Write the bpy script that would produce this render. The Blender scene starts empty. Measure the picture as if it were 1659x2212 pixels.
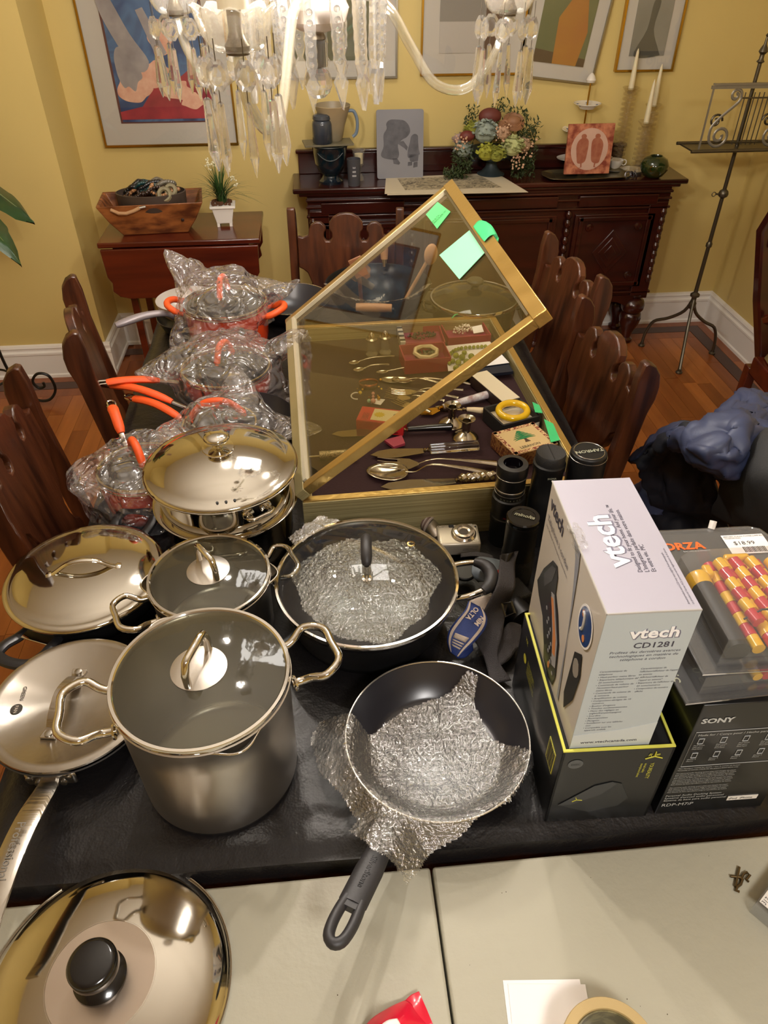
import bpy, bmesh, math, random
from mathutils import Vector, Matrix, noise
from math import sin, cos, pi, radians, sqrt, atan2

# ------------------------------------------------------------------ camera
S = bpy.context.scene
FPX, PITCH, YAW, CAMH = 1570.0, radians(39.2), radians(5.3), 1.76
cam_data = bpy.data.cameras.new('camera')
cam_data.sensor_fit = 'VERTICAL'; cam_data.sensor_height = 24.0
cam_data.lens = FPX / 2212 * 24.0
cam_data.clip_start = 0.02
cam = bpy.data.objects.new('camera', cam_data)
S.collection.objects.link(cam)
cam.location = (0, 0, CAMH)
cam.rotation_euler = (pi / 2 - PITCH, 0, -YAW)
S.camera = cam

# ------------------------------------------------------------------ world, lights, exposure
W = bpy.data.worlds.new('dim room ambience'); S.world = W; W.use_nodes = True
W.node_tree.nodes['Background'].inputs[0].default_value = (1.0, 0.93, 0.85, 1)
W.node_tree.nodes['Background'].inputs[1].default_value = 0.25
def area(name, loc, size, power, col, rot=(0, 0, 0)):
    d = bpy.data.lights.new(name, 'AREA'); d.size = size; d.energy = power; d.color = col
    o = bpy.data.objects.new(name, d); S.collection.objects.link(o); o.location = loc; o.rotation_euler = rot
    return o
# added fill lights at ceiling height (behind the photographer and over the table end)
area('fill_light', (0.5, -1.0, 2.52), 0.5, 36, (1.0, 0.96, 0.92))
area('fill_light', (0.2, 2.3, 2.52), 0.6, 9, (1.0, 0.96, 0.90))
BULB_STRENGTH = 1150
S.view_settings.view_transform = 'Standard'; S.view_settings.look = 'None'
S.view_settings.gamma = 1.0; S.view_settings.use_curve_mapping = False
S.view_settings.exposure = 0.35
S.cycles.max_bounces = 14; S.cycles.transparent_max_bounces = 40; S.cycles.transmission_bounces = 14
S.cycles.glossy_bounces = 6; S.cycles.diffuse_bounces = 4
S.cycles.caustics_reflective = False; S.cycles.caustics_refractive = False
S.cycles.sample_clamp_indirect = 6.0
S.cycles.use_denoising = True

# ------------------------------------------------------------------ measuring helpers (rays from the standing point)
_f = Vector((sin(YAW) * cos(PITCH), cos(YAW) * cos(PITCH), -sin(PITCH)))
_r = Vector((cos(YAW), -sin(YAW), 0)); _u = _r.cross(_f); CP = Vector((0, 0, CAMH))
def _ray(x, y): return _f + _r * ((x - 829.5) / FPX) - _u * ((y - 1106) / FPX)
def at(x, y, z): d = _ray(x, y); return CP + d * ((z - CAMH) / d.z)
def aty(x, y, Y): d = _ray(x, y); return CP + d * (Y / d.y)
def atx(x, y, X): d = _ray(x, y); return CP + d * (X / d.x)
ZT = 0.765          # top of the black table cover
ZW = 0.745          # top of the folding table

# ------------------------------------------------------------------ materials
def lin(h):
    h = h.lstrip('#'); v = [int(h[i:i + 2], 16) / 255 for i in (0, 2, 4)]
    return tuple((c / 12.92 if c <= .04045 else ((c + .055) / 1.055) ** 2.4) for c in v) + (1,)
MATS = {}
def nd(t, typ, **k):
    n = t.nodes.new(typ)
    for a, b in k.items(): setattr(n, a, b)
    return n
def mat(name, col, rough=.5, metal=0, var=0, vscale=6, bump=0, bscale=60, col2=None, stretch=None, coat=0, spec=.5, aniso=0, emit=0, sss=0, detail=3, sharp=0):
    if name in MATS: return MATS[name]
    m = bpy.data.materials.new(name); m.use_nodes = True; t = m.node_tree; L = t.links
    p = t.nodes['Principled BSDF']; c = lin(col)
    p.inputs['Base Color'].default_value = c; p.inputs['Roughness'].default_value = rough
    p.inputs['Metallic'].default_value = metal; p.inputs['Specular IOR Level'].default_value = spec
    p.inputs['Coat Weight'].default_value = coat; p.inputs['Coat Roughness'].default_value = .08
    p.inputs['Anisotropic'].default_value = aniso
    if sss: p.inputs['Subsurface Weight'].default_value = sss; p.inputs['Subsurface Scale'].default_value = .01
    if emit: p.inputs['Emission Color'].default_value = c; p.inputs['Emission Strength'].default_value = emit
    if var or bump or col2:
        tc = nd(t, 'ShaderNodeTexCoord'); mp = nd(t, 'ShaderNodeMapping'); L.new(tc.outputs['Object'], mp.inputs[0])
        if stretch: mp.inputs['Scale'].default_value = stretch
    if var or col2:
        n = nd(t, 'ShaderNodeTexNoise'); n.inputs['Scale'].default_value = vscale; n.inputs['Detail'].default_value = detail
        L.new(mp.outputs[0], n.inputs['Vector'])
        r = nd(t, 'ShaderNodeValToRGB'); L.new(n.outputs['Fac'], r.inputs[0])
        a, b = (c, lin(col2)) if col2 else (tuple(x * (1 - var) for x in c[:3]) + (1,), tuple(min(1, x * (1 + var)) for x in c[:3]) + (1,))
        r.color_ramp.elements[0].color = a; r.color_ramp.elements[1].color = b
        r.color_ramp.elements[0].position = .3 + sharp; r.color_ramp.elements[1].position = .7 - sharp
        L.new(r.outputs[0], p.inputs['Base Color'])
        mr = nd(t, 'ShaderNodeMapRange'); L.new(n.outputs['Fac'], mr.inputs[0])
        mr.inputs[3].default_value = rough * .85; mr.inputs[4].default_value = min(1, rough * 1.15); L.new(mr.outputs[0], p.inputs['Roughness'])
    if bump:
        n = nd(t, 'ShaderNodeTexNoise'); n.inputs['Scale'].default_value = bscale; n.inputs['Detail'].default_value = 4
        L.new(mp.outputs[0], n.inputs['Vector'])
        b = nd(t, 'ShaderNodeBump'); b.inputs['Strength'].default_value = bump; b.inputs['Distance'].default_value = .004
        L.new(n.outputs['Fac'], b.inputs['Height']); L.new(b.outputs[0], p.inputs['Normal'])
    MATS[name] = m; return m
def film(name, tint='ffffff', gloss=1.0, haze=.05, rough=.06, bump=0, bscale=60, hazecol='ffffff', bdist=.01, ior=1.5, crease=False):
    """thin clear sheet: see-through, mirrors by Fresnel, a little milky"""
    if name in MATS: return MATS[name]
    m = bpy.data.materials.new(name); m.use_nodes = True; t = m.node_tree; L = t.links
    t.nodes.remove(t.nodes['Principled BSDF']); out = t.nodes['Material Output']
    tr = nd(t, 'ShaderNodeBsdfTransparent'); tr.inputs[0].default_value = lin(tint)
    gl = nd(t, 'ShaderNodeBsdfGlossy'); gl.inputs['Roughness'].default_value = rough; gl.inputs[0].default_value = (1, 1, 1, 1)
    df = nd(t, 'ShaderNodeBsdfDiffuse'); df.inputs[0].default_value = lin(hazecol)
    # Schlick reflectance from |N.I|, the same from both sides of the sheet
    ge = nd(t, 'ShaderNodeNewGeometry'); dp = nd(t, 'ShaderNodeVectorMath', operation='DOT_PRODUCT'); L.new(ge.outputs['Incoming'], dp.inputs[1]); L.new(ge.outputs['Normal'], dp.inputs[0])
    ab = nd(t, 'ShaderNodeMath', operation='ABSOLUTE'); L.new(dp.outputs['Value'], ab.inputs[0])
    su = nd(t, 'ShaderNodeMath', operation='SUBTRACT'); su.inputs[0].default_value = 1; L.new(ab.outputs[0], su.inputs[1])
    pw = nd(t, 'ShaderNodeMath', operation='POWER'); pw.inputs[1].default_value = 5; L.new(su.outputs[0], pw.inputs[0])
    f0 = ((ior - 1) / (ior + 1)) ** 2 * gloss
    mu = nd(t, 'ShaderNodeMath', operation='MULTIPLY_ADD', use_clamp=True); L.new(pw.outputs[0], mu.inputs[0]); mu.inputs[1].default_value = 1 - f0; mu.inputs[2].default_value = f0
    m1 = nd(t, 'ShaderNodeMixShader'); m1.inputs[0].default_value = haze; L.new(tr.outputs[0], m1.inputs[1]); L.new(df.outputs[0], m1.inputs[2])
    m2 = nd(t, 'ShaderNodeMixShader'); L.new(mu.outputs[0], m2.inputs[0]); L.new(m1.outputs[0], m2.inputs[1]); L.new(gl.outputs[0], m2.inputs[2])
    L.new(m2.outputs[0], out.inputs[0])
    if bump:
        tc = nd(t, 'ShaderNodeTexCoord'); n = nd(t, 'ShaderNodeTexNoise'); n.inputs['Scale'].default_value = bscale; n.inputs['Detail'].default_value = 3
        L.new(tc.outputs['Object'], n.inputs['Vector'])
        b = nd(t, 'ShaderNodeBump'); b.inputs['Strength'].default_value = bump; b.inputs['Distance'].default_value = bdist
        if crease:
            s1 = nd(t, 'ShaderNodeMath', operation='SUBTRACT'); s1.inputs[1].default_value = .5; L.new(n.outputs['Fac'], s1.inputs[0])
            s2 = nd(t, 'ShaderNodeMath', operation='ABSOLUTE'); L.new(s1.outputs[0], s2.inputs[0]); n.inputs['Distortion'].default_value = .8; n.inputs['Detail'].default_value = 2
            L.new(s2.outputs[0], b.inputs['Height'])
        else: L.new(n.outputs['Fac'], b.inputs['Height'])
        for q in (gl, df): L.new(b.outputs[0], q.inputs['Normal'])
        L.new(b.outputs[0], dp.inputs[0])
    MATS[name] = m; return m
def glass(name, col='ffffff', rough=0.0, ior=1.5):
    if name in MATS: return MATS[name]
    m = mat(name, col, rough); p = m.node_tree.nodes['Principled BSDF']
    p.inputs['Transmission Weight'].default_value = 1; p.inputs['IOR'].default_value = ior
    return m

# ------------------------------------------------------------------ mesh building
class MB:
    def __init__(s): s.v = []; s.f = []
    def add(s, vs, fs, M=None):
        o = len(s.v)
        s.v += [tuple(M @ Vector(v)) if M else tuple(v) for v in vs]
        s.f += [[i + o for i in f] for f in fs]; return s
    def box(s, c, d, M=None, taper=1.0):
        x, y, z = d[0] / 2, d[1] / 2, d[2] / 2; t = taper
        vs = [(-x * t, -y * t, -z), (x * t, -y * t, -z), (x * t, y * t, -z), (-x * t, y * t, -z), (-x, -y, z), (x, -y, z), (x, y, z), (-x, y, z)]
        vs = [(a + c[0], b + c[1], e + c[2]) for a, b, e in vs]
        return s.add(vs, [(3, 2, 1, 0), (4, 5, 6, 7), (0, 1, 5, 4), (1, 2, 6, 5), (2, 3, 7, 6), (3, 0, 4, 7)], M)
    def lathe(s, prof, n=32, M=None, fn=None):
        vs = []; fs = []; m = len(prof)
        for r, z in prof:
            for k in range(n):
                a = 2 * pi * k / n; rr = r * (fn(a, z) if fn else 1)
                vs.append((rr * cos(a), rr * sin(a), z))
        for j in range(m - 1):
            for k in range(n):
                a, b = j * n + k, j * n + (k + 1) % n
                fs.append((a, b, b + n, a + n))
        if prof[0][0] > 1e-5: pass
        return s.add(vs, fs, M)
    def disc(s, r, z, n=32, M=None):
        return s.add([(r * cos(2 * pi * k / n), r * sin(2 * pi * k / n), z) for k in range(n)], [tuple(range(n))], M)
    def cyl(s, p0, p1, r0, r1=None, n=12, caps=True):
        return s.tube([p0, p1], [r0, r0 if r1 is None else r1], n, caps=caps)
    def tube(s, pts, r, n=8, closed=False, caps=True, flat=None, up=None):
        pts = [Vector(p) for p in pts]; m = len(pts); vs = []; fs = []
        rs = r if isinstance(r, (list, tuple)) else [r] * m
        nrm = None
        for i in range(m):
            a = pts[(i - 1) % m] if (closed or i) else pts[0]; b = pts[(i + 1) % m] if (closed or i < m - 1) else pts[-1]
            t = (b - a).normalized() if (b - a).length > 1e-9 else Vector((0, 0, 1))
            if up is not None: nrm = t.cross(Vector(up)).normalized()
            elif nrm is None:
                nrm = t.cross(Vector((0, 0, 1)) if abs(t.z) < .9 else Vector((1, 0, 0))).normalized()
            else:
                nrm = (nrm - t * nrm.dot(t)).normalized()
            bn = t.cross(nrm)
            for k in range(n):
                g = 2 * pi * k / n
                vs.append(pts[i] + nrm * (rs[i] * cos(g)) + bn * (rs[i] * sin(g) * (flat or 1)))
        for i in range(m if closed else m - 1):
            for k in range(n):
                a = i * n + k; b = i * n + (k + 1) % n; c = ((i + 1) % m) * n + (k + 1) % n; d = ((i + 1) % m) * n + k
                fs.append((a, b, c, d))
        if caps and not closed: fs.append(tuple(range(n))[::-1]); fs.append(tuple((m - 1) * n + k for k in range(n)))
        return s.add(vs, fs)
    def prism(s, poly, t, M=None):
        """outline in x,z extruded along y by t (centred)"""
        n = len(poly); vs = [(x, -t / 2, z) for x, z in poly] + [(x, t / 2, z) for x, z in poly]
        fs = [tuple(range(n)), tuple(range(2 * n - 1, n - 1, -1))] + [(i, i + n, (i + 1) % n + n, (i + 1) % n) for i in range(n)]
        return s.add(vs, fs, M)
    def grid(s, fn, nu, nv, wrap=False, mask=None):
        vs = [fn(i / nu, j / nv) for j in range(nv + 1) for i in range(nu if wrap else nu + 1)]
        w = nu if wrap else nu + 1; fs = []
        for j in range(nv):
            for i in range(nu):
                a = j * w + i; b = j * w + (i + 1) % w
                q = (a, b, b + w, a + w)
                if mask is None or all(mask(vs[k]) for k in q): fs.append(q)
        if mask:
            used = sorted({k for q in fs for k in q}); mp = {k: i for i, k in enumerate(used)}
            vs = [vs[k] for k in used]; fs = [tuple(mp[k] for k in q) for q in fs]
        return s.add(vs, fs)
    def ball(s, c, r, n=10, m=6, sc=(1, 1, 1), M=None):
        vs = []; fs = []
        for j in range(m + 1):
            a = pi * j / m
            for k in range(n):
                b = 2 * pi * k / n
                vs.append((c[0] + r * sc[0] * sin(a) * cos(b), c[1] + r * sc[1] * sin(a) * sin(b), c[2] + r * sc[2] * cos(a)))
        for j in range(m):
            for k in range(n):
                fs.append((j * n + k, (j + 1) * n + k, (j + 1) * n + (k + 1) % n, j * n + (k + 1) % n))
        return s.add(vs, fs, M)
    def torus(s, c, R, r, n=32, m=8, M=None, sc=(1, 1, 1)):
        pts = [(c[0] + R * sc[0] * cos(2 * pi * k / n), c[1] + R * sc[1] * sin(2 * pi * k / n), c[2]) for k in range(n)]
        if M: pts = [M @ Vector(p) for p in pts]
        return s.tube(pts, r, m, closed=True)
    def build(s, name, m, parent=None, smooth=True, bevel=0, loc=None, rot=None, solid=0, seg=2, ang=38, sub=0):
        me = bpy.data.meshes.new(name); me.from_pydata(s.v, [], s.f)
        bm = bmesh.new(); bm.from_mesh(me); bmesh.ops.remove_doubles(bm, verts=bm.verts, dist=1e-6)
        bmesh.ops.recalc_face_normals(bm, faces=bm.faces); bm.to_mesh(me); bm.free()
        if smooth:
            me.polygons.foreach_set('use_smooth', [True] * len(me.polygons)); me.set_sharp_from_angle(angle=radians(ang))
        o = bpy.data.objects.new(name, me); S.collection.objects.link(o)
        me.materials.append(m)
        if parent is not None: o.parent = parent
        if loc is not None: o.location = loc
        if rot is not None: o.rotation_euler = rot
        if sub:
            d = o.modifiers.new('sub', 'SUBSURF'); d.levels = sub; d.render_levels = sub
        if solid:
            d = o.modifiers.new('solid', 'SOLIDIFY'); d.thickness = solid; d.offset = 0
        if bevel:
            d = o.modifiers.new('bevel', 'BEVEL'); d.width = bevel; d.segments = seg; d.limit_method = 'ANGLE'; d.angle_limit = radians(40)
        return o
def B(c, d, M=None): return MB().box(c, d, M)
def tag(o, label=None, cat=None, group=None, kind=None):
    if label: o['label'] = label
    if cat: o['category'] = cat
    if group: o['group'] = group
    if kind: o['kind'] = kind
    return o
def T(name, label, cat, loc=(0, 0, 0), rz=0, group=None, rot=None):
    o = bpy.data.objects.new(name, None); S.collection.objects.link(o); o.empty_display_size = .02
    o.location = loc; o.rotation_euler = rot or (0, 0, rz)
    return tag(o, label, cat, group)
def ST(o): return tag(o, kind='structure')
def copy_tree(o, parent=None):
    c = o.copy(); S.collection.objects.link(c); c.parent = parent
    for ch in list(o.children): copy_tree(ch, c)
    return c
def frame(o, x, y):
    """matrix whose x axis runs along x, y axis along y, z out of the face"""
    x = Vector(x).normalized(); z = x.cross(Vector(y)).normalized(); y = z.cross(x)
    M = Matrix((x, y, z)).transposed().to_4x4(); M.translation = Vector(o); return M
def text(s, size, m, parent, M, name='lettering', align='LEFT', sx=1.0, ext=0.0, sp=1.0, bold=0.0, shear=0):
    cu = bpy.data.curves.new(name, 'FONT'); cu.body = s; cu.size = size; cu.align_x = align; cu.extrude = ext; cu.space_line = sp; cu.offset = bold; cu.shear = shear
    cu.resolution_u = 2
    tmp = bpy.data.objects.new('tmp', cu); me = bpy.data.meshes.new_from_object(tmp)
    bpy.data.objects.remove(tmp); bpy.data.curves.remove(cu)
    me.name = name
    if sx != 1.0:
        for v in me.vertices: v.co.x *= sx
    me.materials.clear(); me.materials.append(m)
    o = bpy.data.objects.new(name, me); S.collection.objects.link(o); o.parent = parent; o.matrix_local = M
    return o
def soft(poly, k=4):
    """closed outline with rounded course"""
    n = len(poly); P = [Vector((a, b, 0)) for a, b in poly]; out = []
    for i in range(n):
        a, b, c, d = P[i - 1], P[i], P[(i + 1) % n], P[(i + 2) % n]
        for j in range(k):
            t = j / k; q = .5 * ((2 * b) + (c - a) * t + (2 * a - 5 * b + 4 * c - d) * t * t + (-a + 3 * b - 3 * c + d) * t ** 3); out.append((q.x, q.y))
    return out
def arc(c, r, a0, a1, n=12, plane='xz', sc=(1, 1)):
    out = []
    for i in range(n + 1):
        a = radians(a0 + (a1 - a0) * i / n); p, q = c[0] + r * cos(a) * sc[0], c[1] + r * sin(a) * sc[1]
        out.append({'xz': (p, 0, q), 'xy': (p, q, 0), 'yz': (0, p, q)}[plane])
    return out
def smoothpath(pts, k=5):
    """Catmull-Rom through the points"""
    P = [Vector(p) for p in pts]; out = []
    for i in range(len(P) - 1):
        a, b, c, d = P[max(i - 1, 0)], P[i], P[i + 1], P[min(i + 2, len(P) - 1)]
        for j in range(k):
            t = j / k
            out.append(.5 * ((2 * b) + (c - a) * t + (2 * a - 5 * b + 4 * c - d) * t * t + (-a + 3 * b - 3 * c + d) * t ** 3))
    out.append(P[-1]); return out
RX = lambda a: Matrix.Rotation(a, 4, 'X')
RY = lambda a: Matrix.Rotation(a, 4, 'Y')
RZ = lambda a: Matrix.Rotation(a, 4, 'Z')
TR = lambda *p: Matrix.Translation(p)
SC = lambda x, y, z: Matrix.Diagonal((x, y, z, 1))
random.seed(7)
# palette
steel = mat('polished stainless steel', 'c9c4ba', .07, 1, bump=.03, bscale=9)
brushed = mat('brushed stainless steel', 'b9b3aa', .27, 1, bump=.25, bscale=8, stretch=(1, 1, 60))
spun = mat('spun stainless steel', 'cbc5bc', .31, 1, bump=.08, bscale=40)
chrome = mat('chrome', 'd8d4cc', .06, 1)
satin = mat('satin aluminium', 'a9a49c', .3, 1)
nonstick = mat('black nonstick coating', '26252a', .28, 0, spec=.6)
blackout = mat('black enamel outside', '141416', .32, 0, spec=.5)
phenolic = mat('black phenolic plastic', '1c1c1e', .33, 0, bump=.05, bscale=200)
softblack = mat('soft black handle rubber', '2a292b', .5, 0, bump=.06, bscale=300)
silicone = mat('orange silicone', 'ee5a22', .5, 0)
orange = mat('orange enamel', 'e0481c', .2, 0, coat=.5, spec=.6)
lidglass = film('lid glass', 'eef2ee', 1.1, .02, .02, ior=1.5)
greyglass = film('clouded lid glass', 'b4b4aa', 1.3, .11, .04, hazecol='8a8676', bump=.15, bscale=30, bdist=.002)
oakdark = mat('dark carved oak', '552d19', .3, 0, col2='2c140b', vscale=7, stretch=(6, 6, .6), bump=.12, bscale=40, coat=.25)
mahog = mat('dark mahogany', '3d130c', .25, 0, col2='240a08', vscale=4, stretch=(.6, 6, 6), coat=.4, bump=.04)
mahogr = mat('red mahogany', '5d2110', .25, 0, col2='3c120a', vscale=3, stretch=(.5, 6, 6), coat=.4, bump=.03)
gold = mat('gold leaf', 'cfae68', .30, .85, bump=.2, bscale=80)
goldpale = mat('pale brushed gold', 'bfb182', .38, .35, col2='8f8256', vscale=5, stretch=(.4, .4, 60), bump=.3, bscale=30)
white = mat('white paint', 'e8e4de', .45, 0)
paper = mat('white paper', 'eae6e4', .7, 0)
ink = mat('black ink', '17171a', .6, 0)
whiteink = mat('white ink', 'e4e4e2', .6, 0)
greyink = mat('grey ink', '8b8b8c', .6, 0)
silver = mat('old silver plate', 'b6ac9a', .17, 1, bump=.1, bscale=50)
blackp = mat('glossy black plastic', '0f0f11', .16, 0, coat=.3)
# ------------------------------------------------------------------ room
YF, XR, YL, XL = 3.70, 2.165, 3.37, -1.048    # far wall, right wall, protruding wall plane and its edge
wallm = mat('yellow wall paint', 'cfb873', .6, 0, var=.05, vscale=1.5, bump=.04, bscale=90)
ceilm = mat('white ceiling paint', 'dcd8d0', .7, 0)
woodfloor = [mat('oak plank ' + c, a, .3, 0, col2=b, vscale=2.2, stretch=(9, .9, 1), coat=.15, bump=.04) for c, a, b in
             (('a', 'a5602c', '8b4b20'), ('b', '985425', '7d421c'), ('c', 'b26a33', '955426'), ('d', '8f4e23', '763c19'))]
inlay = mat('dark walnut inlay', '4a2716', .3, 0, col2='35190e', vscale=3, coat=.15)
ZC = 2.55
ST(B((0.2, 0.2, -.035), (5.2, 7.2, .05)).build('floor', woodfloor[1], smooth=False))
fl = bpy.data.objects['floor']
PW = .07
rnd = random.Random(3)
pm = {}
def plank(x, y0, y1, along='y'):
    w = PW - .0012
    if along == 'y': c, d = (x, (y0 + y1) / 2, -.005), (w, (y1 - y0) - .0015, .01)
    else: c, d = ((y0 + y1) / 2, x, -.005), ((y1 - y0) - .0015, w, .01)
    key = (along, round(y1 - y0, 3), rnd.randrange(4))
    if key not in pm:
        o = B((0, 0, 0), d).build('plank', woodfloor[key[2]], fl, smooth=False); pm[key] = o; o.location = c
    else:
        o = pm[key].copy(); S.collection.objects.link(o); o.location = c
    o.parent = fl
stuffpl = MB()
yi = YF - .21
x = -1.65
while x < XR - .24:
    vis = x < -.46 or x > .58
    y = 0.55 + rnd.random() * .5 - (.4 if vis else 1.4)
    top = (YL - .21) if x < XL - .05 else yi
    while y < top - .01:
        l = rnd.choice((.6, .75, .9)); y1 = min(y + l, top)
        if top - y1 < .15: y1 = top
        if vis and y1 > .9: plank(x, y, y1)
        else: stuffpl.box((x, (y + y1) / 2, -.005), (PW - .0012, y1 - y - .0015, .01))
        y = y1
    x += PW
for k, yy in enumerate((YF - .175, YF - .035)):
    xx = XL + .05
    while xx < XR - .18:
        plank(yy, xx, min(xx + .8, XR - .14 + k * .14), 'x'); xx += .8
for k, yy in enumerate((YL - .175, YL - .035)):
    plank(yy, -2.3, -1.6, 'x'); plank(yy, -1.6, XL + .01, 'x')
for k, xx in enumerate((XR - .175, XR - .035)):
    yy = 1.6
    while yy < YF - .3 + .2 * k:
        plank(xx, yy, min(yy + .8, YF - .21 + .14 * k)); yy += .8
B(((XL + XR - .138) / 2, YF - .105, -.0045), (XR - XL - .138, .066, .01)).build('inlay_strip', inlay, fl, smooth=False)
B(((-2.3 + XL) / 2, YL - .105, -.0045), (2.3 + XL, .066, .01)).build('inlay_strip', inlay, fl, smooth=False)
B((XR - .105, (YF - .072 + 1.4) / 2, -.0045), (.066, YF - .072 - 1.4, .01)).build('inlay_strip', inlay, fl, smooth=False)
o = stuffpl.build('planks', woodfloor[0], fl, smooth=False); o['kind'] = 'stuff'
ST(B((0.56, YF + .05, ZC / 2), (3.22, .1, ZC)).build('wall_far', wallm, smooth=False))
ST(B((-1.72, YL + .215, ZC / 2), (1.344, .43, ZC)).build('wall_left_pier', wallm, smooth=False)).name = 'wall_left_front'
ST(B((-2.35, .45, ZC / 2), (.1, 6.5, ZC)).build('wall_left', wallm, smooth=False))
ST(B((XR + .05, .45, ZC / 2), (.1, 6.5, ZC)).build('wall_right', wallm, smooth=False))
ST(B((-.05, -2.8, ZC / 2), (4.6, .1, ZC)).build('wall_near', wallm, smooth=False))
ST(B((-.05, .45, ZC + .05), (4.8, 6.7, .1)).build('ceiling', ceilm, smooth=False))
def baseboard(name, p0, p1):
    """p0 to p1 on the floor, room on the left of the direction"""
    p0, p1 = Vector(p0), Vector(p1); d = (p1 - p0); n = Vector((-d.y, d.x, 0)).normalized()
    prof = [(0, 0), (.022, 0), (.022, .014), (.016, .02), (.016, .118), (.02, .122), (.02, .132), (.012, .14), (.012, .15), (.016, .155), (.012, .166), (0, .17)]
    vs = [tuple(p + n * a + Vector((0, 0, b))) for p in (p0, p1) for a, b in prof]; k = len(prof)
    m = MB().add(vs, [(i, i + 1, i + 1 + k, i + k) for i in range(k - 1)] + [tuple(range(k)), tuple(range(2 * k - 1, k - 1, -1))])
    ST(m.build(name, white, smooth=False))
baseboard('baseboard_far', (XR, YF, 0), (XL, YF, 0))
baseboard('baseboard_return', (XL, YF, 0), (XL, YL, 0))
baseboard('baseboard_left', (XL + .022, YL, 0), (-2.3, YL, 0))
baseboard('baseboard_right', (XR, -2.7, 0), (XR, YF, 0))

# ------------------------------------------------------------------ framed pictures on the far wall
matbd = mat('grey white mat board', 'bdb8ae', .7, 0)
brass = mat('brass frame', 'c49a3c', .25, 1)
silvf = mat('silver frame', 'a09c90', .3, 1)
piclass = film('picture glass', 'ffffff', .9, 0, .01)
def paint(name, cols, scale, seed=0, vect=(1, 1, 1), dist=1.5, rough=.5):
    m = bpy.data.materials.new(name); m.use_nodes = True; t = m.node_tree; L = t.links; p = t.nodes['Principled BSDF']; p.inputs['Roughness'].default_value = rough
    tc = nd(t, 'ShaderNodeTexCoord'); mp = nd(t, 'ShaderNodeMapping'); mp.inputs['Location'].default_value = (seed, seed * .7, seed * .3); mp.inputs['Scale'].default_value = vect
    n = nd(t, 'ShaderNodeTexNoise'); n.inputs['Scale'].default_value = scale; n.inputs['Distortion'].default_value = dist; n.inputs['Detail'].default_value = 2
    r = nd(t, 'ShaderNodeValToRGB'); L.new(tc.outputs['Object'], mp.inputs[0]); L.new(mp.outputs[0], n.inputs['Vector']); L.new(n.outputs['Fac'], r.inputs[0]); L.new(r.outputs[0], p.inputs['Base Color'])
    e = r.color_ramp.elements
    while len(e) < len(cols): e.new(.5)
    for i, c in enumerate(cols): e[i].position = .3 + .4 * i / (len(cols) - 1); e[i].color = lin(c)
    return m
def picture(label, x0, x1, z0, z1, fm, artm, roll=0, marg=(.075, .08), piv=None, y=YF, extra=None, fw=.008, inner=None):
    w, h = x1 - x0, z1 - z0
    t = T('framed_picture', label, 'picture', ((x0 + x1) / 2, y - .012, z0), 0, None, (0, roll, 0))
    f = MB()
    for c, d in (((0, 0, fw / 2), (w, .022, fw)), ((0, 0, h - fw / 2), (w, .022, fw)), ((-w / 2 + fw / 2, 0, h / 2), (fw, .022, h - 2 * fw)), ((w / 2 - fw / 2, 0, h / 2), (fw, .022, h - 2 * fw))): f.box(c, d)
    f.build('frame', fm, t, smooth=False)
    B((0, .002, h / 2), (w - 2 * fw, .006, h - 2 * fw)).build('mat_board', matbd, t, smooth=False)
    mx, mz = marg
    if inner: B((0, -.0015, h / 2 + .5 * fw), (w - 2 * mx + .02, .002, h - 2 * mz + .02)).build('inner_mat', inner, t, smooth=False)
    a = B((0, 0, 0), (w - 2 * mx, .003, h - 2 * mz)).build('art_print', artm, t, smooth=False, loc=(0, -.003, h / 2))
    if extra: extra(t, w, h, mx, mz)
    B((0, -.007, h / 2), (w - 2 * fw, .001, h - 2 * fw)).build('glass', piclass, t, smooth=False)
    return t
def shape(t, m, poly, y=-.0055, name='painted_shape'):
    return MB().prism(soft(poly) if len(poly) > 6 else poly, .0008).build(name, m, t, smooth=False, loc=(0, y, 0))
def blob(cx, cz, rx, rz, n=16, j=.15, seed=0, a0=0):
    r = random.Random(seed); return [(cx + rx * (1 + r.uniform(-j, j)) * cos(2 * pi * k / n + a0), cz + rz * (1 + r.uniform(-j, j)) * sin(2 * pi * k / n + a0)) for k in range(n)]
pinkish = mat('pale flesh paint', 'dcb59b', .6, 0, col2='c98f78', vscale=22)
redpt = mat('crimson paint', 'a8323c', .6, 0, col2='7d2030', vscale=12)
bluept = paint('deep blue abstract', ['1c2c50', '2c4a78', '4a6f98', '22305a'], 5, 1)
greyw = mat('dusty grey white paint', 'a29c9a', .6, 0, col2='827c7e', vscale=12)
def art1(t, w, h, mx, mz):
    b = mz + .01
    MB().prism([(-.20, b), (.21, b), (.21, b + .16), (.14, b + .20), (.05, b + .14), (-.03, b + .13), (-.1, b + .05), (-.2, b + .03)], .0008).build('painted_shape', redpt, t, smooth=False, loc=(0, -.0055, 0))
    for k, (cx, cz, rx, rz) in enumerate(((-.12, b + .12, .07, .05), (-.03, b + .17, .07, .05), (.06, b + .11, .06, .04), (-.13, b + .2, .05, .09), (.12, b + .07, .05, .03), (.02, b + .3, .05, .07))):
        shape(t, pinkish if k != 3 else greyw, blob(cx, cz, rx, rz, 14, .2, k), -.0062 - k * .00004)
    shape(t, greyw, [(-.21, b + .46), (-.17, b + .47), (-.10, b + .32), (-.04, b + .22), (-.08, b + .18), (-.14, b + .25), (-.2, b + .38)], -.0066)
    shape(t, greyw, [(-.06, b + .4), (-.03, b + .41), (.04, b + .25), (.0, b + .22)], -.0067)
picture('large framed print of tumbling pale figures on blue and red, above the wooden bowl', -.92, -.325, .962, 1.75, brass, bluept, 0, (.1, .1), extra=art1, inner=mat('maroon mat line', '5a3230', .6))
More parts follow.
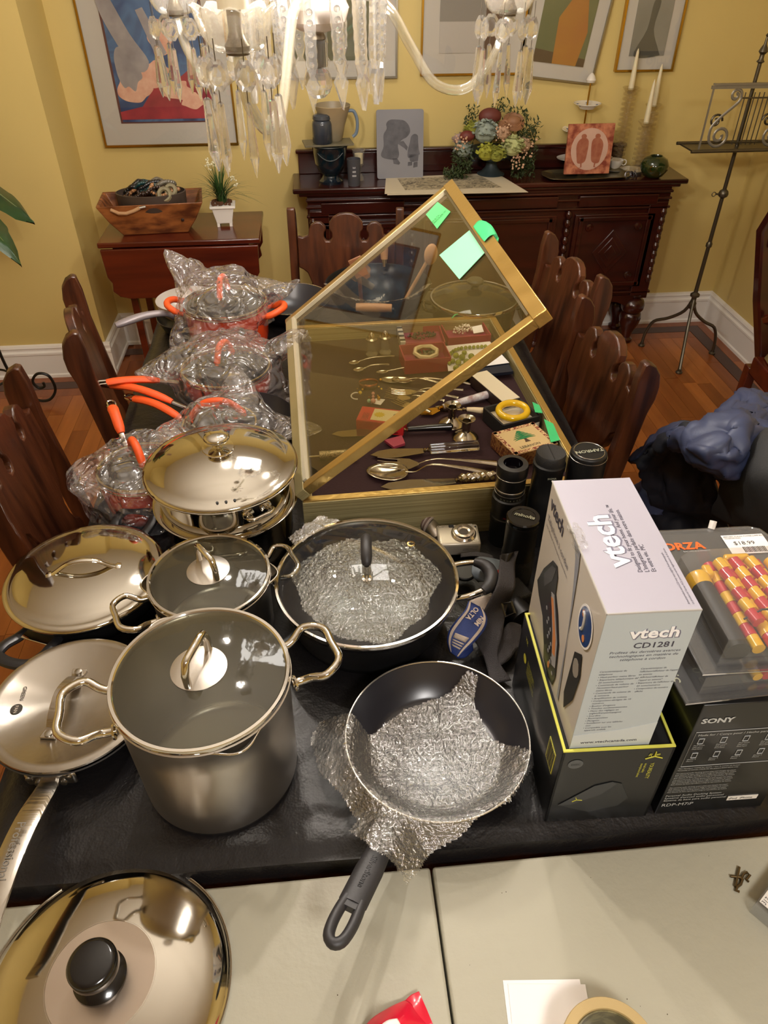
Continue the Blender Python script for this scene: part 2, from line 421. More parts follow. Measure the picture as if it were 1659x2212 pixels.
picture('framed dim green picture half hidden by the hanging prisms', -.13, .4, 1.215, 1.75, silvf, mat('dull green print', '6a6a4e', .6, 0, col2='4c4f38', vscale=6), 0, (.08, .07))
def art3(t, w, h, mx, mz):
    shape(t, mat('darker grey block', '86827c', .7), [(-.15, .33), (.15, .33), (.15, .2), (-.15, .2)])
    shape(t, mat('brown figure', '5a4436', .7), [(.05, .06), (.12, .06), (.12, .3), (.08, .36), (.05, .3)], -.006)
picture('framed pale grey print with thin gilt edge behind the curved glass arm', .502, .958, 1.222, 1.75, brass, mat('pale grey print', 'b3aea6', .6), 0, (.08, .085), extra=art3)
def art4(t, w, h, mx, mz):
    shape(t, mat('ochre dress paint', 'a8791f', .6, 0, col2='9a5a2c', vscale=3), [(-.03, mz), (.08, mz), (.10, mz + .13), (.07, mz + .26), (.02, mz + .27), (-.04, mz + .17)])
    shape(t, mat('pale skin paint', 'a09a74', .6), [(.03, mz + .25), (.075, mz + .25), (.085, mz + .31), (.07, mz + .42), (-.005, mz + .42), (-.01, mz + .38), (.0, mz + .34), (.03, mz + .33)], -.006)
    shape(t, mat('dark red balloon', '6b1c1e', .6), blob(.115, mz + .38, .035, .045, 16, .02), -.0064)
    shape(t, mat('brown ground paint', '4c3a22', .6), [(-w / 2 + mx, mz), (w / 2 - mx, mz), (w / 2 - mx, mz + .03), (-w / 2 + mx, mz + .05)], -.0052)
picture('crooked framed painting of a woman in an ochre dress with a red balloon', .935, 1.29, 1.195, 1.78, silvf, mat('olive green ground', '6e6f49', .6, 0, col2='59603c', vscale=5), radians(6.5), (.06, .065), extra=art4)
def art5(t, w, h, mx, mz):
    shape(t, mat('dark pool paint', '4b4b46', .6), [(-.06, mz), (.05, mz), (.05, mz + .02), (.01, mz + .1), (.02, mz + .2), (-.01, mz + .2), (-.02, mz + .1)])
picture('small framed grey print in gilt, rightmost on the far wall', 1.385, 1.655, 1.226, 1.78, brass, mat('misty grey print', '8f8d86', .6, 0, col2='75746c', vscale=4), 0, (.055, .06), extra=art5, y=YF)
tag(B((0, 0, 0), (.06, .02, .3)).build('framed_picture', mat('pinkish frame', '9c7c6c', .5), loc=(-1.62, YL - .012, 1.645), bevel=.003), 'corner of a pinkish brown frame high on the left pier wall', 'picture')
# ------------------------------------------------------------------ tables
def cr(P, t):
    n = len(P) - 1; f = min(t * n, n - 1e-6); i = int(f); u = f - i
    a, b, c, d = P[max(i - 1, 0)], P[i], P[i + 1], P[min(i + 2, n)]
    return .5 * ((2 * b) + (c - a) * u + (2 * a - 5 * b + 4 * c - d) * u * u + (-a + 3 * b - 3 * c + d) * u ** 3)
def patch(rows, amp=0, freq=10, ridged=False, seed=0, edge=0):
    R = [[Vector(p) for p in r] for r in rows]
    def fn(u, v):
        p = cr([cr(r, u) for r in R], v)
        if amp:
            q = p * freq + Vector((seed, 0, 0))
            n = noise.noise_vector(q)
            if ridged: n = Vector([(abs(a) - .2) * 1.6 for a in n]) + Vector([(abs(a) - .2) for a in noise.noise_vector(q * 2.6)]) * .7
            p = p + n * amp
        return p
    return fn
leather = mat('black leatherette', '161415', .34, 0, spec=.42, bump=.0)
def mk_leather():
    t = leather.node_tree; L = t.links; p = t.nodes['Principled BSDF']
    tc = nd(t, 'ShaderNodeTexCoord')
    n1 = nd(t, 'ShaderNodeTexNoise'); n1.inputs['Scale'].default_value = 7; n1.inputs['Detail'].default_value = 2; n1.inputs['Distortion'].default_value = 1.5
    n2 = nd(t, 'ShaderNodeTexVoronoi'); n2.inputs['Scale'].default_value = 260
    n3 = nd(t, 'ShaderNodeTexNoise'); n3.inputs['Scale'].default_value = 22; n3.inputs['Detail'].default_value = 5; n3.inputs['Distortion'].default_value = 2
    for n in (n1, n2, n3): L.new(tc.outputs['Object'], n.inputs['Vector'])
    b1 = nd(t, 'ShaderNodeBump'); b1.inputs['Strength'].default_value = .35; b1.inputs['Distance'].default_value = .010; L.new(n1.outputs['Fac'], b1.inputs['Height'])
    b2 = nd(t, 'ShaderNodeBump'); b2.inputs['Strength'].default_value = .12; b2.inputs['Distance'].default_value = .002; L.new(n2.outputs['Distance'], b2.inputs['Height']); L.new(b1.outputs[0], b2.inputs['Normal'])
    b3 = nd(t, 'ShaderNodeBump'); b3.inputs['Strength'].default_value = .2; b3.inputs['Distance'].default_value = .006; L.new(n3.outputs['Fac'], b3.inputs['Height']); L.new(b2.outputs[0], b3.inputs['Normal'])
    L.new(b3.outputs[0], p.inputs['Normal'])
    mr = nd(t, 'ShaderNodeMapRange'); mr.inputs[3].default_value = .28; mr.inputs[4].default_value = .44; L.new(n1.outputs['Fac'], mr.inputs[0]); L.new(mr.outputs[0], p.inputs['Roughness'])
mk_leather()
TX0, TX1, TY0, TY1 = -.515, .612, .478, 2.42
t = T('dining_table', 'long dark wooden dining table hidden beneath a black cover', 'table', (0.05, 1.45, 0))
B((0, 0, .738), (TX1 - TX0 - .02, TY1 - TY0 - .02, .034)).build('table_top', mahog, t, bevel=.006)
B((0, 0, .67), (.92, 1.7, .09)).build('apron', mahog, t)
for sx in (-1, 1):
    for sy in (-1, 1):
        MB().lathe([(.028, 0), (.04, .06), (.03, .12), (.045, .3), (.03, .5), (.04, .6), (.04, .625)], 16).build('leg', mahog, t, loc=(sx * .42, sy * .8, 0))
def cover_fn(u, v):
    # u along x, v along y with rounded overhang
    def ax(s, a, b, hang):
        L = (b - a) + 2 * hang; d = s * L
        if d < hang: return a - .006 * min(1, (hang - d) / .02), -(hang - d)
        if d > L - hang: return b + .006 * min(1, (d - L + hang) / .02), -(d - L + hang)
        return a + d - hang, 0
    x, dz1 = ax(u, TX0, TX1, .10); y, dz2 = ax(v, TY0, TY1, .10)
    z = ZT + min(dz1, dz2)
    if min(dz1, dz2) == 0:
        e = min(x - TX0, TX1 - x, y - TY0, TY1 - y); z -= .012 * max(0, 1 - e / .03) ** 2
    else:
        n = noise.noise(Vector((x * 9, y * 9, 0))) * .004
        if dz1 < 0: x += n * (1 if u > .5 else -1) + .004 * (1 if u > .5 else -1)
        if dz2 < 0: y += n
        z -= .004
    return Vector((x, y, z))
tag(MB().grid(cover_fn, 150, 200).build('table_cover', leather, None, solid=.0), 'wrinkled black leatherette cover over the dining table', 'table cover')
plastic = mat('off white folding table plastic', 'aeaa98', .40, 0, col2='a6a290', vscale=3, bump=.25, bscale=55)
t = T('folding_table', 'off-white plastic folding table in the foreground with a centre seam', 'table', (.108, .0, 0))
for s, w in ((-1, .9), (1, .9)):
    B((s * (w / 2 + .0015), .001, ZW - .02), (w, .92, .04)).build('panel', plastic, t, bevel=.004)
tg = mat('grey steel tube', '6d6d6b', .4, .6)
for s in (-1, 1):
    m = MB().tube([(s * .7, -.38, .0), (s * .7, -.38, .70), (s * .7, .33, .70), (s * .7, .33, 0)], .013, 8); m.build('leg_frame', tg, t)
B((0, 0, ZW - .046), (.06, .8, .012)).build('hinge_rail', tg, t)

# ------------------------------------------------------------------ dining chairs
def chair_outline():
    h = [(0, 1.005), (.022, 1.003), (.042, .993), (.056, .975), (.058, .955), (.05, .945), (.047, .928), (.055, .916), (.068, .916), (.076, .928), (.074, .943), (.068, .952), (.072, .965), (.085, .976), (.102, .977), (.118, .968), (.126, .952), (.128, .935), (.150, .928), (.166, .932),
         (.166, .83), (.150, .822), (.136, .81), (.128, .79), (.118, .765), (.098, .745), (.085, .72), (.086, .69), (.098, .665), (.118, .65), (.128, .63), (.122, .615), (.112, .605), (.122, .59), (.140, .57), (.150, .54), (.148, .50), (.14, .47), (.075, .462), (.072, .49), (.055, .49), (.052, .53), (.036, .56), (.015, .572), (0, .574)]
    return [(x, z) for x, z in h] + [(-x, z) for x, z in h[::-1][1:-1]]
TILT = radians(8)
def make_chair(label):
    t = T('dining_chair', label, 'chair', (0, 0, 0), 0, 'carved oak dining chairs round the table')
    Mt = TR(0, -.20, .44) @ RX(TILT) @ TR(0, 0, -.44)
    spl = MB().prism(chair_outline(), .024, Mt).build('splat', oakdark, t, bevel=.004, ang=30)
    for s in (-1, 1):
        for q in (-1, 1):
            r = MB()
            for R in (.034, .024, .013): r.torus((0, 0, 0), R, .0035, 20, 6, Mt @ TR(s * .108, q * .0125, .53) @ RX(pi / 2) @ SC(1, 1.1, 1))
            r.ball((0, 0, 0), .008, 8, 5, M=Mt @ TR(s * .108, q * .0125, .53))
            r.build('rosette', oakdark, spl)
        post = [(-.021, .44), (.021, .44), (.021, .90), (.026, .94), (.024, .97), (.015, 1.0), (.0, 1.018), (-.017, 1.025), (-.026, 1.02), (-.028, .98), (-.024, .93), (-.021, .90)]
        # board on edge: outline in y,z
        Mp = Mt @ TR(s * .181, .0, 0) @ RZ(pi / 2)
        MB().prism([(-a * 1.1, b) for a, b in post], .026, Mp).build('back_post', oakdark, t, bevel=.003, ang=30)
        MB().box((s * .181, -.19, .22), (.03, .042, .44)).build('rear_leg', oakdark, t, bevel=.003)
        MB().lathe([(.018, 0), (.026, .02), (.018, .06), (.02, .1), (.032, .16), (.034, .2), (.022, .3), (.03, .34), (.03, .42)], 14).build('front_leg', oakdark, t, loc=(s * .18, .2, 0))
        B((s * .18, 0, .12), (.02, .38, .028)).build('stretcher', oakdark, t, bevel=.003)
    B((0, .0, .415), (.40, .44, .05)).build('seat_rail', oakdark, t, bevel=.004)
    MB().grid(lambda u, v: Vector(((u - .5) * .38, (v - .5) * .40 + .01, .445 + .035 * (1 - abs(2 * u - 1) ** 4) * (1 - abs(2 * v - 1) ** 4))), 12, 12).build('seat', mat('worn brown seat leather', '4a3222', .45, bump=.1), t)
    return t
CH = [((.700, 1.543), pi / 2 + .08, 'carved oak dining chair nearest the box of the white phone, right side of the table'),
      ((.752, 2.03), pi / 2 + .13, 'carved oak dining chair on the right, farther, close to the sideboard'),
      ((-.655, 1.285), -pi / 2 + .10, 'carved oak dining chair cut off by the left edge of the photo'),
      ((-.632, 1.80), -pi / 2 + .24, 'carved oak dining chair seen edge-on beside the wrought iron plant stand'),
      ((.105, 2.52), pi - .09, 'carved oak dining chair at the far head of the table before the sideboard')]
c0 = None
for k, ((x, y), rz, lab) in enumerate(CH):
    c = make_chair(lab) if c0 is None else copy_tree(c0)
    c0 = c0 or c; c['label'] = lab; c.rotation_euler = (0, 0, rz)
    off = RZ(rz) @ Vector((0, -.20 - .08, 0))       # back top centre to chair origin
    c.location = (x - off.x, y - off.y, 0)

# ------------------------------------------------------------------ sideboard
SX0, SX1, SY, SZ = -.09, 1.735, 3.425, .83
t = T('sideboard', 'long dark mahogany carved sideboard with bulb feet against the far wall', 'sideboard', ((SX0 + SX1) / 2, (SY + YF) / 2, 0))
W2, D2 = (SX1 - SX0) / 2, (YF - SY - .005) / 2
m = MB().box((0, 0, SZ - .011), (2 * W2, 2 * D2, .022)); m.build('top', mahog, t, bevel=.006)
B((0, .005, SZ - .03), (2 * W2 - .05, 2 * D2 - .02, .018)).build('top_moulding', mahog, t, bevel=.006)
B((-.105, D2 - .012, SZ + .045), (2 * W2 - .27, .022, .09)).build('back_rail', mahog, t, bevel=.003)
B((-.105, D2 - .016, SZ + .097), (2 * W2 - .25, .03, .016)).build('back_rail_cap', mahog, t, bevel=.005)
B((0, .01, .53), (2 * W2 - .12, 2 * D2 - .03, .56)).build('body', mahog, t, bevel=.003)
FY = -D2 + .02
for z in (.775, .745, .705, .29): B((0, FY, z), (2 * W2 - .11, .02, .012)).build('bead_moulding', mahog, t, bevel=.004)
for xc, w in ((-.60, .42), (0, .66), (.60, .42)):
    B((xc, FY - .004, .74), (w - .04, .016, .05)).build('drawer_front', mahog, t, bevel=.004)
    d = B((xc, FY, .50), (w - .03, .02, .36)).build('door', mahog, t, bevel=.003)
    for q in ((0, .16, w - .06, .02), (0, -.16, w - .06, .02), (-(w / 2 - .045), 0, .02, .34), ((w / 2 - .045), 0, .02, .34)):
        B((xc + q[0], FY - .012, .50 + q[1]), (q[2], .012, q[3])).build('panel_moulding', mahog, d, bevel=.003)
    if xc:
        for k, sz in enumerate((.11, .075, .04)):
            MB().prism([(0, sz), (sz * .8, 0), (0, -sz), (-sz * .8, 0)], .01).build('carved_diamond', mahog, d, loc=(xc, FY - .012 - .005 * k, .50), bevel=.003)
        for sx in (-1, 1):
            for sz in (-1, 1): MB().lathe([(.022, 0), (.018, .006), (.01, .008), (.008, .014), (0, .015)], 12, TR(xc + sx * .12, FY - .008, .50 + sz * .12) @ RX(pi / 2)).build('carved_boss', mahog, d)
for xc in (-.83, -.37, .37, .83):
    pr_ = []
    for k in range(9):
        z = .34 + k * .04; pr_ += [(.008, z), (.014, z + .008), (.017, z + .02), (.014, z + .032)]
    MB().lathe(pr_ + [(.008, .70)], 12).build('turned_column', mahog, t, loc=(xc, FY - .008, 0))
for xc in (-.80, .80):
    B((xc, FY + .02, .50), (.09, .06, .46)).build('stile', mahog, t, bevel=.003)
for xc in (-.80, -.3, .3, .80):
    for yy in (FY + .03, D2 - .05):
        MB().lathe([(.028, 0), (.034, .01), (.034, .02), (.022, .03), (.028, .06), (.05, .11), (.056, .14), (.05, .165), (.044, .17), (.058, .19), (.06, .215), (.05, .235), (.024, .25), (.034, .262), (.034, .275)], 20).build('bulb_foot', mahog, t, loc=(xc, yy, 0))
ap = [(-.78, .27), (-.78, .20), (-.7, .235), (-.6, .25), (-.3, .25), (.0, .235), (.3, .25), (.6, .25), (.7, .235), (.78, .20), (.78, .27)]
MB().prism(ap, .018).build('apron', mahog, t, loc=(0, FY + .01, 0), smooth=False)

# ------------------------------------------------------------------ drop-leaf table
t = T('drop_leaf_table', 'red mahogany drop-leaf side table under the big framed print', 'table', (-.56, 3.26, 0))
B((0, 0, .727), (.66, .37, .022)).build('top', mahogr, t, bevel=.005)
leafp = [(-.32, .714), (.32, .714), (.315, .60), (.30, .575), (.305, .54), (.28, .515), (.24, .505), (-.24, .505), (-.28, .515), (-.305, .54), (-.30, .575), (-.315, .60)]
MB().prism(leafp, .016).build('drop_leaf', mahogr, t, loc=(0, -.19, 0), bevel=.003)
MB().prism(leafp, .016).build('drop_leaf', mahogr, t, loc=(0, .18, 0), bevel=.003)
B((0, 0, .665), (.56, .30, .10)).build('apron', mahogr, t, bevel=.002)
for sx in (-1, 1):
    for sy in (-1, 1): B((0, 0, 0), (.03, .03, .64)).build('leg', mahogr, t, loc=(sx * .24, sy * .13, .33), bevel=.003)
    B((sx * .24, 0, .12), (.02, .25, .02)).build('stretcher', mahogr, t)

# ------------------------------------------------------------------ armchair at the right edge
brocade = mat('faded brown brocade', '8d7a50', .8, 0, col2='4f4a35', vscale=14, sharp=.12, bump=.3, bscale=120)
brocade2 = mat('tan needlepoint seat', 'a08a55', .85, 0, col2='6b5a34', vscale=10, sharp=.1, bump=.3, bscale=120)
t = T('upholstered_armchair', 'carved mahogany armchair with faded brocade back at the right edge', 'armchair', (2.06, 2.50, 0), radians(-4))
fr = [(-.33, .30), (-.345, .60), (-.335, .86), (-.30, .93), (-.30, .97), (-.265, .98), (-.26, 1.02), (-.22, 1.05), (-.16, 1.06), (0, 1.09), (.16, 1.06), (.22, 1.05), (.26, 1.02), (.265, .98), (.30, .97), (.30, .93), (.335, .86), (.345, .60), (.33, .30)]
inn = [(-.24, .42), (-.275, .60), (-.31, .84), (-.25, .96), (0, 1.0), (.25, .96), (.31, .84), (.275, .60), (.24, .42)]
ring = MB(); o_ = fr + fr[::-1][:0]
fr = [(x * (.86 + .42 * (z - .3) / .6), z) for x, z in fr]; _n = len(fr); _in = [((x * .80), .42 + (z - .42) * .90 if z > .42 else z) for x, z in fr]
MB().prism(fr + _in[::-1], .055).build('back_frame', mahog, t, bevel=.008)
MB().prism([(-.16, .97), (-.2, 1.03), (-.1, 1.06), (-.06, 1.10), (0, 1.13), (.06, 1.10), (.1, 1.06), (.2, 1.03), (.16, .97)], .04)  .build('crest', mahog, t, bevel=.01)
for s in (-1, 1): MB().box((s * .36, -.02, .83), (.05, .05, .05)).box((s * .36, -.02, .865), (.06, .055, .014)).build('carved_block', mahog, t, bevel=.005)
def cush(pts, d, name, m_, loc, M=None):
    n = len(pts); c = (sum(p[0] for p in pts) / n, sum(p[1] for p in pts) / n)
    mb = MB(); vs = []; fs = []
    for k, (s, y) in enumerate(((1, 0), (.97, -.35), (.85, -.75), (.55, -.97))): vs += [(c[0] + (x - c[0]) * s, y * d, c[1] + (z - c[1]) * s) for x, z in pts]
    vs.append((c[0], -d, c[1]))
    for k in range(3): fs += [(k * n + i, k * n + (i + 1) % n, (k + 1) * n + (i + 1) % n, (k + 1) * n + i) for i in range(n)]
    fs += [(3 * n + i, 3 * n + (i + 1) % n, 4 * n) for i in range(n)]; fs.append(tuple(range(n))[::-1])
    mb.add(vs, fs, M); return mb.build(name, m_, t, loc=loc, ang=80)
cush(inn, .05, 'back_upholstery', brocade, (0, -.01, 0))
seat = [(-.33, -.36), (-.36, -.1), (-.30, .30), (-.1, .38), (.1, .38), (.30, .30), (.36, -.1), (.33, -.36)]
cush(seat, .09, 'seat_cushion', brocade2, (0, -.33, .40), RX(-pi / 2))
cush([(-.15, .45), (-.17, .62), (.2, .63), (.22, .45)], .06, 'lumbar_pillow', mat('striped blue edge pillow', '6c6a58', .8, 0, col2='59584a', vscale=20), (.03, -.09, 0))
B((.04, -.12, .625), (.30, .06, .02)).build('blue_band', mat('blue ribbon band', '27476b', .6), t, bevel=.006)
B((0, -.33, .355), (.66, .66, .08)).build('seat_rail', mahogr, t, bevel=.01)
for s in (-1, 1):
    MB().tube(smoothpath([(s * .335, -.02, .56), (s * .35, -.12, .60), (s * .355, -.28, .58), (s * .34, -.36, .50), (s * .33, -.38, .38)], 4), .022, 8).build('arm', mahogr, t)
    MB().tube(smoothpath([(s * .30, -.64, .35), (s * .32, -.66, .22), (s * .29, -.63, .08), (s * .30, -.65, 0)], 3), [.03] * 4 + [.024] * 3 + [.018] * 3, 8).build('front_leg', mahogr, t)
    MB().box((s * .31, .02, .17), (.04, .045, .34)).build('rear_leg', mahogr, t, bevel=.005)

for ch_ in t.children:
    if ch_.name.split('.')[0] in ('back_frame', 'crest', 'carved_block', 'back_upholstery', 'lumbar_pillow', 'blue_band'):
        ch_.rotation_euler.x = -radians(10); ch_.location.y += -.17 * .32; ch_.location.z += .01
# ------------------------------------------------------------------ music stand
iron = mat('aged wrought steel', '5d5648', .35, .8, bump=.1, bscale=60)
pewter = mat('dull pewter paint', '8a8478', .4, .5)
t = T('music_stand', 'tall wrought metal music stand with lyre desk and scrolled ends by the far right corner', 'music stand', (1.825, 3.26, 0))
MB().cyl((0, 0, .33), (0, 0, 1.36), .0095, .0075, 12).build('pole', iron, t)
for k, a in enumerate((250, 10, 130)):
    d = Vector((cos(radians(a)), sin(radians(a)), 0))
    p = [Vector((0, 0, .33)), d * .03 + Vector((0, 0, .25)), d * .10 + Vector((0, 0, .19)), d * .17 + Vector((0, 0, .15)), d * .20 + Vector((0, 0, .08)), d * .205 + Vector((0, 0, .015))]
    if k == 0: p = [Vector((0, 0, .33)), d * .05 + Vector((0, 0, .20)), d * .11 + Vector((0, 0, .10)), d * .16 + Vector((0, 0, .015))]
    l = MB().tube(smoothpath(p, 4), .008, 8).build('leg', iron, t)
    MB().lathe([(0, 0), (.016, 0), (.017, .006), (.010, .012), (.01, .02), (0, .024)], 12, TR(*(p[-1].x, p[-1].y, 0))).build('foot_pad', iron, l)
MB().lathe([(.009, .27), (.016, .28), (.018, .30), (.012, .31), (.012, .33), (.022, .335), (.022, .345), (.01, .355), (.01, .37)], 16).build('hub', iron, t)
MB().lathe([(.008, .57), (.014, .575), (.014, .59), (.008, .60)], 12).build('collar', iron, t)
MB().lathe([(.008, .79), (.02, .80), (.022, .81), (.018, .822), (.008, .83)], 12).build('collar', iron, t)
MB().tube([(-.02, -.005, .81), (-.04, -.01, .812)], .004, 6).torus((0, 0, 0), .009, .002, 12, 6, TR(-.05, -.012, .812) @ RX(pi / 2)).build('thumb_screw', iron, t)
MB().lathe([(.008, 1.31), (.016, 1.315), (.009, 1.325), (.009, 1.34), (.018, 1.35), (.012, 1.365), (.006, 1.375), (.004, 1.40), (.008, 1.405), (0, 1.415)], 12).build('finial', iron, t)
tr_ = B((0, .0, 1.0), (.44, .15, .006)).build('tray', iron, t)
for s in (-1, 1): MB().tube([(-.235, s * .075, 1.004), (.235, s * .075, 1.004)], .007, 8).build('rail', iron, tr_)
dk = T('lyre_desk', None, None, (0, -.045, 0)); dk.parent = t
fx = .19
MB().box((0, 0, 1.235), (2 * fx + .02, .008, .012)).box((-fx, 0, 1.12), (.006, .006, .23)).box((fx, 0, 1.12), (.006, .006, .23)).box((0, .003, 1.245), (2 * fx, .02, .006)).build('desk_frame', pewter, dk, smooth=False)
def scroll(cx, cz, r0, turns, a0, d=1):
    out = []
    for i in range(int(turns * 16) + 1):
        a = a0 + d * 2 * pi * i / 16; r = r0 * (1 - i / (turns * 16) * .78); out.append((cx + r * cos(a), 0, cz + r * sin(a)))
    return out
for s in (-1, 1):
    low = scroll(s * .115, 1.055, .045, 1.6, pi if s < 0 else 0, 1 if s < 0 else -1)
    up = scroll(s * .088, 1.205, .024, 1.3, 0 if s < 0 else pi, 1 if s < 0 else -1)
    mid = smoothpath([up[0], (s * .07, 0, 1.18), (s * .13, 0, 1.125), (s * .158, 0, 1.09), low[0]], 5)
    MB().tube(up[::-1] + list(mid)[1:] + low[1:], .006, 6, flat=.6, up=(0, 1, 0)).build('scroll', pewter, dk)
    low2 = scroll(s * .115, 1.10, .028, 1.4, 0 if s < 0 else pi, 1 if s < 0 else -1)
    MB().tube(low2, .0045, 6).build('small_scroll', iron, dk, loc=(0, .06, 0))
for k in range(6): MB().cyl((-.05 + k * .02, 0, 1.02), (-.05 + k * .02, 0, 1.215), .0022, n=6).build('lyre_string', iron, dk)
MB().box((0, 0, 1.03), (.12, .008, .004)).box((0, 0, 1.195), (.12, .008, .005)).build('string_bar', iron, dk, smooth=False)

# ------------------------------------------------------------------ plant on a wrought iron stand, left edge
wi = mat('black wrought iron', '17150f', .4, .4)
lf = mat('dark glossy leaf', '1f3a1e', .35, 0, col2='2d4d26', vscale=9, bump=.1, bscale=12)
t = T('plant_stand', 'black wrought iron plant stand with curled feet at the left edge', 'plant stand', (-1.50, 3.06, 0))
for a in (0, 120, 240):
    M_ = RZ(radians(a + 5))
    p = smoothpath([(.10, 0, .80), (.12, 0, .74), (.105, 0, .60), (.085, 0, .42), (.09, 0, .22), (.12, 0, .10), (.17, 0, .035), (.225, 0, .03), (.265, 0, .08), (.255, 0, .15), (.21, 0, .165), (.18, 0, .13), (.195, 0, .095), (.222, 0, .10), (.222, 0, .12)], 5)
    MB().tube([M_ @ q for q in p], .0065, 6).build('leg', wi, t)
    MB().tube([M_ @ Vector(q) for q in scroll(.075, .76, .035, 1.4, 0, 1)], .005, 6).build('scroll', wi, t)
MB().torus((0, 0, .16), .088, .005, 24, 6).build('ring', wi, t)
MB().torus((0, 0, .80), .10, .006, 24, 6).build('ring', wi, t)
MB().cyl((0, 0, .795), (0, 0, .805), .10, n=20).build('shelf', wi, t)
t = T('potted_plant', 'large dark green leaves drooping from a potted plant at the left edge', 'plant', (-1.50, 3.06, .806))
MB().lathe([(0, 0), (.075, 0), (.10, .15), (.105, .155), (.095, .155), (.09, .14), (0, .14)], 24).build('pot', mat('dark clay pot', '3a241a', .5), t)
rl = random.Random(5)
def leaf(base, tip, w, droop, k):
    b, e = Vector(base), Vector(tip); d = e - b; side = d.cross(Vector((0, 0, 1))).normalized()
    if k % 2: side = (side + Vector((0, 0, .4 * (1 if k % 4 == 1 else -1)))).normalized()
    def fn(u, v):
        wd = w * (sin(pi * min(1, v * 1.02) ** .75)) ** .8 * (1 + .08 * sin(v * 30)); s = (u - .5) * 2
        p = b + d * v + Vector((0, 0, droop * 4 * v * (1 - v))) + side * (s * wd) + Vector((0, 0, 1)) * (-abs(s) ** 1.3 * wd * .35 + .01 * sin(v * 22 + abs(s) * 3))
        return p
    l = MB().grid(fn, 8, 18).build('leaf', lf, t, ang=60)
    MB().tube([b + d * v + Vector((0, 0, droop * 4 * v * (1 - v) + .002)) for v in [i / 8 for i in range(9)]], [.004 - .0004 * i for i in range(9)], 5).build('midrib', mat('pale green stem', '6b7a44', .5), l)
PO = Vector((-1.50, 3.06, .806))
LV = [((.04, -.04, .30), at(74, 480, .86) - PO, .15, .05), ((.04, -.05, .26), at(46, 572, .80) - PO, .12, .08), ((.0, -.05, .28), at(20, 545, .80) - PO, .13, .08), ((0, 0, .30), (.30, -.02, .28), .075, .10), ((0, 0, .2), (-.2, -.25, .1), .08, .15), ((0, 0, .2), (-.3, .1, .15), .08, .12), ((0, 0, .25), (.1, -.1, .5), .07, .03), ((0, 0, .25), (-.12, 0, .5), .07, .03), ((.02, -.02, .26), at(-20, 560, .8) - PO, .08, .10)]
for k, a in enumerate(LV): leaf(*a, k)
for k in range(4): MB().cyl((0, 0, .13), LV[k][0], .006, n=6).build('stem', mat('pale green stem', '6b7a44', .5), t)

# ------------------------------------------------------------------ coats over a chair at the right
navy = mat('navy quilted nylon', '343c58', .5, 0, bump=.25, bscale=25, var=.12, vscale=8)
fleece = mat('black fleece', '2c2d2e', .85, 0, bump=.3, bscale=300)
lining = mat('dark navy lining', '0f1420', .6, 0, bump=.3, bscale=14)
# chair beneath
c = copy_tree(c0); c['label'] = 'carved oak dining chair buried under the coats at the right edge'; c.location = (.80, 1.10, 0); c.rotation_euler = (0, 0, pi / 2 + .1)
t = T('puffer_jacket', 'navy puffer jacket slung in a heap over a chair right of the table', 'jacket', (0, 0, 0))
def A(x, y, z): return at(x, y, z)
rows = [[A(1545, 930, .80), A(1575, 868, .86), A(1612, 842, .88), A(1655, 858, .86), A(1720, 890, .8)],
        [A(1500, 940, .90), A(1540, 915, .97), A(1600, 900, 1.0), A(1660, 905, .97), A(1730, 930, .9)],
        [A(1470, 925, .92), A(1500, 955, .98), A(1560, 960, 1.0), A(1640, 960, .98), A(1720, 980, .9)],
        [A(1425, 935, .86), A(1490, 985, .93), A(1550, 1005, .95), A(1600, 1020, .93), A(1700, 1040, .85)],
        [A(1500, 950, .84), A(1530, 1000, .86), A(1565, 1035, .88), A(1590, 1045, .86), A(1650, 1060, .8)]]
MB().grid(patch(rows, .022, 11, True), 70, 70).build('body', navy, t, solid=.012, ang=70)
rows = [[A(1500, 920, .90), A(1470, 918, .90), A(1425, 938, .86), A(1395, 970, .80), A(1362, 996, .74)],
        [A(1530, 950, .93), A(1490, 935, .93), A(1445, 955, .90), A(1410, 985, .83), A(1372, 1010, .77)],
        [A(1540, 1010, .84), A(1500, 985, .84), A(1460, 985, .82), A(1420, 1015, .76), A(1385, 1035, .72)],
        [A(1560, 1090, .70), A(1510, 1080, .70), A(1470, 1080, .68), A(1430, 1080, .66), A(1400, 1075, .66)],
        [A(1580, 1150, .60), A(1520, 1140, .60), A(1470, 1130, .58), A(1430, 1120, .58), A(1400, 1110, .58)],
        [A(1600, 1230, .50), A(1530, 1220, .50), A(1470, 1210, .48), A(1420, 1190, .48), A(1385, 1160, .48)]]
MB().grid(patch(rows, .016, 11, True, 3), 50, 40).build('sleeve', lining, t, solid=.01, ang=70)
rows = [[A(1503, 918, .905), A(1470, 915, .905), A(1425, 934, .865), A(1395, 966, .805), A(1360, 994, .745)],
        [A(1515, 932, .93), A(1475, 926, .925), A(1432, 942, .885), A(1402, 972, .82), A(1366, 1001, .76)]]
MB().grid(patch(rows, .006, 20, True, 3), 36, 6).build('cuff_edge', navy, t, solid=.014, ang=70)
rows = [[A(1370, 1050, .62), A(1400, 1040, .66), A(1425, 1065, .66)], [A(1360, 1080, .6), A(1400, 1070, .66), A(1425, 1085, .64)], [A(1380, 1120, .55), A(1405, 1110, .6), A(1430, 1110, .6)]]
MB().grid(patch(rows, .008, 20, True, 9), 16, 16).build('hem', navy, t, solid=.012, ang=70)
t = T('fleece_coat', 'black fleece coat draped over the navy jacket at the right edge', 'coat', (0, 0, 0))
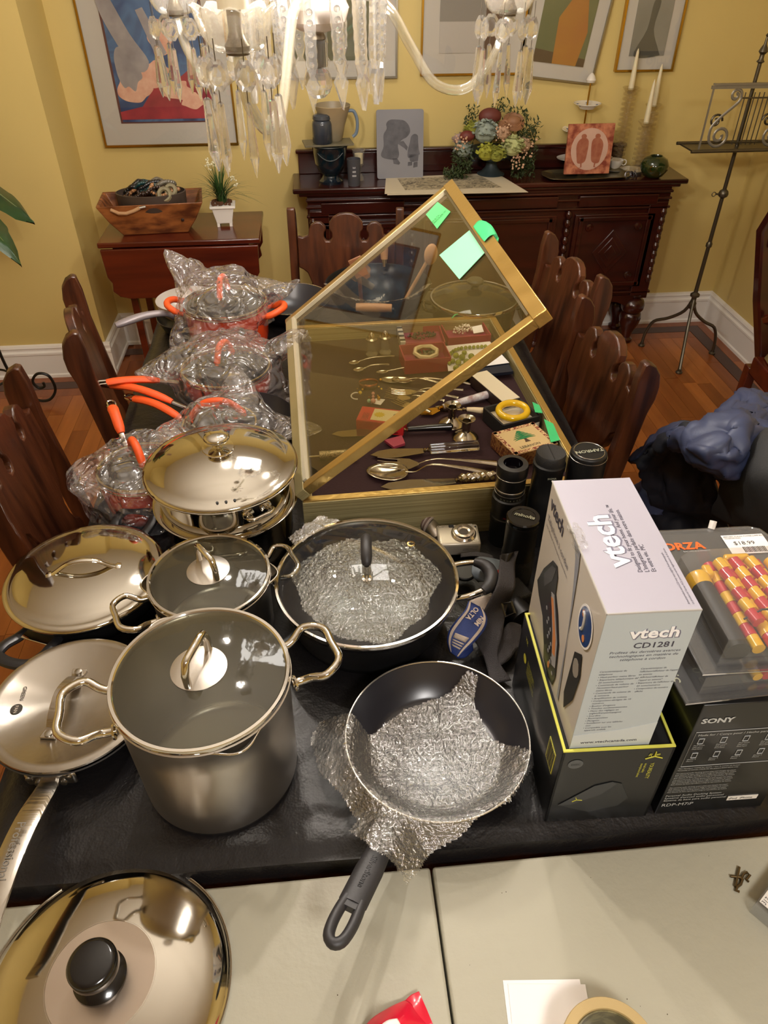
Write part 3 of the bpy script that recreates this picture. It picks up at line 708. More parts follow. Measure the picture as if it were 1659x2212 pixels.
rows = [[A(1655, 922, .95), A(1700, 915, .95), A(1760, 940, .9)], [A(1610, 935, .97), A(1680, 950, 1.0), A(1760, 970, .95)], [A(1580, 1010, .90), A(1650, 1020, .98), A(1760, 1040, .95)],
        [A(1560, 1060, .80), A(1640, 1080, .90), A(1760, 1100, .9)], [A(1545, 1110, .66), A(1620, 1150, .74), A(1760, 1180, .8)]]
MB().grid(patch(rows, .008, 8, False, 5), 30, 40).build('body', fleece, t, solid=.014, ang=80)
MB().tube([cr([Vector(r[0]) for r in rows], i / 20) + Vector((0, 0, .006)) for i in range(21)], .005, 6).build('seam', fleece, t)
rows = [[A(1500, 960, .90), A(1530, 985, .87), A(1565, 1025, .84)], [A(1495, 975, .85), A(1520, 1010, .84), A(1560, 1045, .80)]]
MB().grid(patch(rows, .006, 20, True, 11), 14, 6).build('collar', mat('dark leather trim', '26232c', .35, bump=.3, bscale=40), t, solid=.012, ang=70)
# ------------------------------------------------------------------ cookware
def ang_to(c, p): return atan2(p[1] - c[1], p[0] - c[0])
def pot_body(parent, r, h, m, r0=None, flare=.004, wall=.002, round_=.012, inner=None, base=None, z0=0):
    r0 = r0 or r
    prof = [(0, .001), (r0 - round_, .001), (r0 - round_ * .3, round_ * .3), (r0, round_)]
    prof += [(r0 + (r - r0) * t, round_ + (h - .004 - round_) * t) for t in (.25, .5, .75, 1)]
    prof += [(r + flare * .7, h - .001), (r + flare, h), (r + flare - .002, h + .001), (r - wall, h - .003), (r0 - wall, round_ + wall), (r0 - round_ - wall, .003), (0, .003)]
    b = MB().lathe(prof, 72).build('body', m, parent, ang=50, loc=(0, 0, z0))
    if base: MB().lathe([(0, 0), (r0 - .006, 0), (r0 - .002, .004), (r0 - .001, .012), (r0 - .006, .0125)], 64).build('base_disc', base, parent)
    if inner: MB().lathe([(0, .0035), (r0 - round_ - wall, .0035), (r0 - wall - .001, round_ + wall + .001), (r - wall - .0008, h - .004)], 72).build('inner_coating', inner, parent, ang=50)
    return b
def wire_loop(parent, a, r, z, w, out, m=None, rad=.0055, up=.012, name='side_handle', mid=None, bend=.35):
    M_ = RZ(a)
    pts = [(r - .004, -w * .36, z), (r + .012, -w * .36, z), (r + out * bend, -w * .40, z + up * .3), (r + out * .62, -w * .5, z + up * .8), (r + out * .98, -w * .33, z + up), (r + out, 0, z + up), (r + out * .98, w * .33, z + up), (r + out * .62, w * .5, z + up * .8), (r + out * bend, w * .40, z + up * .3), (r + .012, w * .36, z), (r - .004, w * .36, z)]
    o = MB().tube([M_ @ q for q in smoothpath([Vector(p) for p in pts], 4)], rad, 10).build(name, m or chrome, parent)
    for s in (-1, 1): MB().lathe([(.012, 0), (.011, .003), (.006, .004), (0, .0045)], 12, M_ @ TR(r - .001, s * w * .36, z) @ RY(pi / 2)).build('rivet', m or chrome, o)
    return o
def lid_glass(parent, r, dome, gm, rim=.0035, plate=0, hole=True):
    prof = [(0, dome)] + [(r * t, dome * (1 - t ** 2.2)) for t in (.12, .25, .4, .55, .7, .82, .92, .985)]
    MB().lathe(prof[1:], 72).add([], []).build('glass', gm, parent, ang=80) if plate else MB().lathe(prof, 72).build('glass', gm, parent, ang=80)
    MB().lathe([(r - .007, .0015), (r - .005, .0035), (r - .001, .0035), (r, .0015), (r, -.003), (r - .002, -.005), (r - .004, -.003), (r - .007, .0015)], 96).build('rim', chrome, parent)
    if plate:
        MB().lathe([(0, dome + .004), (plate * .6, dome + .0035), (plate, dome * (1 - (plate / r) ** 2.2) + .001), (plate, dome * (1 - (plate / r) ** 2.2) - .001)], 48).build('steel_plate', spun, parent)
def staple(parent, w, h, ang, z, m=chrome, rad=.0055, top=.8):
    M_ = RZ(ang); pts = [(-w / 2, 0, z - .002), (-w / 2 * 1.02, 0, z + h * .55), (-w / 2 * top, 0, z + h * .97), (-w / 2 * top + .006, 0, z + h), (w / 2 * top - .006, 0, z + h), (w / 2 * top, 0, z + h * .97), (w / 2 * 1.02, 0, z + h * .55), (w / 2, 0, z - .002)]
    return MB().tube([M_ @ Vector(p) for p in pts], rad, 10).build('handle', m, parent, ang=60)
def spout(parent, r, a, z, m):
    M_ = RZ(a)
    def fn(u, v):
        t = (u - .5) * 2; k = (cos(pi * t) + 1) / 2
        rr = r + (.001 + .014 * k) * v ** .8; return M_ @ Vector((rr * cos(t * .34), rr * sin(t * .34), z - .020 * k * (1 - v) - .001 * (1 - v) + .001 * v))
    MB().grid(fn, 24, 6).build('spout', m, parent, ang=70, solid=.0025)

# large stockpot
c = (-.186, .631)
t = T('stockpot', 'tall brushed steel stockpot with wire side handles, biggest pot in front', 'pot', (*c, ZT))
pot_body(t, .116, .212, spun, r0=.112, base=mat('dark grey base ring', '3c3a3a', .35, .6), inner=spun)
for p, zz in ((at(140, 1545, .95), .178), (at(705, 1400, .95), .178)): wire_loop(t, ang_to(c, p), .117, zz, .095, .068, rad=.006, up=.014)
spout(t, .117, ang_to(c, at(520, 1620, .97)), .211, chrome); spout(t, .117, ang_to(c, at(330, 1330, .97)), .211, chrome)
t = T('pot_lid', 'round glass lid with steel centre plate on the tall stockpot', 'lid', (*c, ZT + .2185))
lid_glass(t, .119, .014, greyglass, plate=.037)
a_, b_ = at(397, 1465, .995), at(447, 1377, .995); staple(t, .062, .040, ang_to(a_, b_), .014)
# saucepan
c = (-.214, .915)
t = T('saucepan', 'smaller brushed steel pot with wire handles between stockpot and steamer', 'pot', (*c, ZT))
pot_body(t, .1, .124, spun, r0=.098, base=mat('dark grey base ring', '3c3a3a', .35, .6), inner=spun)
wire_loop(t, ang_to(c, at(262, 1330, .87)), .101, .096, .085, .06, rad=.0055, up=.012)
wire_loop(t, ang_to(c, at(262, 1330, .87)) + pi, .101, .096, .085, .05, rad=.0055, up=.012)
spout(t, .101, ang_to(c, at(592, 1235, .89)), .123, chrome); spout(t, .101, ang_to(c, at(592, 1235, .89)) + pi, .123, chrome)
t = T('pot_lid', 'small glass lid with steel centre plate on the smaller steel pot', 'lid', (*c, ZT + .130))
lid_glass(t, .104, .012, greyglass, plate=.036)
a_, b_ = at(467, 1250, .905), at(418, 1195, .905); staple(t, .060, .040, ang_to(a_, b_), .012)
# black saute pan with domed steel lid
c = (-.455, 1.004)
t = T('saute_pan', 'wide black sauté pan with black loop handles under a mirror lid', 'pan', (*c, ZT))
pot_body(t, .136, .060, blackout, r0=.122, inner=nonstick, round_=.02)
for p in (at(50, 1400, .82), at(300, 1108, .82)):
    a = ang_to(c, p); M_ = RZ(a)
    pts = [(.128, -.03, .042), (.150, -.034, .044), (.175, -.038, .05), (.198, -.03, .054), (.205, 0, .055), (.198, .03, .054), (.175, .038, .05), (.150, .034, .044), (.128, .03, .042)]
    h = MB().tube([M_ @ q for q in smoothpath(pts, 4)], .0105, 10, flat=.62, up=(0, 0, 1)).build('loop_handle', phenolic, t)
    MB().box((.138, 0, .046), (.024, .06, .004), M_).build('handle_bracket', chrome, h, bevel=.001)
t = T('pan_lid', 'shallow mirror-steel domed lid with arched handle, left of the saucepans', 'lid', (*c, ZT + .0665))
MB().lathe([(0, .022), (.03, .0215), (.06, .019), (.09, .0145), (.115, .008), (.125, .004), (.129, .0045), (.136, .004), (.1415, .001), (.142, -.003), (.140, -.004)], 96).build('dome', steel, t, ang=60)
a_, b_ = at(103, 1248, .85), at(262, 1228, .85); aa = ang_to(a_, b_); L_ = (b_ - a_).length / 2
cc = ((a_ + b_) / 2 - Vector((*c, 0))); cc.z = 0
hp = [(-L_, 0, .015), (-L_ * .8, 0, .020), (-L_ * .4, 0, .037), (0, 0, .042), (L_ * .4, 0, .037), (L_ * .8, 0, .020), (L_, 0, .015)]
h = MB().tube([TR(cc.x * .5, cc.y * .5, 0) @ RZ(aa) @ q for q in smoothpath(hp, 5)], [.010] * 4 + [.006] * 23 + [.010] * 4, 10, flat=.55, up=(0, 0, 1)).build('handle', chrome, t)
# steamer pot
c = (-.203, 1.144)
t = T('steamer_pot', 'polished steel steamer base pot with chrome loop handles', 'pot', (*c, ZT))
MB().lathe([(0, 0), (.105, 0), (.118, .012), (.124, .04), (.124, .115), (.128, .118), (.138, .120), (.140, .124), (.136, .126), (.122, .122), (.121, .04), (.1, .006), (0, .004)], 80).build('body', steel, t, ang=50)
for da in (0, pi):
    a = ang_to(c, at(490, 1140, .88)) + da
    wire_loop(t, a, .124, .10, .078, .032, rad=.0052, up=.004, bend=.5)
t = T('steamer_insert', 'polished steel steamer insert nested in the base pot under the lid', 'pot', (*c, ZT + .1275))
MB().lathe([(0, -.045), (.112, -.045), (.119, -.035), (.122, -.005), (.126, .02), (.128, .055), (.131, .06), (.143, .062), (.145, .066), (.141, .068), (.126, .063), (.119, .0), (.112, -.04), (0, -.043)], 80).build('body', steel, t, ang=50)
wire_loop(t, ang_to(c, at(490, 1140, .88)) + .5, .128, .04, .05, .02, rad=.004, up=.0)
t = T('pot_lid', 'polished domed steel lid with mushroom knob and three vent holes', 'lid', (*c, ZT + .198))
MB().lathe([(0, .038), (.02, .0375), (.05, .0345), (.08, .028), (.105, .019), (.122, .010), (.131, .004), (.138, .003), (.1435, .0005), (.144, -.003), (.142, -.004)], 96).build('dome', steel, t, ang=60)
MB().lathe([(.030, .0365), (.029, .039), (.022, .040), (.010, .041), (.008, .047), (.010, .052), (.022, .056), (.0245, .060), (.022, .065), (.012, .068), (0, .069)], 40).build('knob', chrome, t, ang=60)
for k in (-1, 0, 1):
    a = ang_to(c, at(490, 1094, .96)) + k * .12; MB().cyl((.127 * cos(a), .127 * sin(a), .0055), (.1275 * cos(a), .1275 * sin(a), .0078), .0026, n=8).build('vent_hole', ink, t)
# wide black pan with glass lid
c = (.054, .905)
t = T('covered_pan', 'wide black casserole pan with rubber-grip handle holding bubble wrap', 'pan', (*c, ZT))
pot_body(t, .155, .103, blackout, r0=.138, inner=nonstick, round_=.03)
a = ang_to(c, at(1050, 1245, .86)); M_ = RZ(a)
for s in (-1, 1): MB().tube([M_ @ q for q in smoothpath([(.150, s * .040, .085), (.17, s * .041, .09), (.195, s * .036, .096), (.212, s * .024, .098)], 4)], .0052, 10).build('handle_arm', chrome, t)
MB().tube([M_ @ q for q in smoothpath([(.198, -.037, .096), (.213, -.024, .099), (.22, 0, .1), (.213, .024, .099), (.198, .037, .096)], 5)], [.008, .009, .010, .011, .0115, .012, .012, .012, .0125, .013, .0125, .012, .012, .012, .0115, .011, .0105, .010, .009, .0085, .008], 12).build('handle_grip', softblack, t)
t = T('pan_lid', 'large clear domed glass lid on the wide black pan, black loop handle', 'lid', (*c, ZT + .108))
lid_glass(t, .160, .034, film('clear lid glass', 'f2f4f2', 1.0, .01, .015))
dy = Vector((c[0], c[1])).normalized(); aa = atan2(dy.y, dy.x)
hp = [(-.036, 0, .033), (-.033, 0, .045), (-.034, 0, .062), (-.02, 0, .072), (0, 0, .075), (.02, 0, .072), (.034, 0, .062), (.033, 0, .045), (.036, 0, .033)]
MB().tube([RZ(aa) @ q for q in smoothpath(hp[:3], 4)], .0045, 10).tube([RZ(aa) @ q for q in smoothpath(hp[-3:], 4)], .0045, 10).build('handle_post', chrome, t)
MB().tube([RZ(aa) @ q for q in smoothpath(hp[2:7], 5)], [.006, .0075, .0085, .009] + [.0095] * 13 + [.009, .0085, .0075, .006], 12).build('handle_grip', softblack, t)
for s in (-1, 1): MB().lathe([(.009, .0325), (.009, .035), (.005, .036), (0, .0365)], 8, TR(s * .036 * cos(aa), s * .036 * sin(aa), 0)).build('screw', chrome, t)
MB().torus((0, 0, 0), .006, .002, 16, 6, TR(.083, .052, .026)).build('steam_vent', chrome, t)

# ---- bubble wrap
bubble = film('bubble wrap', 'f8fafa', 7.0, .05, .06, bump=.9, bscale=230, hazecol='dcdcdc', bdist=.004)
def wrap_sheet(name, label, hf, poly, step=.0026, pitch=.0105, amp=.0028, seed=0, group=None):
    """bubble wrap laid over the height field hf(x,y), cut to the polygon"""
    xs = [p[0] for p in poly]; ys = [p[1] for p in poly]; x0, x1, y0, y1 = min(xs), max(xs), min(ys), max(ys)
    def inside(v):
        x, y = v[0], v[1]; r = False; j = len(poly) - 1
        for i in range(len(poly)):
            a, b = poly[i], poly[j]
            if (a[1] > y) != (b[1] > y) and x < (b[0] - a[0]) * (y - a[1]) / (b[1] - a[1]) + a[0]: r = not r
            j = i
        return r
    def fn(u, v):
        x, y = x0 + (x1 - x0) * u, y0 + (y1 - y0) * v
        row = round(y / (pitch * .866)); xo = (row % 2) * pitch / 2; cx = round((x - xo) / pitch) * pitch + xo; cy = row * pitch * .866
        d = sqrt((x - cx) ** 2 + (y - cy) ** 2) / (pitch * .5)
        b = amp * sqrt(max(0, 1 - d * d))
        q = Vector((x * 14 + seed, y * 14, 0)); w = noise.noise(q) * .006 + abs(noise.noise(q * 2.3)) * .006 + noise.noise(q * 6) * .0015
        q2 = Vector((x * 40 + seed, y * 40, 3)); jx = noise.noise_vector(q2) * .0035
        return Vector((x + jx.x, y + jx.y, hf(x, y) + b + w))
    nu, nv = int((x1 - x0) / step), int((y1 - y0) / step)
    return tag(MB().grid(fn, nu, nv, mask=inside).build('bubble_wrap', bubble, None, ang=70), label, 'bubble wrap')
def sm(a, b, x): t_ = max(0, min(1, (x - a) / (b - a))); return t_ * t_ * (3 - 2 * t_)
cg = c
cyc = [(cg[0] + .128 * (1 + .06 * sin(3 * a) + .05 * sin(7 * a + 1)) * cos(a), cg[1] + .128 * (1 + .06 * sin(3 * a) + .04 * sin(8 * a)) * sin(a)) for a in [2 * pi * k / 40 for k in range(40)]]
wrap_sheet('w', 'bubble wrap lying beneath the clear glass lid of the wide black pan', lambda x, y: ZT + .088 + .012 * (1 - ((x - cg[0]) ** 2 + (y - cg[1]) ** 2) / .0164), cyc, seed=3)
fl_ = [tuple(at(*p)[:2]) for p in ((640, 1195, .875), (620, 1170, .875), (690, 1100, .90), (740, 1120, .89), (700, 1150, .875))]
wrap_sheet('w', 'corner of bubble wrap sticking out behind the clear glass lid', lambda x, y: .884 + .04 * max(0, y - 1.03), fl_, seed=8)

# ---- frying pan in front
c = (.137, .619)
t = T('frying_pan', 'black nonstick frying pan with long black handle, at the front of the table', 'pan', (*c, ZT))
R_ = .137
MB().lathe([(0, 0), (.098, 0), (.104, .003), (.125, .032), (.1355, .053), (.137, .0555)], 96).build('body', blackout, t, ang=60)
MB().lathe([(0, .004), (.094, .004), (.102, .008), (.122, .034), (.1345, .055)], 96).build('inner_coating', nonstick, t, ang=60)
MB().torus((0, 0, .0555), .1362, .0014, 110, 6).build('rim', mat('bare aluminium rim', 'd8d2c8', .25, .9), t)
p0_, p1_ = at(850, 1775, .81), at(712, 2056, .835)
d = (p1_ - p0_); L_ = d.length; aa = atan2(d.y, d.x)
t['label'] = t['label']
h = MB()
Mh = TR(p0_.x - c[0], p0_.y - c[1], .045) @ RZ(aa) @ RY(-atan2(.03, L_))
half = [(0, .011), (.02, .014), (.06, .0165), (.10, .0175), (L_ - .05, .0185), (L_ - .02, .018), (L_ - .006, .012), (L_, .004)]
hx = [(L_ - .052, 0), (L_ - .046, .006), (L_ - .03, .0075), (L_ - .018, .0055), (L_ - .014, 0)]
# handle with a slot: two rails joined to the grip
def hsec(x, w, th=.0085, n=12): return [(x, w * cos(2 * pi * k / n), th * sin(2 * pi * k / n)) for k in range(n)]
vs = []; xsn = [0, .015, .04, .08, .12, L_ - .06]
wid = lambda x: .011 + .0075 * sm(0, .07, x)
for x in xsn: vs += hsec(x, wid(x), .0085 if x < .1 else .0078)
fs = [(i * 12 + k, i * 12 + (k + 1) % 12, (i + 1) * 12 + (k + 1) % 12, (i + 1) * 12 + k) for i in range(len(xsn) - 1) for k in range(12)] + [tuple(range(12))[::-1], tuple(range((len(xsn) - 1) * 12, len(xsn) * 12))]
h.add(vs, fs, Mh)
lp = [(L_ - .066, -.0095, 0), (L_ - .05, -.0115, 0), (L_ - .03, -.0118, 0), (L_ - .014, -.0085, 0), (L_ - .008, 0, 0), (L_ - .014, .0085, 0), (L_ - .03, .0118, 0), (L_ - .05, .0115, 0), (L_ - .066, .0095, 0)]
h.tube([Mh @ q for q in smoothpath(lp, 3)], .0072, 10)
h.box((L_ - .060, 0, 0), (.016, .02, .012), Mh)
h = h.build('handle', softblack, t, ang=60)
Mt_ = Mh @ TR(.062, -.003, .0083)
text('SilverStone', .0115, ink, t, Mt_ @ RZ(0), sx=.9, ext=.0004, bold=.0001)
rimz = ZT + .0555
def hf(x, y):
    r = sqrt((x - c[0]) ** 2 + (y - c[1]) ** 2)
    if r < R_: return ZT + .014 + .010 * sm(.05, .1, r) + .034 * sm(.095, R_, r)
    o = rimz + .003 - (r - R_) * 1.0
    # over the handle
    q = Vector((x, y, 0)) - Vector((p0_.x, p0_.y, 0)); al = q.x * cos(aa) + q.y * sin(aa); pe = abs(-q.x * sin(aa) + q.y * cos(aa))
    hz = .823 + .03 * max(0, al) / L_ - max(0, pe - .018) * .8
    return max(o, hz if al > -.01 else 0, (ZT + .006) if y > .47 else ZW + .03)
wp = [(1008, 1468, .80), (1032, 1478, .80), (1026, 1520, .79), (1060, 1590, .79), (1150, 1628, .82), (1158, 1650, .82), (1100, 1745, .81), (1050, 1782, .79), (985, 1830, .79), (930, 1850, .79), (905, 1890, .80), (880, 1925, .80), (850, 1885, .81), (805, 1850, .82), (752, 1808, .79), (770, 1775, .80), (735, 1740, .77), (690, 1690, .77), (668, 1600, .77), (690, 1545, .78), (745, 1545, .81), (800, 1580, .80), (870, 1530, .79), (950, 1505, .79)]
wrap_sheet('w', 'crumpled sheet of bubble wrap spilling out of the frying pan and over its handle', hf, [tuple(at(*p)[:2]) for p in wp], seed=20)
# ---- steel skillet with flat lid
c = (-.419, .729)
t = T('skillet', 'dark anodised skillet with long brushed steel handle at the left edge', 'pan', (*c, ZT))
gm = mat('grey anodised aluminium', '3e3d3c', .38, .5)
pot_body(t, .121, .050, gm, r0=.10, inner=nonstick, round_=.022)
p0_ = Vector((-.431 - c[0], .606 - c[1], .036))
aa = radians(-93)
br = MB().box((.117, 0, .036), (.008, .072, .026), RZ(aa)).build('handle_bracket', satin, t, bevel=.004)
for yy in (-.028, -.018, .018, .028): MB().lathe([(.0055, 0), (.005, .003), (0, .0045)], 12, RZ(aa) @ TR(.121, yy, .036 + (.006 if abs(yy) > .02 else -.006)) @ RY(pi / 2)).build('rivet', satin, br)
hp = smoothpath([(.12, 0, .036), (.14, 0, .040), (.19, 0, .060), (.25, 0, .072), (.31, 0, .070), (.345, 0, .058)], 4)
m = MB(); nn = len(hp)
for side in (0,):
    vs = []; fs = []
    for i, p in enumerate(hp):
        w = .0125 + .0045 * sin(pi * min(1, i / nn * 1.1)) ; th = .0045
        for yy, zz in ((-w, -.002), (-w, .002), (-w * .7, th), (w * .7, th), (w, .002), (w, -.002), (w * .7, -th), (-w * .7, -th)): vs.append(RZ(aa) @ Vector((p[0], yy, p[2] + zz)))
    fs = [(i * 8 + k, i * 8 + (k + 1) % 8, (i + 1) * 8 + (k + 1) % 8, (i + 1) * 8 + k) for i in range(nn - 1) for k in range(8)] + [tuple(range(8)), tuple(range((nn - 1) * 8, nn * 8))]
m.add(vs, fs); m.build('handle', brushed, t, ang=30)
MB().cyl(RZ(aa) @ Vector((.333, 0, .060)), RZ(aa) @ Vector((.334, 0, .0685)), .004, n=12).build('hanging_hole', ink, t)
text('Professional', .0165, mat('engraved grey', '8d8a84', .4, .7), t, RZ(aa) @ TR(.205, -.004, .0776), sx=.95, ext=.0002)
t = T('pan_lid', 'flat brushed steel lid with riveted strap handle on the skillet', 'lid', (*c, ZT + .0565))
radial = mat('radial brushed steel', 'b5afa6', .26, 1, bump=.12, bscale=30)
def mk_radial(m_):
    tt = m_.node_tree; L = tt.links; p = tt.nodes['Principled BSDF']; p.inputs['Anisotropic'].default_value = .75; p.inputs['Anisotropic Rotation'].default_value = .25
    tg_ = nd(tt, 'ShaderNodeTangent'); tg_.direction_type = 'RADIAL'; tg_.axis = 'Z'; L.new(tg_.outputs[0], p.inputs['Tangent'])
mk_radial(radial)
MB().lathe([(0, .003), (.106, .002), (.109, .0045), (.118, .005), (.1235, .003), (.124, 0), (.122, -.002)], 96).build('disc', radial, t, ang=50)
a_, b_ = at(100, 1592, .83), at(172, 1443, .83); aa2 = ang_to(a_, b_); L_ = (b_ - a_).length / 2; cc = (a_ + b_) / 2 - Vector((*c, 0))
hp = smoothpath([(-L_, 0, .0045), (-L_ * .78, 0, .005), (-L_ * .55, 0, .018), (0, 0, .030), (L_ * .55, 0, .018), (L_ * .78, 0, .005), (L_, 0, .0045)], 4)
m = MB(); vs = []
for i, p in enumerate(hp):
    e = abs(p[0]) / L_; w = .0075 + .004 * sm(.7, .95, e)
    for yy, zz in ((-w, -.0018), (-w, .0018), (w, .0018), (w, -.0018)): vs.append((p[0], yy, p[2] + zz))
nn = len(hp)
m.add(vs, [(i * 4 + k, i * 4 + (k + 1) % 4, (i + 1) * 4 + (k + 1) % 4, (i + 1) * 4 + k) for i in range(nn - 1) for k in range(4)] + [(0, 1, 2, 3), tuple(range((nn - 1) * 4, nn * 4))], TR(cc.x, cc.y, 0) @ RZ(aa2))
h = m.build('handle', brushed, t, ang=30, bevel=.0008)
for s in (-1, 1): MB().lathe([(.006, .006), (.0055, .009), (0, .0105)], 14, TR(cc.x, cc.y, 0) @ RZ(aa2) @ TR(s * L_ * .9, 0, 0)).build('rivet', satin, h)
gp = at(33, 1527, .83); eng = mat('engraved grey', '8d8a84', .4, .7)
MB().torus((gp.x - c[0], gp.y - c[1], .0035), .0085, .0006, 30, 4).build('logo_ring', mat('dark etched steel', '4a4743', .5, .5), t)
MB().cyl((gp.x - c[0], gp.y - c[1], .003), (gp.x - c[0], gp.y - c[1], .0036), .0078, n=28).build('logo_disc', mat('dark etched steel', '4a4743', .5, .5), t)
text('PAN', .0075, mat('pale etched steel', 'c9c2b6', .4, .5), t, TR(gp.x - c[0] - .003, gp.y - c[1] + .0062, .0037) @ RZ(radians(-88)), ext=.0001)
text('GREEN', .0085, mat('dark etched steel', '4a4743', .5, .5), t, TR(gp.x - c[0] - .001, gp.y - c[1] + .042, .0036) @ RZ(radians(-88)), ext=.0001)
# ---- conical lid in the foreground
p = at(225, 2122, ZW + .02)
t = T('pan_lid', 'large mirror-steel conical lid with black knob, bottom left corner', 'lid', (p.x, p.y, ZW + .001))
MB().lathe([(.063, .036), (.066, .0355), (.09, .031), (.118, .0235), (.137, .0145), (.146, .006), (.149, .001), (.1505, .001), (.1505, .004)][::1], 110).build('cone', steel, t, ang=60)
MB().lathe([(0, .0362), (.0645, .0358)], 80).build('centre_disc', mat('satin pinkish steel', 'bcaea0', .34, 1), t)
MB().lathe([(.030, .036), (.031, .040), (.026, .044), (.019, .047), (.019, .054), (.026, .058), (.0285, .064), (.0285, .078), (.026, .0815), (.022, .083), (0, .084)], 56).build('knob', blackp, t, ang=40)

# ---- orange enamel set in plastic bags at the back left
bagfilm = film('clear plastic bag', 'f8f6f6', 3.2, .11, .09, bump=1.0, bscale=17, hazecol='e8e2e2', bdist=.06, crease=True)
redprint = mat('red print on plastic', 'c43a58', .5, 0)
def bag(label, c, z0, zt, r, rt, ears=(), amp=.016, seed=0, skirt=0.0, apex=(0, 0), zmid=None):
    zmid = zmid or (z0 + .72 * (zt - z0))
    def fn(u, v):
        a = 2 * pi * u
        if v < .45:
            k = v / .45; rr = rt + (r - rt) * k; z = zt + (zmid - zt) * k ** 1.2
            cx, cy = apex[0] * (1 - k), apex[1] * (1 - k); rr *= (k + .02) / 1.02 if k < .3 else 1
        else:
            k = (v - .45) / .55; rr = r * (1 + .05 * sin(pi * k)) + skirt * k; z = zmid + (z0 - zmid) * k; cx = cy = 0
        ex = 0; ez = 0
        for ea, el, eh, ew, ev in ears:
            da = (a - radians(ea) + pi) % (2 * pi) - pi
            g = math.exp(-(da / ew) ** 2) * math.exp(-((v - ev) / .14) ** 2); ex += el * g; ez += eh * g
        p = Vector((c[0] + cx + (rr + ex) * cos(a), c[1] + cy + (rr + ex) * sin(a), z + ez))
        n = noise.noise_vector(Vector((p.x * 16 + seed, p.y * 16, p.z * 16))) * amp + noise.noise_vector(Vector((p.x * 45, p.y * 45 + seed, p.z * 45))) * amp * .35
        n *= .35 + .65 * min(1, v * 3)
        p += n; p.z = max(p.z, ZT + .003); return p
    return tag(MB().grid(fn, 100, 48, wrap=True).build('plastic_bag', bagfilm, None, ang=18), label, 'plastic bag')
def orange_pot(label, c, r, h, loops=(), mouth=None):
    t = T('enamel_pot', label, 'pot', (*c, ZT))
    MB().lathe([(0, 0), (r * .80, 0), (r * .9, .006), (r * .97, h * .35), (r, h * .7), (r, h - .003), (r + .004, h), (r - .002, h + .001), (r * .95, h * .4), (r * .8, .01), (0, .008)], 64).build('body', orange, t, ang=50)
    MB().lathe([(0, .0095), (r * .79, .0115), (r * .94, h * .4), (r - .003, h - .001)], 56).build('inner_coating', mat('dark grey enamel inside', '4a4846', .35), t)
    MB().torus((0, 0, h), r + .002, .0018, 64, 6).build('rim', chrome, t)
    for a in loops:
        M_ = RZ(a); w = .036
        pts = smoothpath([(r - .002, -w, h - .02), (r + .02, -w * 1.02, h - .012), (r + .044, -w * .7, h - .002), (r + .054, 0, h), (r + .044, w * .7, h - .002), (r + .02, w * 1.02, h - .012), (r - .002, w, h - .02)], 4)
        MB().tube([M_ @ q for q in pts], [.006] * 3 + [.0095] * (len(pts) - 6) + [.006] * 3, 10).build('loop_handle', silicone, t)
    return t
def orange_lid(label, c, z, r, a, w=.05, hh=.045):
    t = T('pot_lid', label, 'lid', (*c, z)); lid_glass(t, r, .022, film('tinted lid glass', 'c8ccc6', 1.2, .06, .02, hazecol='a8a8a0'))
    pts = smoothpath([(-w, 0, .02), (-w * .9, 0, .03), (-w * .5, 0, hh + .01), (0, 0, hh + .017), (w * .5, 0, hh + .01), (w * .9, 0, .03), (w, 0, .02)], 4)
    MB().tube([RZ(a) @ q for q in pts], [.005] * 3 + [.0085] * (len(pts) - 6) + [.005] * 3, 10).build('handle', silicone, t); return t
def long_handle(t, c, p0, p1, rad=.0115, arch=.012):
    """silicone grip from p0 (at the pan) to p1 with a chrome eye"""
    o = Vector((*c, ZT)); a, b = Vector(p0) - o, Vector(p1) - o; d = (b - a).normalized(); L_ = (b - a).length
    s0 = a - d * .045; s0.z = min(s0.z, a.z) - .008
    MB().tube([s0, a + d * .01], .006, 8, flat=.8, up=(0, 0, 1)).build('handle_stem', chrome, t)
    pts = [a + d * (L_ - .028) * k / 8 + Vector((0, 0, arch * sin(pi * k / 8))) for k in range(9)]
    h = MB().tube(pts, [rad * .7, rad * .95, rad, rad, rad, rad * 1.02, rad * 1.05, rad * 1.1, rad * 1.0], 12, flat=.72, up=(0, 0, 1)).build('handle_grip', silicone, t)
    e = pts[-1]; q = RZ(atan2(d.y, d.x))
    MB().tube([TR(*e) @ q @ Vector(v) for v in ((-.004, -.008, 0), (.018, -.009, 0), (.028, -.006, 0), (.031, 0, 0), (.028, .006, 0), (.018, .009, 0), (-.004, .008, 0))], .0035, 8, flat=1.3, up=(0, 0, 1)).build('handle_eye', chrome, t)
ci, cj, ck, cl, cm, cn, co, cpp = (-.395, 1.285), (-.195, 1.52), (-.255, 1.755), (-.27, 2.035), (-.40, 2.185), (-.09, 2.235), (.185, 2.195), (.46, 2.05)
t = orange_pot('small red-orange enamel saucepan in a plastic bag, nearest of the orange set', ci, .088, .095)
long_handle(t, ci, at(262, 935, .865), at(236, 862, .90))
orange_lid('glass lid with orange handle on the small orange saucepan inside its bag', ci, ZT + .103, .09, ang_to((0, 0), (.5, -1)) + pi, .042)
bag('crumpled clear plastic bag around the small orange saucepan', ci, ZT + .004, ZT + .155, .105, .03, ((200, .03, .02, .5, .55), (60, .05, .0, .4, .5), (180, .03, 0, .5, .9)), seed=1, skirt=.012, apex=(.0, .04))
t = T('orange_handle_skillet', 'upper black nonstick skillet with orange handle behind the steamer', 'pan', (*cj, ZT + .026))
def skil(t, r, h):
    MB().lathe([(0, 0), (r * .74, 0), (r * .84, .006), (r, h), (r - .002, h + .0005), (r * .82, .009), (r * .72, .003), (0, .003)], 72).build('body', nonstick, t, ang=50)
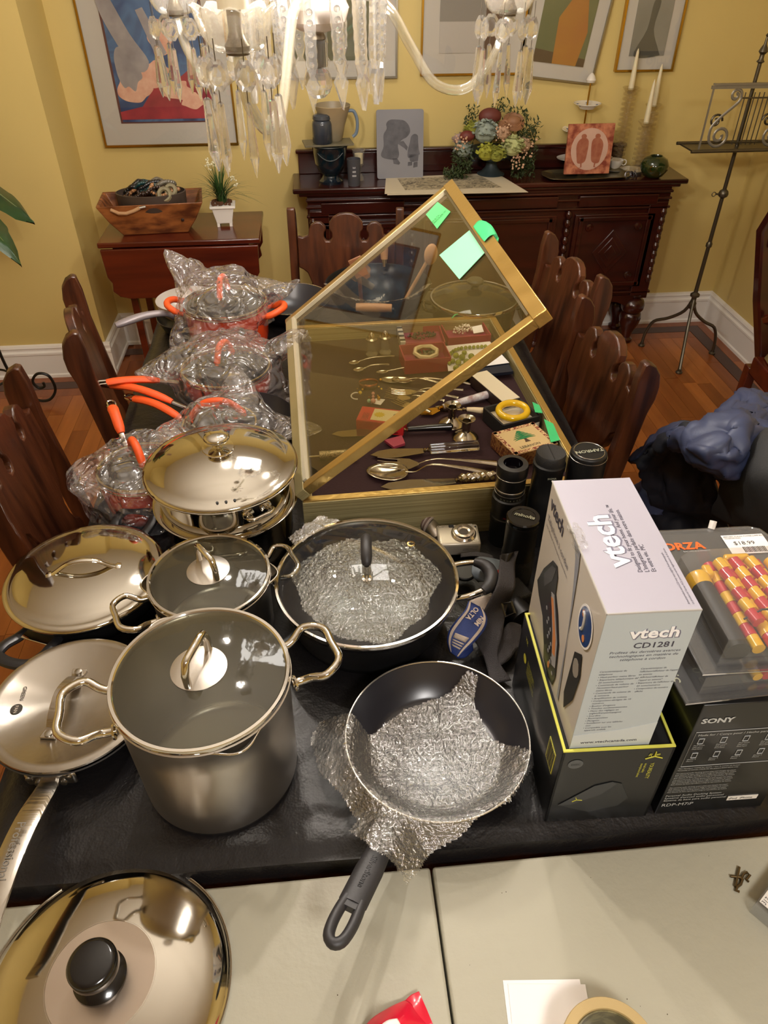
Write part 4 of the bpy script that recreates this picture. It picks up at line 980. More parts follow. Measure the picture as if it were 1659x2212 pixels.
skil(t, .118, .045); o_ = (cj[0], cj[1])
long_handle(t, o_, at(372, 868, .82) - Vector((0, 0, .026)), at(218, 826, .845) - Vector((0, 0, .026)))
t = T('orange_handle_skillet', 'lower black nonstick skillet with orange handle, nested under the other', 'pan', (*cj, ZT)); skil(t, .122, .04)
long_handle(t, o_, at(392, 905, .80), at(272, 853, .822))
orange_lid('loose glass lid with red-orange arched handle in a bag behind the steamer lid', (cj[0] - .055, cj[1] - .04), ZT + .078, .088, 0.0, .062, .045)
bag('clear plastic bag with red print over the loose lid behind the steamer', (cj[0] - .03, cj[1] - .05), ZT + .06, ZT + .15, .11, .05, ((-10, .10, -.01, .35, .6), (80, .03, .06, .3, .5), (190, .06, 0, .4, .6)), seed=5, amp=.014, zmid=ZT + .10)
t = orange_pot('orange enamel sauté pot in a plastic bag, middle of the orange set', ck, .115, .075)
long_handle(t, ck, at(345, 822, .845), at(205, 828, .86), arch=.006)
orange_lid('glass lid with red-orange handle on the middle orange pot inside its bag', ck, ZT + .083, .117, radians(60), .036, .05)
bag('crumpled clear plastic bag around the middle orange pot', ck, ZT + .02, ZT + .165, .135, .03, ((5, .09, .05, .22, .5), (185, .09, .0, .3, .62), (-25, .05, -.02, .3, .9)), seed=9, skirt=.004, apex=(.0, .0))
a_l = ang_to(at(360, 670, .89), at(605, 680, .89))
t = orange_pot('tall orange enamel stockpot with orange loop handles, farthest of the orange set', cl, .118, .135, (a_l, a_l + pi))
MB().lathe([(.012, 0), (.011, .003), (0, .005)], 14, RZ(-1.15) @ TR(.117, 0, .10) @ RY(pi / 2)).build('rivet', chrome, t)
orange_lid('glass lid with orange handle on the tall orange stockpot inside its bag', cl, ZT + .143, .12, radians(75), .036, .055)
bag('large crumpled clear plastic bag peaked over the tall orange stockpot', cl, ZT + .07, ZT + .235, .128, .05, ((150, .05, .09, .3, .42), (10, .09, .02, .25, .5), (215, .06, -.05, .35, .85), (120, .03, .05, .3, .5)), seed=13, amp=.02, apex=(-.01, .0), zmid=ZT + .165)
greyh = mat('warm grey handle coating', '8c8385', .35, .2)
t = T('grey_handle_pan', 'pale pan with warm grey curved handle behind the orange stockpot', 'pan', (*cm, ZT + .045))
MB().lathe([(0, 0), (.07, 0), (.09, .02), (.098, .05), (.096, .051), (.087, .02), (.068, .004), (0, .004)], 56).build('body', mat('pale grey enamel', 'c9c2ba', .3, .2), t, ang=50)
q0, q1 = at(385, 690, .84), at(250, 703, .865); o_ = Vector((*cm, ZT + .045))
hp = smoothpath([q0 - o_, q0 + (q1 - q0) * .2 - o_ + Vector((0, 0, .022)), q0 + (q1 - q0) * .55 - o_ + Vector((0, 0, .02)), q1 - o_], 5)
MB().tube(hp, [.008, .009, .010, .010, .010, .011, .012, .012, .012, .013, .013, .014, .014, .013, .012, .009], 12, flat=.8, up=(0, 0, 1)).build('handle', greyh, t)
t = T('dark_pan', 'dark blue-grey pan under the pan with the warm grey handle', 'pan', (*cm, ZT)); skil(t, .105, .042)
t = T('black_skillet', 'large black nonstick skillet with silver rim left of the wok', 'pan', (*cn, ZT))
pot_body(t, .122, .062, nonstick, r0=.098, round_=.025); MB().torus((0, 0, .0625), .1245, .0015, 80, 6).build('rim', chrome, t)
wood = mat('pale turned wood', 'cfa27a', .5, 0, col2='bf8e64', vscale=5, stretch=(1, 8, 8))
t = T('wok', 'deep black steel wok with pale wooden handles at the far end of the table', 'wok', (*co, ZT))
MB().lathe([(0, 0), (.07, 0), (.10, .02), (.13, .05), (.152, .088), (.163, .118), (.165, .12), (.161, .118), (.148, .086), (.125, .05), (.095, .024), (.06, .01), (0, .008)], 80).build('bowl', mat('black steel', '1b1c20', .3, .6), t, ang=50)
a0 = ang_to(co, at(809, 660, .88)); M_ = RZ(a0)
for s in (-1, 1): MB().tube([M_ @ Vector(v) for v in ((.150, s * .058, .085), (.168, s * .06, .105), (.19, s * .056, .118), (.19, s * .04, .12))], .0035, 8).build('handle_wire', blackp, t)
MB().tube([M_ @ Vector(v) for v in ((.19, -.052, .12), (.19, -.03, .12), (.19, 0, .12), (.19, .03, .12), (.19, .052, .12))], [.0115, .0125, .013, .0125, .0115], 14).build('wooden_grip', wood, t)
hb = at(830, 560, .905) - Vector((*co, ZT)); ht = at(830, 520, .96) - Vector((*co, ZT))
MB().tube([hb, hb + (ht - hb) * .5, ht], [.011, .013, .011], 14).build('wooden_grip', wood, t)
MB().tube([hb - (ht - hb) * .4, hb], .008, 10).build('ferrule', chrome, t)
for k in (0, 1): MB().lathe([(.005, 0), (.0, .003)], 10, TR(hb.x, hb.y - .012 - k * .004, hb.z - .03 - k * .014) @ RX(pi / 2 + .5)).build('rivet', chrome, t)
cw = co
wkp = [(cw[0] + rr * cos(radians(a)), cw[1] + rr * sin(radians(a))) for a, rr in ((-175, .172), (-150, .165), (-120, .168), (-90, .17), (-60, .166), (-30, .165), (-10, .172), (-20, .12), (-50, .07), (90, .05), (60, .09), (120, .07), (190, .09), (178, .13))]
wrap_sheet('w', 'bubble wrap lining the near side of the black wok', lambda x, y: ZT + .016 + .108 * sm(.03, .165, sqrt((x - cw[0]) ** 2 + (y - cw[1]) ** 2)), wkp, seed=31, step=.0035)
t = T('black_casserole', 'deep black casserole with side handles at the far right of the table', 'pot', (*cpp, ZT))
pot_body(t, .128, .115, mat('olive black enamel', '23221a', .25, 0, coat=.3), r0=.115, inner=nonstick, round_=.03)
for a in (0, pi): MB().tube([RZ(a) @ Vector(v) for v in ((.124, -.03, .095), (.145, -.03, .10), (.152, -.02, .102), (.152, .02, .102), (.145, .03, .10), (.124, .03, .095))], .006, 8).build('side_handle', blackp, t)
t = T('casserole_lid', 'domed glass lid with round black knob on the deep black casserole', 'lid', (*cpp, ZT + .121))
lid_glass(t, .131, .030, film('smoky lid glass', 'b8b5a0', 1.2, .10, .03, hazecol='6a6650'))
MB().lathe([(.012, .028), (.011, .036), (.016, .042), (.024, .046), (.025, .052), (.020, .057), (0, .058)], 32).build('knob', mat('dark olive knob', '3d3a2a', .3), t)
for n_, (x0, y0, x1, y1, lab) in enumerate(((938, 548, 905, 470, 'pale wooden spoon leaning in the wok, round bowl up'),)):
    pass
sp0, sp1 = Vector((.27, 2.16, .845)), at(925, 560, .965)
t = T('wooden_spoon', 'pale wooden spoon leaning out over the rim of the wok', 'spoon', sp0)
d = sp1 - sp0
MB().tube([Vector((0, 0, 0)), d * .5, d], [.006, .0055, .005], 10).build('handle', wood, t)
MB().ball((0, 0, 0), .024, 16, 8, (1, .35, 1.35), M=TR(*(d * 1.12)) @ RZ(.4)).build('bowl', wood, t)
sp0, sp1 = Vector((.13, 2.16, .835)), at(775, 588, .95)
t = T('wooden_spatula', 'reddish wooden spatula lying across the inside of the wok', 'spatula', sp0); d = sp1 - sp0
MB().tube([Vector((0, 0, 0)), d], .006, 8).build('handle', mat('brown wood', '8a5a3c', .5), t)
MB().box((0, 0, 0), (.04, .006, .06), TR(*(d * 1.15)) @ RY(-.4)).build('blade', mat('brown wood', '8a5a3c', .5), t, bevel=.002)
# ------------------------------------------------------------------ glazed display case with its lid standing open
velvet = mat('dark maroon velvet', '2b0c12', .85, 0, bump=.2, bscale=200)
CW, CD, CHh, CZ = .584, .80, .113, .842
CR = radians(2.0)
cs = T('display_case', 'shallow gold-leaf wooden display case lined with maroon velvet, lid open', 'display case', (-.056, 1.118, ZT), CR)
MB().box((CW / 2, CD / 2, .004), (CW - .02, CD - .02, .006)).build('base_board', mahog, cs, smooth=False)
B((CW / 2, CD / 2, CZ - ZT - .006), (CW - .04, CD - .04, .006)).build('velvet_bed', velvet, cs, smooth=False)
for c_, d_ in (((CW / 2, .010, CHh / 2), (CW, .020, CHh)), ((CW / 2, CD - .010, CHh / 2), (CW, .020, CHh)), ((.010, CD / 2, CHh / 2), (.020, CD - .04, CHh)), ((CW - .010, CD / 2, CHh / 2), (.020, CD - .04, CHh))):
    s_ = B(c_, d_).build('side_board', goldpale, cs, bevel=.0015)
    MB().box((c_[0], c_[1], CHh + .001), (d_[0] - .004, d_[1] - .004, .004)).build('gold_edge', gold, s_, bevel=.001)
ld = T('display_case_lid', None, None, (0, 0, CHh + .003)); ld.parent = cs; ld.name = 'lid'; LA = radians(38.0); ld.rotation_euler = (0, -LA, 0)
LW = .572
for c_, d_, m_ in (((LW / 2, .010, .012), (LW, .018, .020), gold), ((LW / 2, CD - .012, .012), (LW, .022, .022), gold), ((.012, CD / 2, .012), (.022, CD, .022), goldpale), ((LW - .014, CD / 2, .012), (.028, CD, .024), gold)):
    B(c_, d_).build('lid_rail', m_, ld, bevel=.0015)
B((.028, CD / 2, .018), (.008, CD - .05, .012)).build('inner_bead', mat('cream bead', 'c9bda0', .5), ld, smooth=False)
B((LW / 2, .022, .016), (LW - .05, .005, .008)).build('inner_bead', gold, ld, smooth=False)
B((LW / 2, CD - .027, .018), (LW - .05, .006, .010)).build('inner_bead', mat('cream bead', 'c9bda0', .5), ld, smooth=False)
B((LW - .031, CD / 2, .018), (.005, CD - .05, .010)).build('inner_bead', silvf, ld, smooth=False)
B((LW / 2, CD / 2, .013), (LW - .05, CD - .05, .002)).build('glass_pane', film('display glass', 'f0ede2', 1.05, .015, .01, hazecol='8a7a48'), ld, smooth=False)  # faint brown haze in the pane stands in for a reflection
LM = TR(-.056, 1.118, ZT) @ RZ(CR) @ TR(0, 0, CHh + .003) @ RY(-LA); LMi = LM.inverted()
def lidpt(px, py, h=.02):
    o, d = LMi @ CP, LMi.to_3x3() @ _ray(px, py); return o + d * ((h - o.z) / d.z)
def quad(par, name, m_, pts, th=.0006, sub=None):
    P_ = [Vector(p) for p in pts]; n = (P_[1] - P_[0]).cross(P_[2] - P_[0]).normalized() * th
    return MB().add([p for p in P_] + [p + n for p in P_], [(3, 2, 1, 0), (4, 5, 6, 7), (0, 1, 5, 4), (1, 2, 6, 5), (2, 3, 7, 6), (3, 0, 4, 7)]).build(name, m_, par, smooth=False)
green1, green2, gtape = mat('bright green sticker', '5ed07a', .6), mat('mint green note', '8fe6ae', .65), mat('green painter tape', '3fc57a', .45, 0, bump=.2, bscale=80)
t = tag(quad(None, 'sticky_note', green1, [LM @ lidpt(*p, .0155) for p in ((945, 436), (973, 457), (944, 494), (920, 463))]), 'small green sticker with scribbled price on the open glass lid', 'sticky note')
n0 = LM @ lidpt(922, 465, .0172); dx_ = (LM @ lidpt(946, 438, .0172)) - n0
MB_ = frame(LM @ lidpt(941, 489, .0172), (LM @ lidpt(970, 458, .0172)) - (LM @ lidpt(941, 489, .0172)), (LM @ lidpt(918, 462, .0172)) - (LM @ lidpt(941, 489, .0172)))
text('FRM & TA\nVASCULAR 10', .0125, ink, t, t.matrix_world.inverted() @ MB_ @ TR(.003, .030, 0), sx=.6)
tag(quad(None, 'sticky_note', green2, [LM @ lidpt(*p, .0165) for p in ((1024, 489), (1056, 536), (992, 603), (949, 551))], .0008), 'large blank mint green sticky note hanging on the open glass lid', 'sticky note')
rows = [[lidpt(1022, 490, .026), lidpt(1035, 476, .027), lidpt(1050, 478, .028)], [lidpt(1034, 507, .028), lidpt(1048, 494, .030), lidpt(1062, 490, .026)], [lidpt(1046, 522, .027), lidpt(1058, 510, .028), lidpt(1072, 506, .02)]]
rows2 = [[lidpt(1050, 478, .028), lidpt(1064, 490, .02), lidpt(1078, 515, .008)], [lidpt(1050, 488, .026), lidpt(1064, 505, .016), lidpt(1076, 525, .004)], [lidpt(1056, 500, .02), lidpt(1066, 512, .01), lidpt(1080, 530, .0)]]
m = MB().grid(patch([[LM @ q for q in r] for r in rows], .001, 60), 10, 10).grid(patch([[LM @ q for q in r] for r in rows2], .001, 60), 8, 8)
tag(m.build('green_tape', gtape, None, solid=.0005), 'bright green tape wrapped over the raised edge of the case lid', 'tape')
p = at(983, 679, .90)
tag(MB().tube([at(976, 687, .882), at(983, 680, .886), at(988, 679, .886), at(1000, 668, .89)], [.0015, .002, .0012, .0006], 6).build('green_ribbon', gtape), 'thin green scrap of tape at the back rim of the case', 'tape')
for pts, lab in ((((1175, 905), (1195, 915), (1210, 950), (1190, 955)), 'green tape strip on the right rim of the display case, nearer one'), (((1150, 868), (1165, 875), (1172, 892), (1156, 890)), 'green tape scrap on the right rim of the case, farther one')):
    tag(quad(None, 'green_tape', gtape, [at(*q, .8835) for q in pts], .001), lab, 'tape')
# ---- contents
def cfr(p0, p1, z0=None):
    p0, p1 = Vector(p0), Vector(p1); d = p1 - p0; x = d.normalized(); y = Vector((0, 0, 1)).cross(x).normalized(); z = x.cross(y)
    M = Matrix((x, y, z)).transposed().to_4x4(); M.translation = p0; return M, d.length
def spoon(label, b, e, bw=.03, bl=.045, group=None, m_=silver, arch=.006, ornate=False, hw=.005):
    M, L_ = cfr(at(*b, CZ + .004), at(*e, CZ + .007))
    t = T('spoon', label, 'spoon', (0, 0, 0), 0, group); t.matrix_world = M
    def fn(u, v):
        a = 2 * pi * u; x = bl / 2 * v * cos(a); y = bw / 2 * v * sin(a) * (1 + .18 * cos(a)); return Vector((x + bl * .12, y, -.0035 * (1 - v * v) * (bw / .03) + .004))
    MB().grid(fn, 24, 6, wrap=True).build('bowl', m_, t, solid=.0012, ang=80)
    pts = [Vector((bl * .55, 0, .004)), Vector((bl * .8, 0, .006)), Vector((L_ * .45, 0, .004 + arch)), Vector((L_ * .8, 0, .004 + arch * .6)), Vector((L_, 0, .004))]
    sp_ = smoothpath(pts, 4); n = len(sp_)
    rr = [.0022 + (hw - .0022) * sm(.3, 1, i / n) + (.0012 * (i % 2) if ornate and i > n * .5 else 0) for i in range(n)]
    MB().tube(sp_, rr, 8, flat=.45, up=(0, 0, 1)).build('handle', m_, t); return t
def fork(label, b, e, w=.022, tl=.045, group=None, m_=silver, arch=.006, hw=.005, tines=4, ornate=False):
    M, L_ = cfr(at(*b, CZ + .004), at(*e, CZ + .006))
    t = T('fork', label, 'fork', (0, 0, 0), 0, group); t.matrix_world = M
    for k in range(tines):
        y = (k - (tines - 1) / 2) * w / (tines - .4)
        MB().tube([(0, y * 1.05, .007), (tl * .3, y, .004), (tl * .7, y, .002)], [.0008, .0013, .0015], 6).build('tine', m_, t)
    MB().prism([(tl * .62, -w / 2), (tl * .62, w / 2), (tl * 1.0, w / 2 * .9), (tl * 1.3, .003), (tl * 1.3, -.003), (tl * 1.0, -w / 2 * .9)], .0016, TR(0, 0, .002) @ RX(pi / 2)).build('head', m_, t)
    sp_ = smoothpath([Vector((tl * 1.25, 0, .003)), Vector((L_ * .5, 0, .004 + arch)), Vector((L_ * .8, 0, .004 + arch * .5)), Vector((L_, 0, .004))], 5); n = len(sp_)
    MB().tube(sp_, [.002 + (hw - .002) * sm(.3, 1, i / n) + (.001 * (i % 2) if ornate and i > n * .4 else 0) for i in range(n)], 8, flat=.45, up=(0, 0, 1)).build('handle', m_, t); return t
def knife(label, tip, bol, e, w=.02, m_=silver, hm=silver, hr=.006, name='knife', group=None, kind='taper'):
    M, L_ = cfr(at(*tip, CZ + .003), at(*e, CZ + .008)); bl = (M.inverted() @ at(*bol, CZ + .006)).x
    t = T(name, label, 'knife', (0, 0, 0), 0, group); t.matrix_world = M
    MB().prism([(0, 0), (w * .8, w * .45), (bl * .5, w * .5), (bl, w * .25), (bl, -w * .25), (bl * .4, -w * .5), (w * .5, -w * .35)], .0016, TR(0, 0, .002) @ RX(pi / 2)).build('blade', m_, t)
    MB().lathe([(.003, 0), (.0055, .003), (.003, .007), (.006, .010), (.004, .014)], 14, TR(bl, 0, .004) @ RY(pi / 2)).build('bolster', m_, t)
    if kind == 'twist':
        m = MB(); n = 46
        for q in range(3):
            m.tube([(bl + .012 + (L_ - bl - .012) * i / n, hr * .5 * cos(i * .55 + q * 2.09), .006 + hr * .5 * sin(i * .55 + q * 2.09)) for i in range(n + 1)], hr * .62, 6)
        m.build('twisted_handle', hm, t)
    elif kind == 'block': B(((bl + .014 + L_) / 2, 0, .006), (L_ - bl - .014, hr * 2.2, hr * 1.8)).build('handle', hm, t, bevel=.002)
    else: MB().tube([(bl + .012, 0, .005), (bl + (L_ - bl) * .5, 0, .006), (L_ - .004, 0, .006), (L_, 0, .006)], [hr * .75, hr * .95, hr * 1.15, hr * .6], 12).build('handle', hm, t)
    return t
spoon('large silver serving spoon lying bowl up at the front of the case', (826, 1020), (1066, 1030), .066, .090, arch=.022, hw=.009)
fork('large silver serving fork above the big spoon at the front of the case', (815, 1004), (1072, 1004), .042, .07, arch=.012, hw=.010)
knife('silver cake knife with twisted rope handle against the front rim', (822, 1054), (985, 1046), (1066, 1034), .034, hr=.011, kind='twist')
knife('cake server with clear acrylic handle in the front of the case', (800, 985), (915, 975), (1034, 966), .036, hm=crystal if False else glass('clear acrylic', 'f4f4f4', .02, 1.49), hr=.009, kind='block')
knife('knife with smooth black handle behind the acrylic-handled server', (716, 940), (872, 942), (978, 926), .030, hm=blackp, hr=.008)
spoon('small bright teaspoon, upper of two left of the red jewellery boxes', (762, 786), (852, 772), .020, .028, group='small teaspoons')
spoon('small dull teaspoon, lower of two left of the red jewellery boxes', (772, 801), (840, 790), .020, .028, group='small teaspoons')
spoon('long thin spoon with ornate beaded handle below the red bangle box', (822, 806), (1000, 792), .016, .03, arch=.010, ornate=True)
for i_, (b, e, lab) in enumerate((((838, 822), (1016, 832), 'silver tablespoon with fancy handle tip in the middle heap'), ((862, 822), (960, 834), 'silver soup spoon lying across the middle heap'))):
    spoon(lab, b, e, .032, .05, arch=.010, ornate=True, group='silver cutlery heap')
for i_, (b, e, lab) in enumerate((((836, 846), (990, 862), 'silver dinner fork, uppermost of the forks in the heap'), ((832, 858), (960, 868), 'silver dinner fork, second from the top of the heap'), ((845, 850), (1000, 845), 'silver dinner fork pointing right, with beaded handle'), ((850, 868), (930, 893), 'silver serving fork half hidden by the case lid edge'))):
    fork(lab, b, e, .026, .05, arch=.008, ornate=True, group='silver cutlery heap')
gl_ = mat('gilt metal', 'c79a3a', .25, 1)
knife('gilt-bladed cheese knife with flowered porcelain handle', (905, 897), (945, 882), (1056, 856), .034, m_=gl_, hm=mat('flowered porcelain', 'd8d6dc', .2, 0, col2='a88a8c', vscale=60, coat=.5, sharp=.05), hr=.009)
knife('pale bone-handled butter knife beside the black box', (940, 880), (1000, 883), (1050, 893), .014, hm=mat('pale bone', 'dcc7a4', .4), hr=.007)
# candle holders
for (bx, by), lab in (((975, 916), 'short silver candle holder, rear of the pair in the case'), ((1005, 946), 'short silver candle holder, front of the pair in the case')):
    p = at(bx, by, CZ)
    t = T('candle_holder', lab, 'candle holder', (p.x, p.y, CZ), 0, 'pair of short silver candle holders')
    MB().lathe([(0, .001), (.029, .001), (.030, .003), (.026, .008), (.015, .014), (.009, .018), (.0085, .022)], 40).build('foot', silver, t)
    MB().lathe([(.0085, .022), (.010, .030), (.0105, .044), (.012, .046), (.019, .050), (.0195, .052), (.013, .050), (.009, .047), (.008, .030), (0, .029)], 40).build('socket', silver, t)
# perforated holder
M, L_ = cfr(at(690, 985, CZ + .012), at(770, 979, CZ + .012))
t = T('perforated_tube', 'perforated silver tube on a thin rod, behind the plastic-streaked glass', 'holder', (0, 0, 0)); t.matrix_world = M
MB().cyl((0, 0, 0), (L_, 0, 0), .011, n=24).build('tube', mat('perforated silver', 'b8a98a', .25, 1, col2='5c5036', vscale=400, sharp=.15, bump=.4, bscale=400), t)
MB().cyl((-.022, 0, 0), (.002, 0, 0), .0025, n=8).build('rod', silver, t)
# red boxes
redbox = mat('crimson card box', '9c1f3c', .45, 0); redin = mat('deep pink box lining', '8c1c46', .6)
def open_box(label, quad_px, z, h, m_=redbox, mi=redin, wall=.003, cat='jewellery box', name='jewellery_box'):
    P_ = [at(*q, z + h) for q in quad_px]; c_ = sum(P_, Vector()) / 4; dx = ((P_[1] - P_[0]) + (P_[2] - P_[3])) / 2; dy_ = ((P_[3] - P_[0]) + (P_[2] - P_[1])) / 2
    w, d = dx.length, dy_.length; a = atan2(dx.y, dx.x)
    t = T(name, label, cat, (c_.x, c_.y, z), a)
    for cc_, dd in (((0, -d / 2, h / 2), (w, wall, h)), ((0, d / 2, h / 2), (w, wall, h)), ((-w / 2, 0, h / 2), (wall, d, h)), ((w / 2, 0, h / 2), (wall, d, h))): B(cc_, dd).build('side', m_, t, bevel=.0006)
    B((0, 0, h * .25), (w - wall, d - wall, .002)).build('lining', mi, t, smooth=False)
    return t, w, d
bxA, w, d = open_box('crimson jewellery box at the back left holding dark beads', ((868, 706), (952, 703), (958, 738), (874, 742)), CZ, .024)
B((-w / 2 - .006, 0, .014), (.014, d, .028)).build('striped_flap', mat('black and white striped card', 'c9c4c0', .5), bxA)
for k in range(4): B((-w / 2 - .006, -d / 2 + d * (k + .5) / 4, .0145), (.0145, d * .10, .0282)).build('stripe', ink, bxA)
open_box('crimson jewellery box at the back right holding a pearl chain', ((955, 700), (1042, 694), (1060, 722), (968, 730)), CZ, .026)
bxC, w, d = open_box('crimson jewellery box in front holding an octagonal cream bangle', ((866, 746), (962, 738), (970, 772), (872, 778)), CZ, .040)
def ringbeads(name, label, cat, m_, pts, r, group=None, closed=True, n=8):
    m = MB()
    for p in pts: m.ball(p, r if not isinstance(r, tuple) else random.uniform(*r), n, max(4, n // 2 + 1))
    return tag(m.build(name, m_, None), label, cat, group)
rb = random.Random(11)
def tangle(c_, rx, ry, n, z, dz=.006): return [(c_[0] + rx * cos(k * .37) * (1 - .3 * sin(k * .11)) + rb.uniform(-.002, .002), c_[1] + ry * sin(k * .37 + .3) * (1 - .3 * cos(k * .17)), z + rb.uniform(0, dz)) for k in range(n)]
p = at(912, 728, CZ + .01); ringbeads('bead_string', 'string of small dark beads in the back left crimson box', 'necklace', blackp, tangle(p, .03, .013, 60, CZ + .012), .003)
p = at(1000, 716, CZ + .012); ringbeads('pearl_chain', 'pearl and silver chain piled in the back right crimson box', 'necklace', mat('pearl', 'e2d8c6', .2, 0, coat=.5), tangle(p, .020, .013, 60, CZ + .012, .014), (.002, .004))
p = at(1032, 716, CZ + .012); tag(quad(None, 'paper_tag', paper, [(p.x - .014, p.y - .012, CZ + .012), (p.x + .016, p.y - .008, CZ + .014), (p.x + .012, p.y + .012, CZ + .026), (p.x - .016, p.y + .010, CZ + .022)], .0006), 'crumpled white paper tag in the back right crimson box', 'tag')
p = at(920, 762, CZ + .025)
MB_o = MB().tube([(.031 * cos(pi / 4 * k + .2), .026 * sin(pi / 4 * k + .2), 0) for k in range(8)], .006, 6, closed=True)
tag(MB_o.build('octagonal_bangle', mat('cream bakelite', 'd9cba6', .3, 0, coat=.4), None, loc=(p.x, p.y, CZ + .028), rot=(.18, 0, 0), ang=20), 'cream octagonal bangle standing in the front crimson box', 'bangle')
m = MB(); 
p = at(915, 766, CZ + .012); ringbeads('stone_beads', 'mixed polished stones under the cream octagonal bangle', 'beads', mat('polished mixed stone', '7a5440', .2, 0, col2='3f6650', vscale=60, coat=.4), tangle(p, .026, .014, 40, CZ + .014), (.003, .006))
# green necklace on white card over dark tray
navyt = mat('dark navy card tray', '151a2a', .5)
t = T('card_tray', 'dark navy tray under the white sheet with the green beads', 'tray', (0, 0, 0))
quad(t, 'base', navyt, [at(*q, CZ + .010) for q in ((985, 822), (1108, 808), (1070, 745), (965, 755))], .008)
tag(quad(None, 'white_sheet', paper, [at(*q, CZ + .0205) for q in ((968, 802), (1100, 784), (1058, 738), (962, 748))], .0008), 'white sheet under the green bead necklace', 'paper')
gb = mat('olive green glass bead', '9a9e3a', .12, 0, coat=.6, col2='6d7a22', vscale=40)
for nm, lab, path, rs in (('bead_necklace', 'olive green graduated bead necklace on a white sheet', [(972, 790), (970, 778), (972, 766), (980, 758), (992, 753), (1006, 751), (1020, 750), (1034, 749), (1050, 748)], None),):
    m = MB(); P_ = smoothpath([at(*q, CZ + .027) for q in path], 8)
    acc = 0; last = P_[0]; k = 0
    for q in P_[1:]:
        acc += (q - last).length; last = q
        if acc > .0095: m.ball(q, .0052, 10, 6); acc = 0
    for (x, y), r in (((985, 768), .008), ((998, 772), .009), ((1008, 782), .009), ((990, 783), .008), ((1000, 792), .008), ((1012, 795), .007), ((985, 795), .008), ((1018, 770), .0085), ((1030, 772), .007), ((978, 780), .007), ((1003, 762), .007), ((1042, 772), .006), ((996, 800), .007)):
        m.ball(at(x, y, CZ + .026 + r * .3), r, 14, 8)
    tag(m.build(nm, gb, None), lab, 'necklace')
# salt shakers
for (bx, by), lab in (((803, 766), 'small glass shaker with silver top, left of the pair at the back'), ((832, 762), 'small glass shaker with silver top, right of the pair at the back')):
    p = at(bx, by, CZ); t = T('salt_shaker', lab, 'shaker', (p.x, p.y, CZ), 0, 'pair of glass shakers')
    MB().lathe([(0, 0), (.016, 0), (.017, .003), (.011, .012), (.012, .026), (.009, .042)], 10).build('glass_body', thinc_ if False else film('clear shaker glass', 'f2f2ea', 2.0, .08), t, ang=20)
    MB().lathe([(.010, .042), (.016, .044), (.0165, .047), (.011, .050), (.009, .058), (.005, .064), (0, .066)], 20).build('cap', silver, t)
# cream box, black box with bangle, cedar box
def slab(label, quad_px, z, h, m_top, m_side, name, cat, z2=None):
    P_ = [at(*q, z + h) for q in quad_px]; c_ = sum(P_, Vector()) / 4; dx = ((P_[1] - P_[0]) + (P_[2] - P_[3])) / 2; dy_ = ((P_[3] - P_[0]) + (P_[2] - P_[1])) / 2
    w, d = dx.length, dy_.length; t = T(name, label, cat, (c_.x, c_.y, z), atan2(dx.y, dx.x))
    B((0, 0, h / 2), (w, d, h - .001)).build('box_body', m_side, t, bevel=.001); B((0, 0, h), (w - .002, d - .002, .001)).build('top_face', m_top, t, smooth=False); return t, w, d
cream = mat('cream card', 'd9cdb2', .6)
slab('narrow dark box with blank cream top near the right rim of the case', ((1066, 872), (1104, 862), (1071, 797), (1034, 806)), CZ, .030, cream, mat('dark brown leatherette', '2a1a16', .5), 'narrow_box', 'box')
bk, w, d = open_box('open black box with cream base holding the yellow bangle', ((1079, 920), (1160, 898), (1128, 860), (1054, 878)), CZ, .034, mat('black card box', '1a191b', .5), cream, .005, 'box', 'bangle_box')
B((0, -.002, .009), (w + .002, d + .002, .018)).build('cream_base', cream, bk, bevel=.001)
p = at(1108, 887, CZ + .036)
tag(MB().torus((0, 0, 0), .0335, .0082, 48, 12, SC(1, .86, 1)).build('yellow_bangle', mat('glossy yellow bakelite', 'e0b414', .15, 0, coat=.7), None, loc=(p.x, p.y, CZ + .036), rot=(.12, 0, .2)), 'glossy yellow bangle resting in the open black box', 'bangle')
t, w, d = slab('small wooden inlaid box with a green cedar tree on its lid', ((1100, 989), (1198, 958), (1160, 912), (1074, 931)), CZ, .036, mat('pale inlay wood', 'cdb281', .4), mat('inlaid box wood', '8b6236', .45, 0, col2='5b2c1c', vscale=160, sharp=.15), 'souvenir_box', 'box')
bd = mat('red and cream chequered inlay', '7c2f22', .45, 0, col2='d8bb8b', vscale=260, sharp=.17)
for cc_, dd in (((0, -d / 2 + .006, .0366), (w - .002, .008, .0012)), ((0, d / 2 - .006, .0366), (w - .002, .008, .0012)), ((-w / 2 + .006, 0, .0366), (.008, d - .002, .0012)), ((w / 2 - .006, 0, .0366), (.008, d - .002, .0012))): B(cc_, dd).build('inlay_border', bd, t, smooth=False)
def flat(t_, m_, poly, z, name, M=None): return MB().prism(poly, .0006, (M or TR(0, 0, z)) @ RX(-pi / 2) @ SC(1, 1, 1)).build(name, m_, t_, smooth=False)
grn = mat('printed cedar green', '1f7a46', .6)
s_ = w * .0105 / .0105
def P2(lst): return [(x * w, (y + .05) * d) for x, y in lst]
flat(t, mat('printed trunk brown', '4a3020', .6), P2([(-.06, -.20), (.06, -.20), (.03, -.12), (.02, 0), (-.02, 0), (-.03, -.12)]), .0368, 'cedar_trunk')
for k, (yy, hw_) in enumerate(((-.06, .24), (-.01, .25), (.05, .21), (.11, .16), (.17, .11), (.22, .06))):
    flat(t, grn, P2([(-hw_, yy - .018), (-hw_ * .5, yy), (0, yy - .01), (hw_ * .5, yy), (hw_, yy - .018), (hw_ * .6, yy + .03), (0, yy + .045), (-hw_ * .6, yy + .03)]), .037, 'cedar_branch')
text('LEBANON', d * .12, ink, t, TR(-w * .27, -d * .34, .0369), sx=.95)
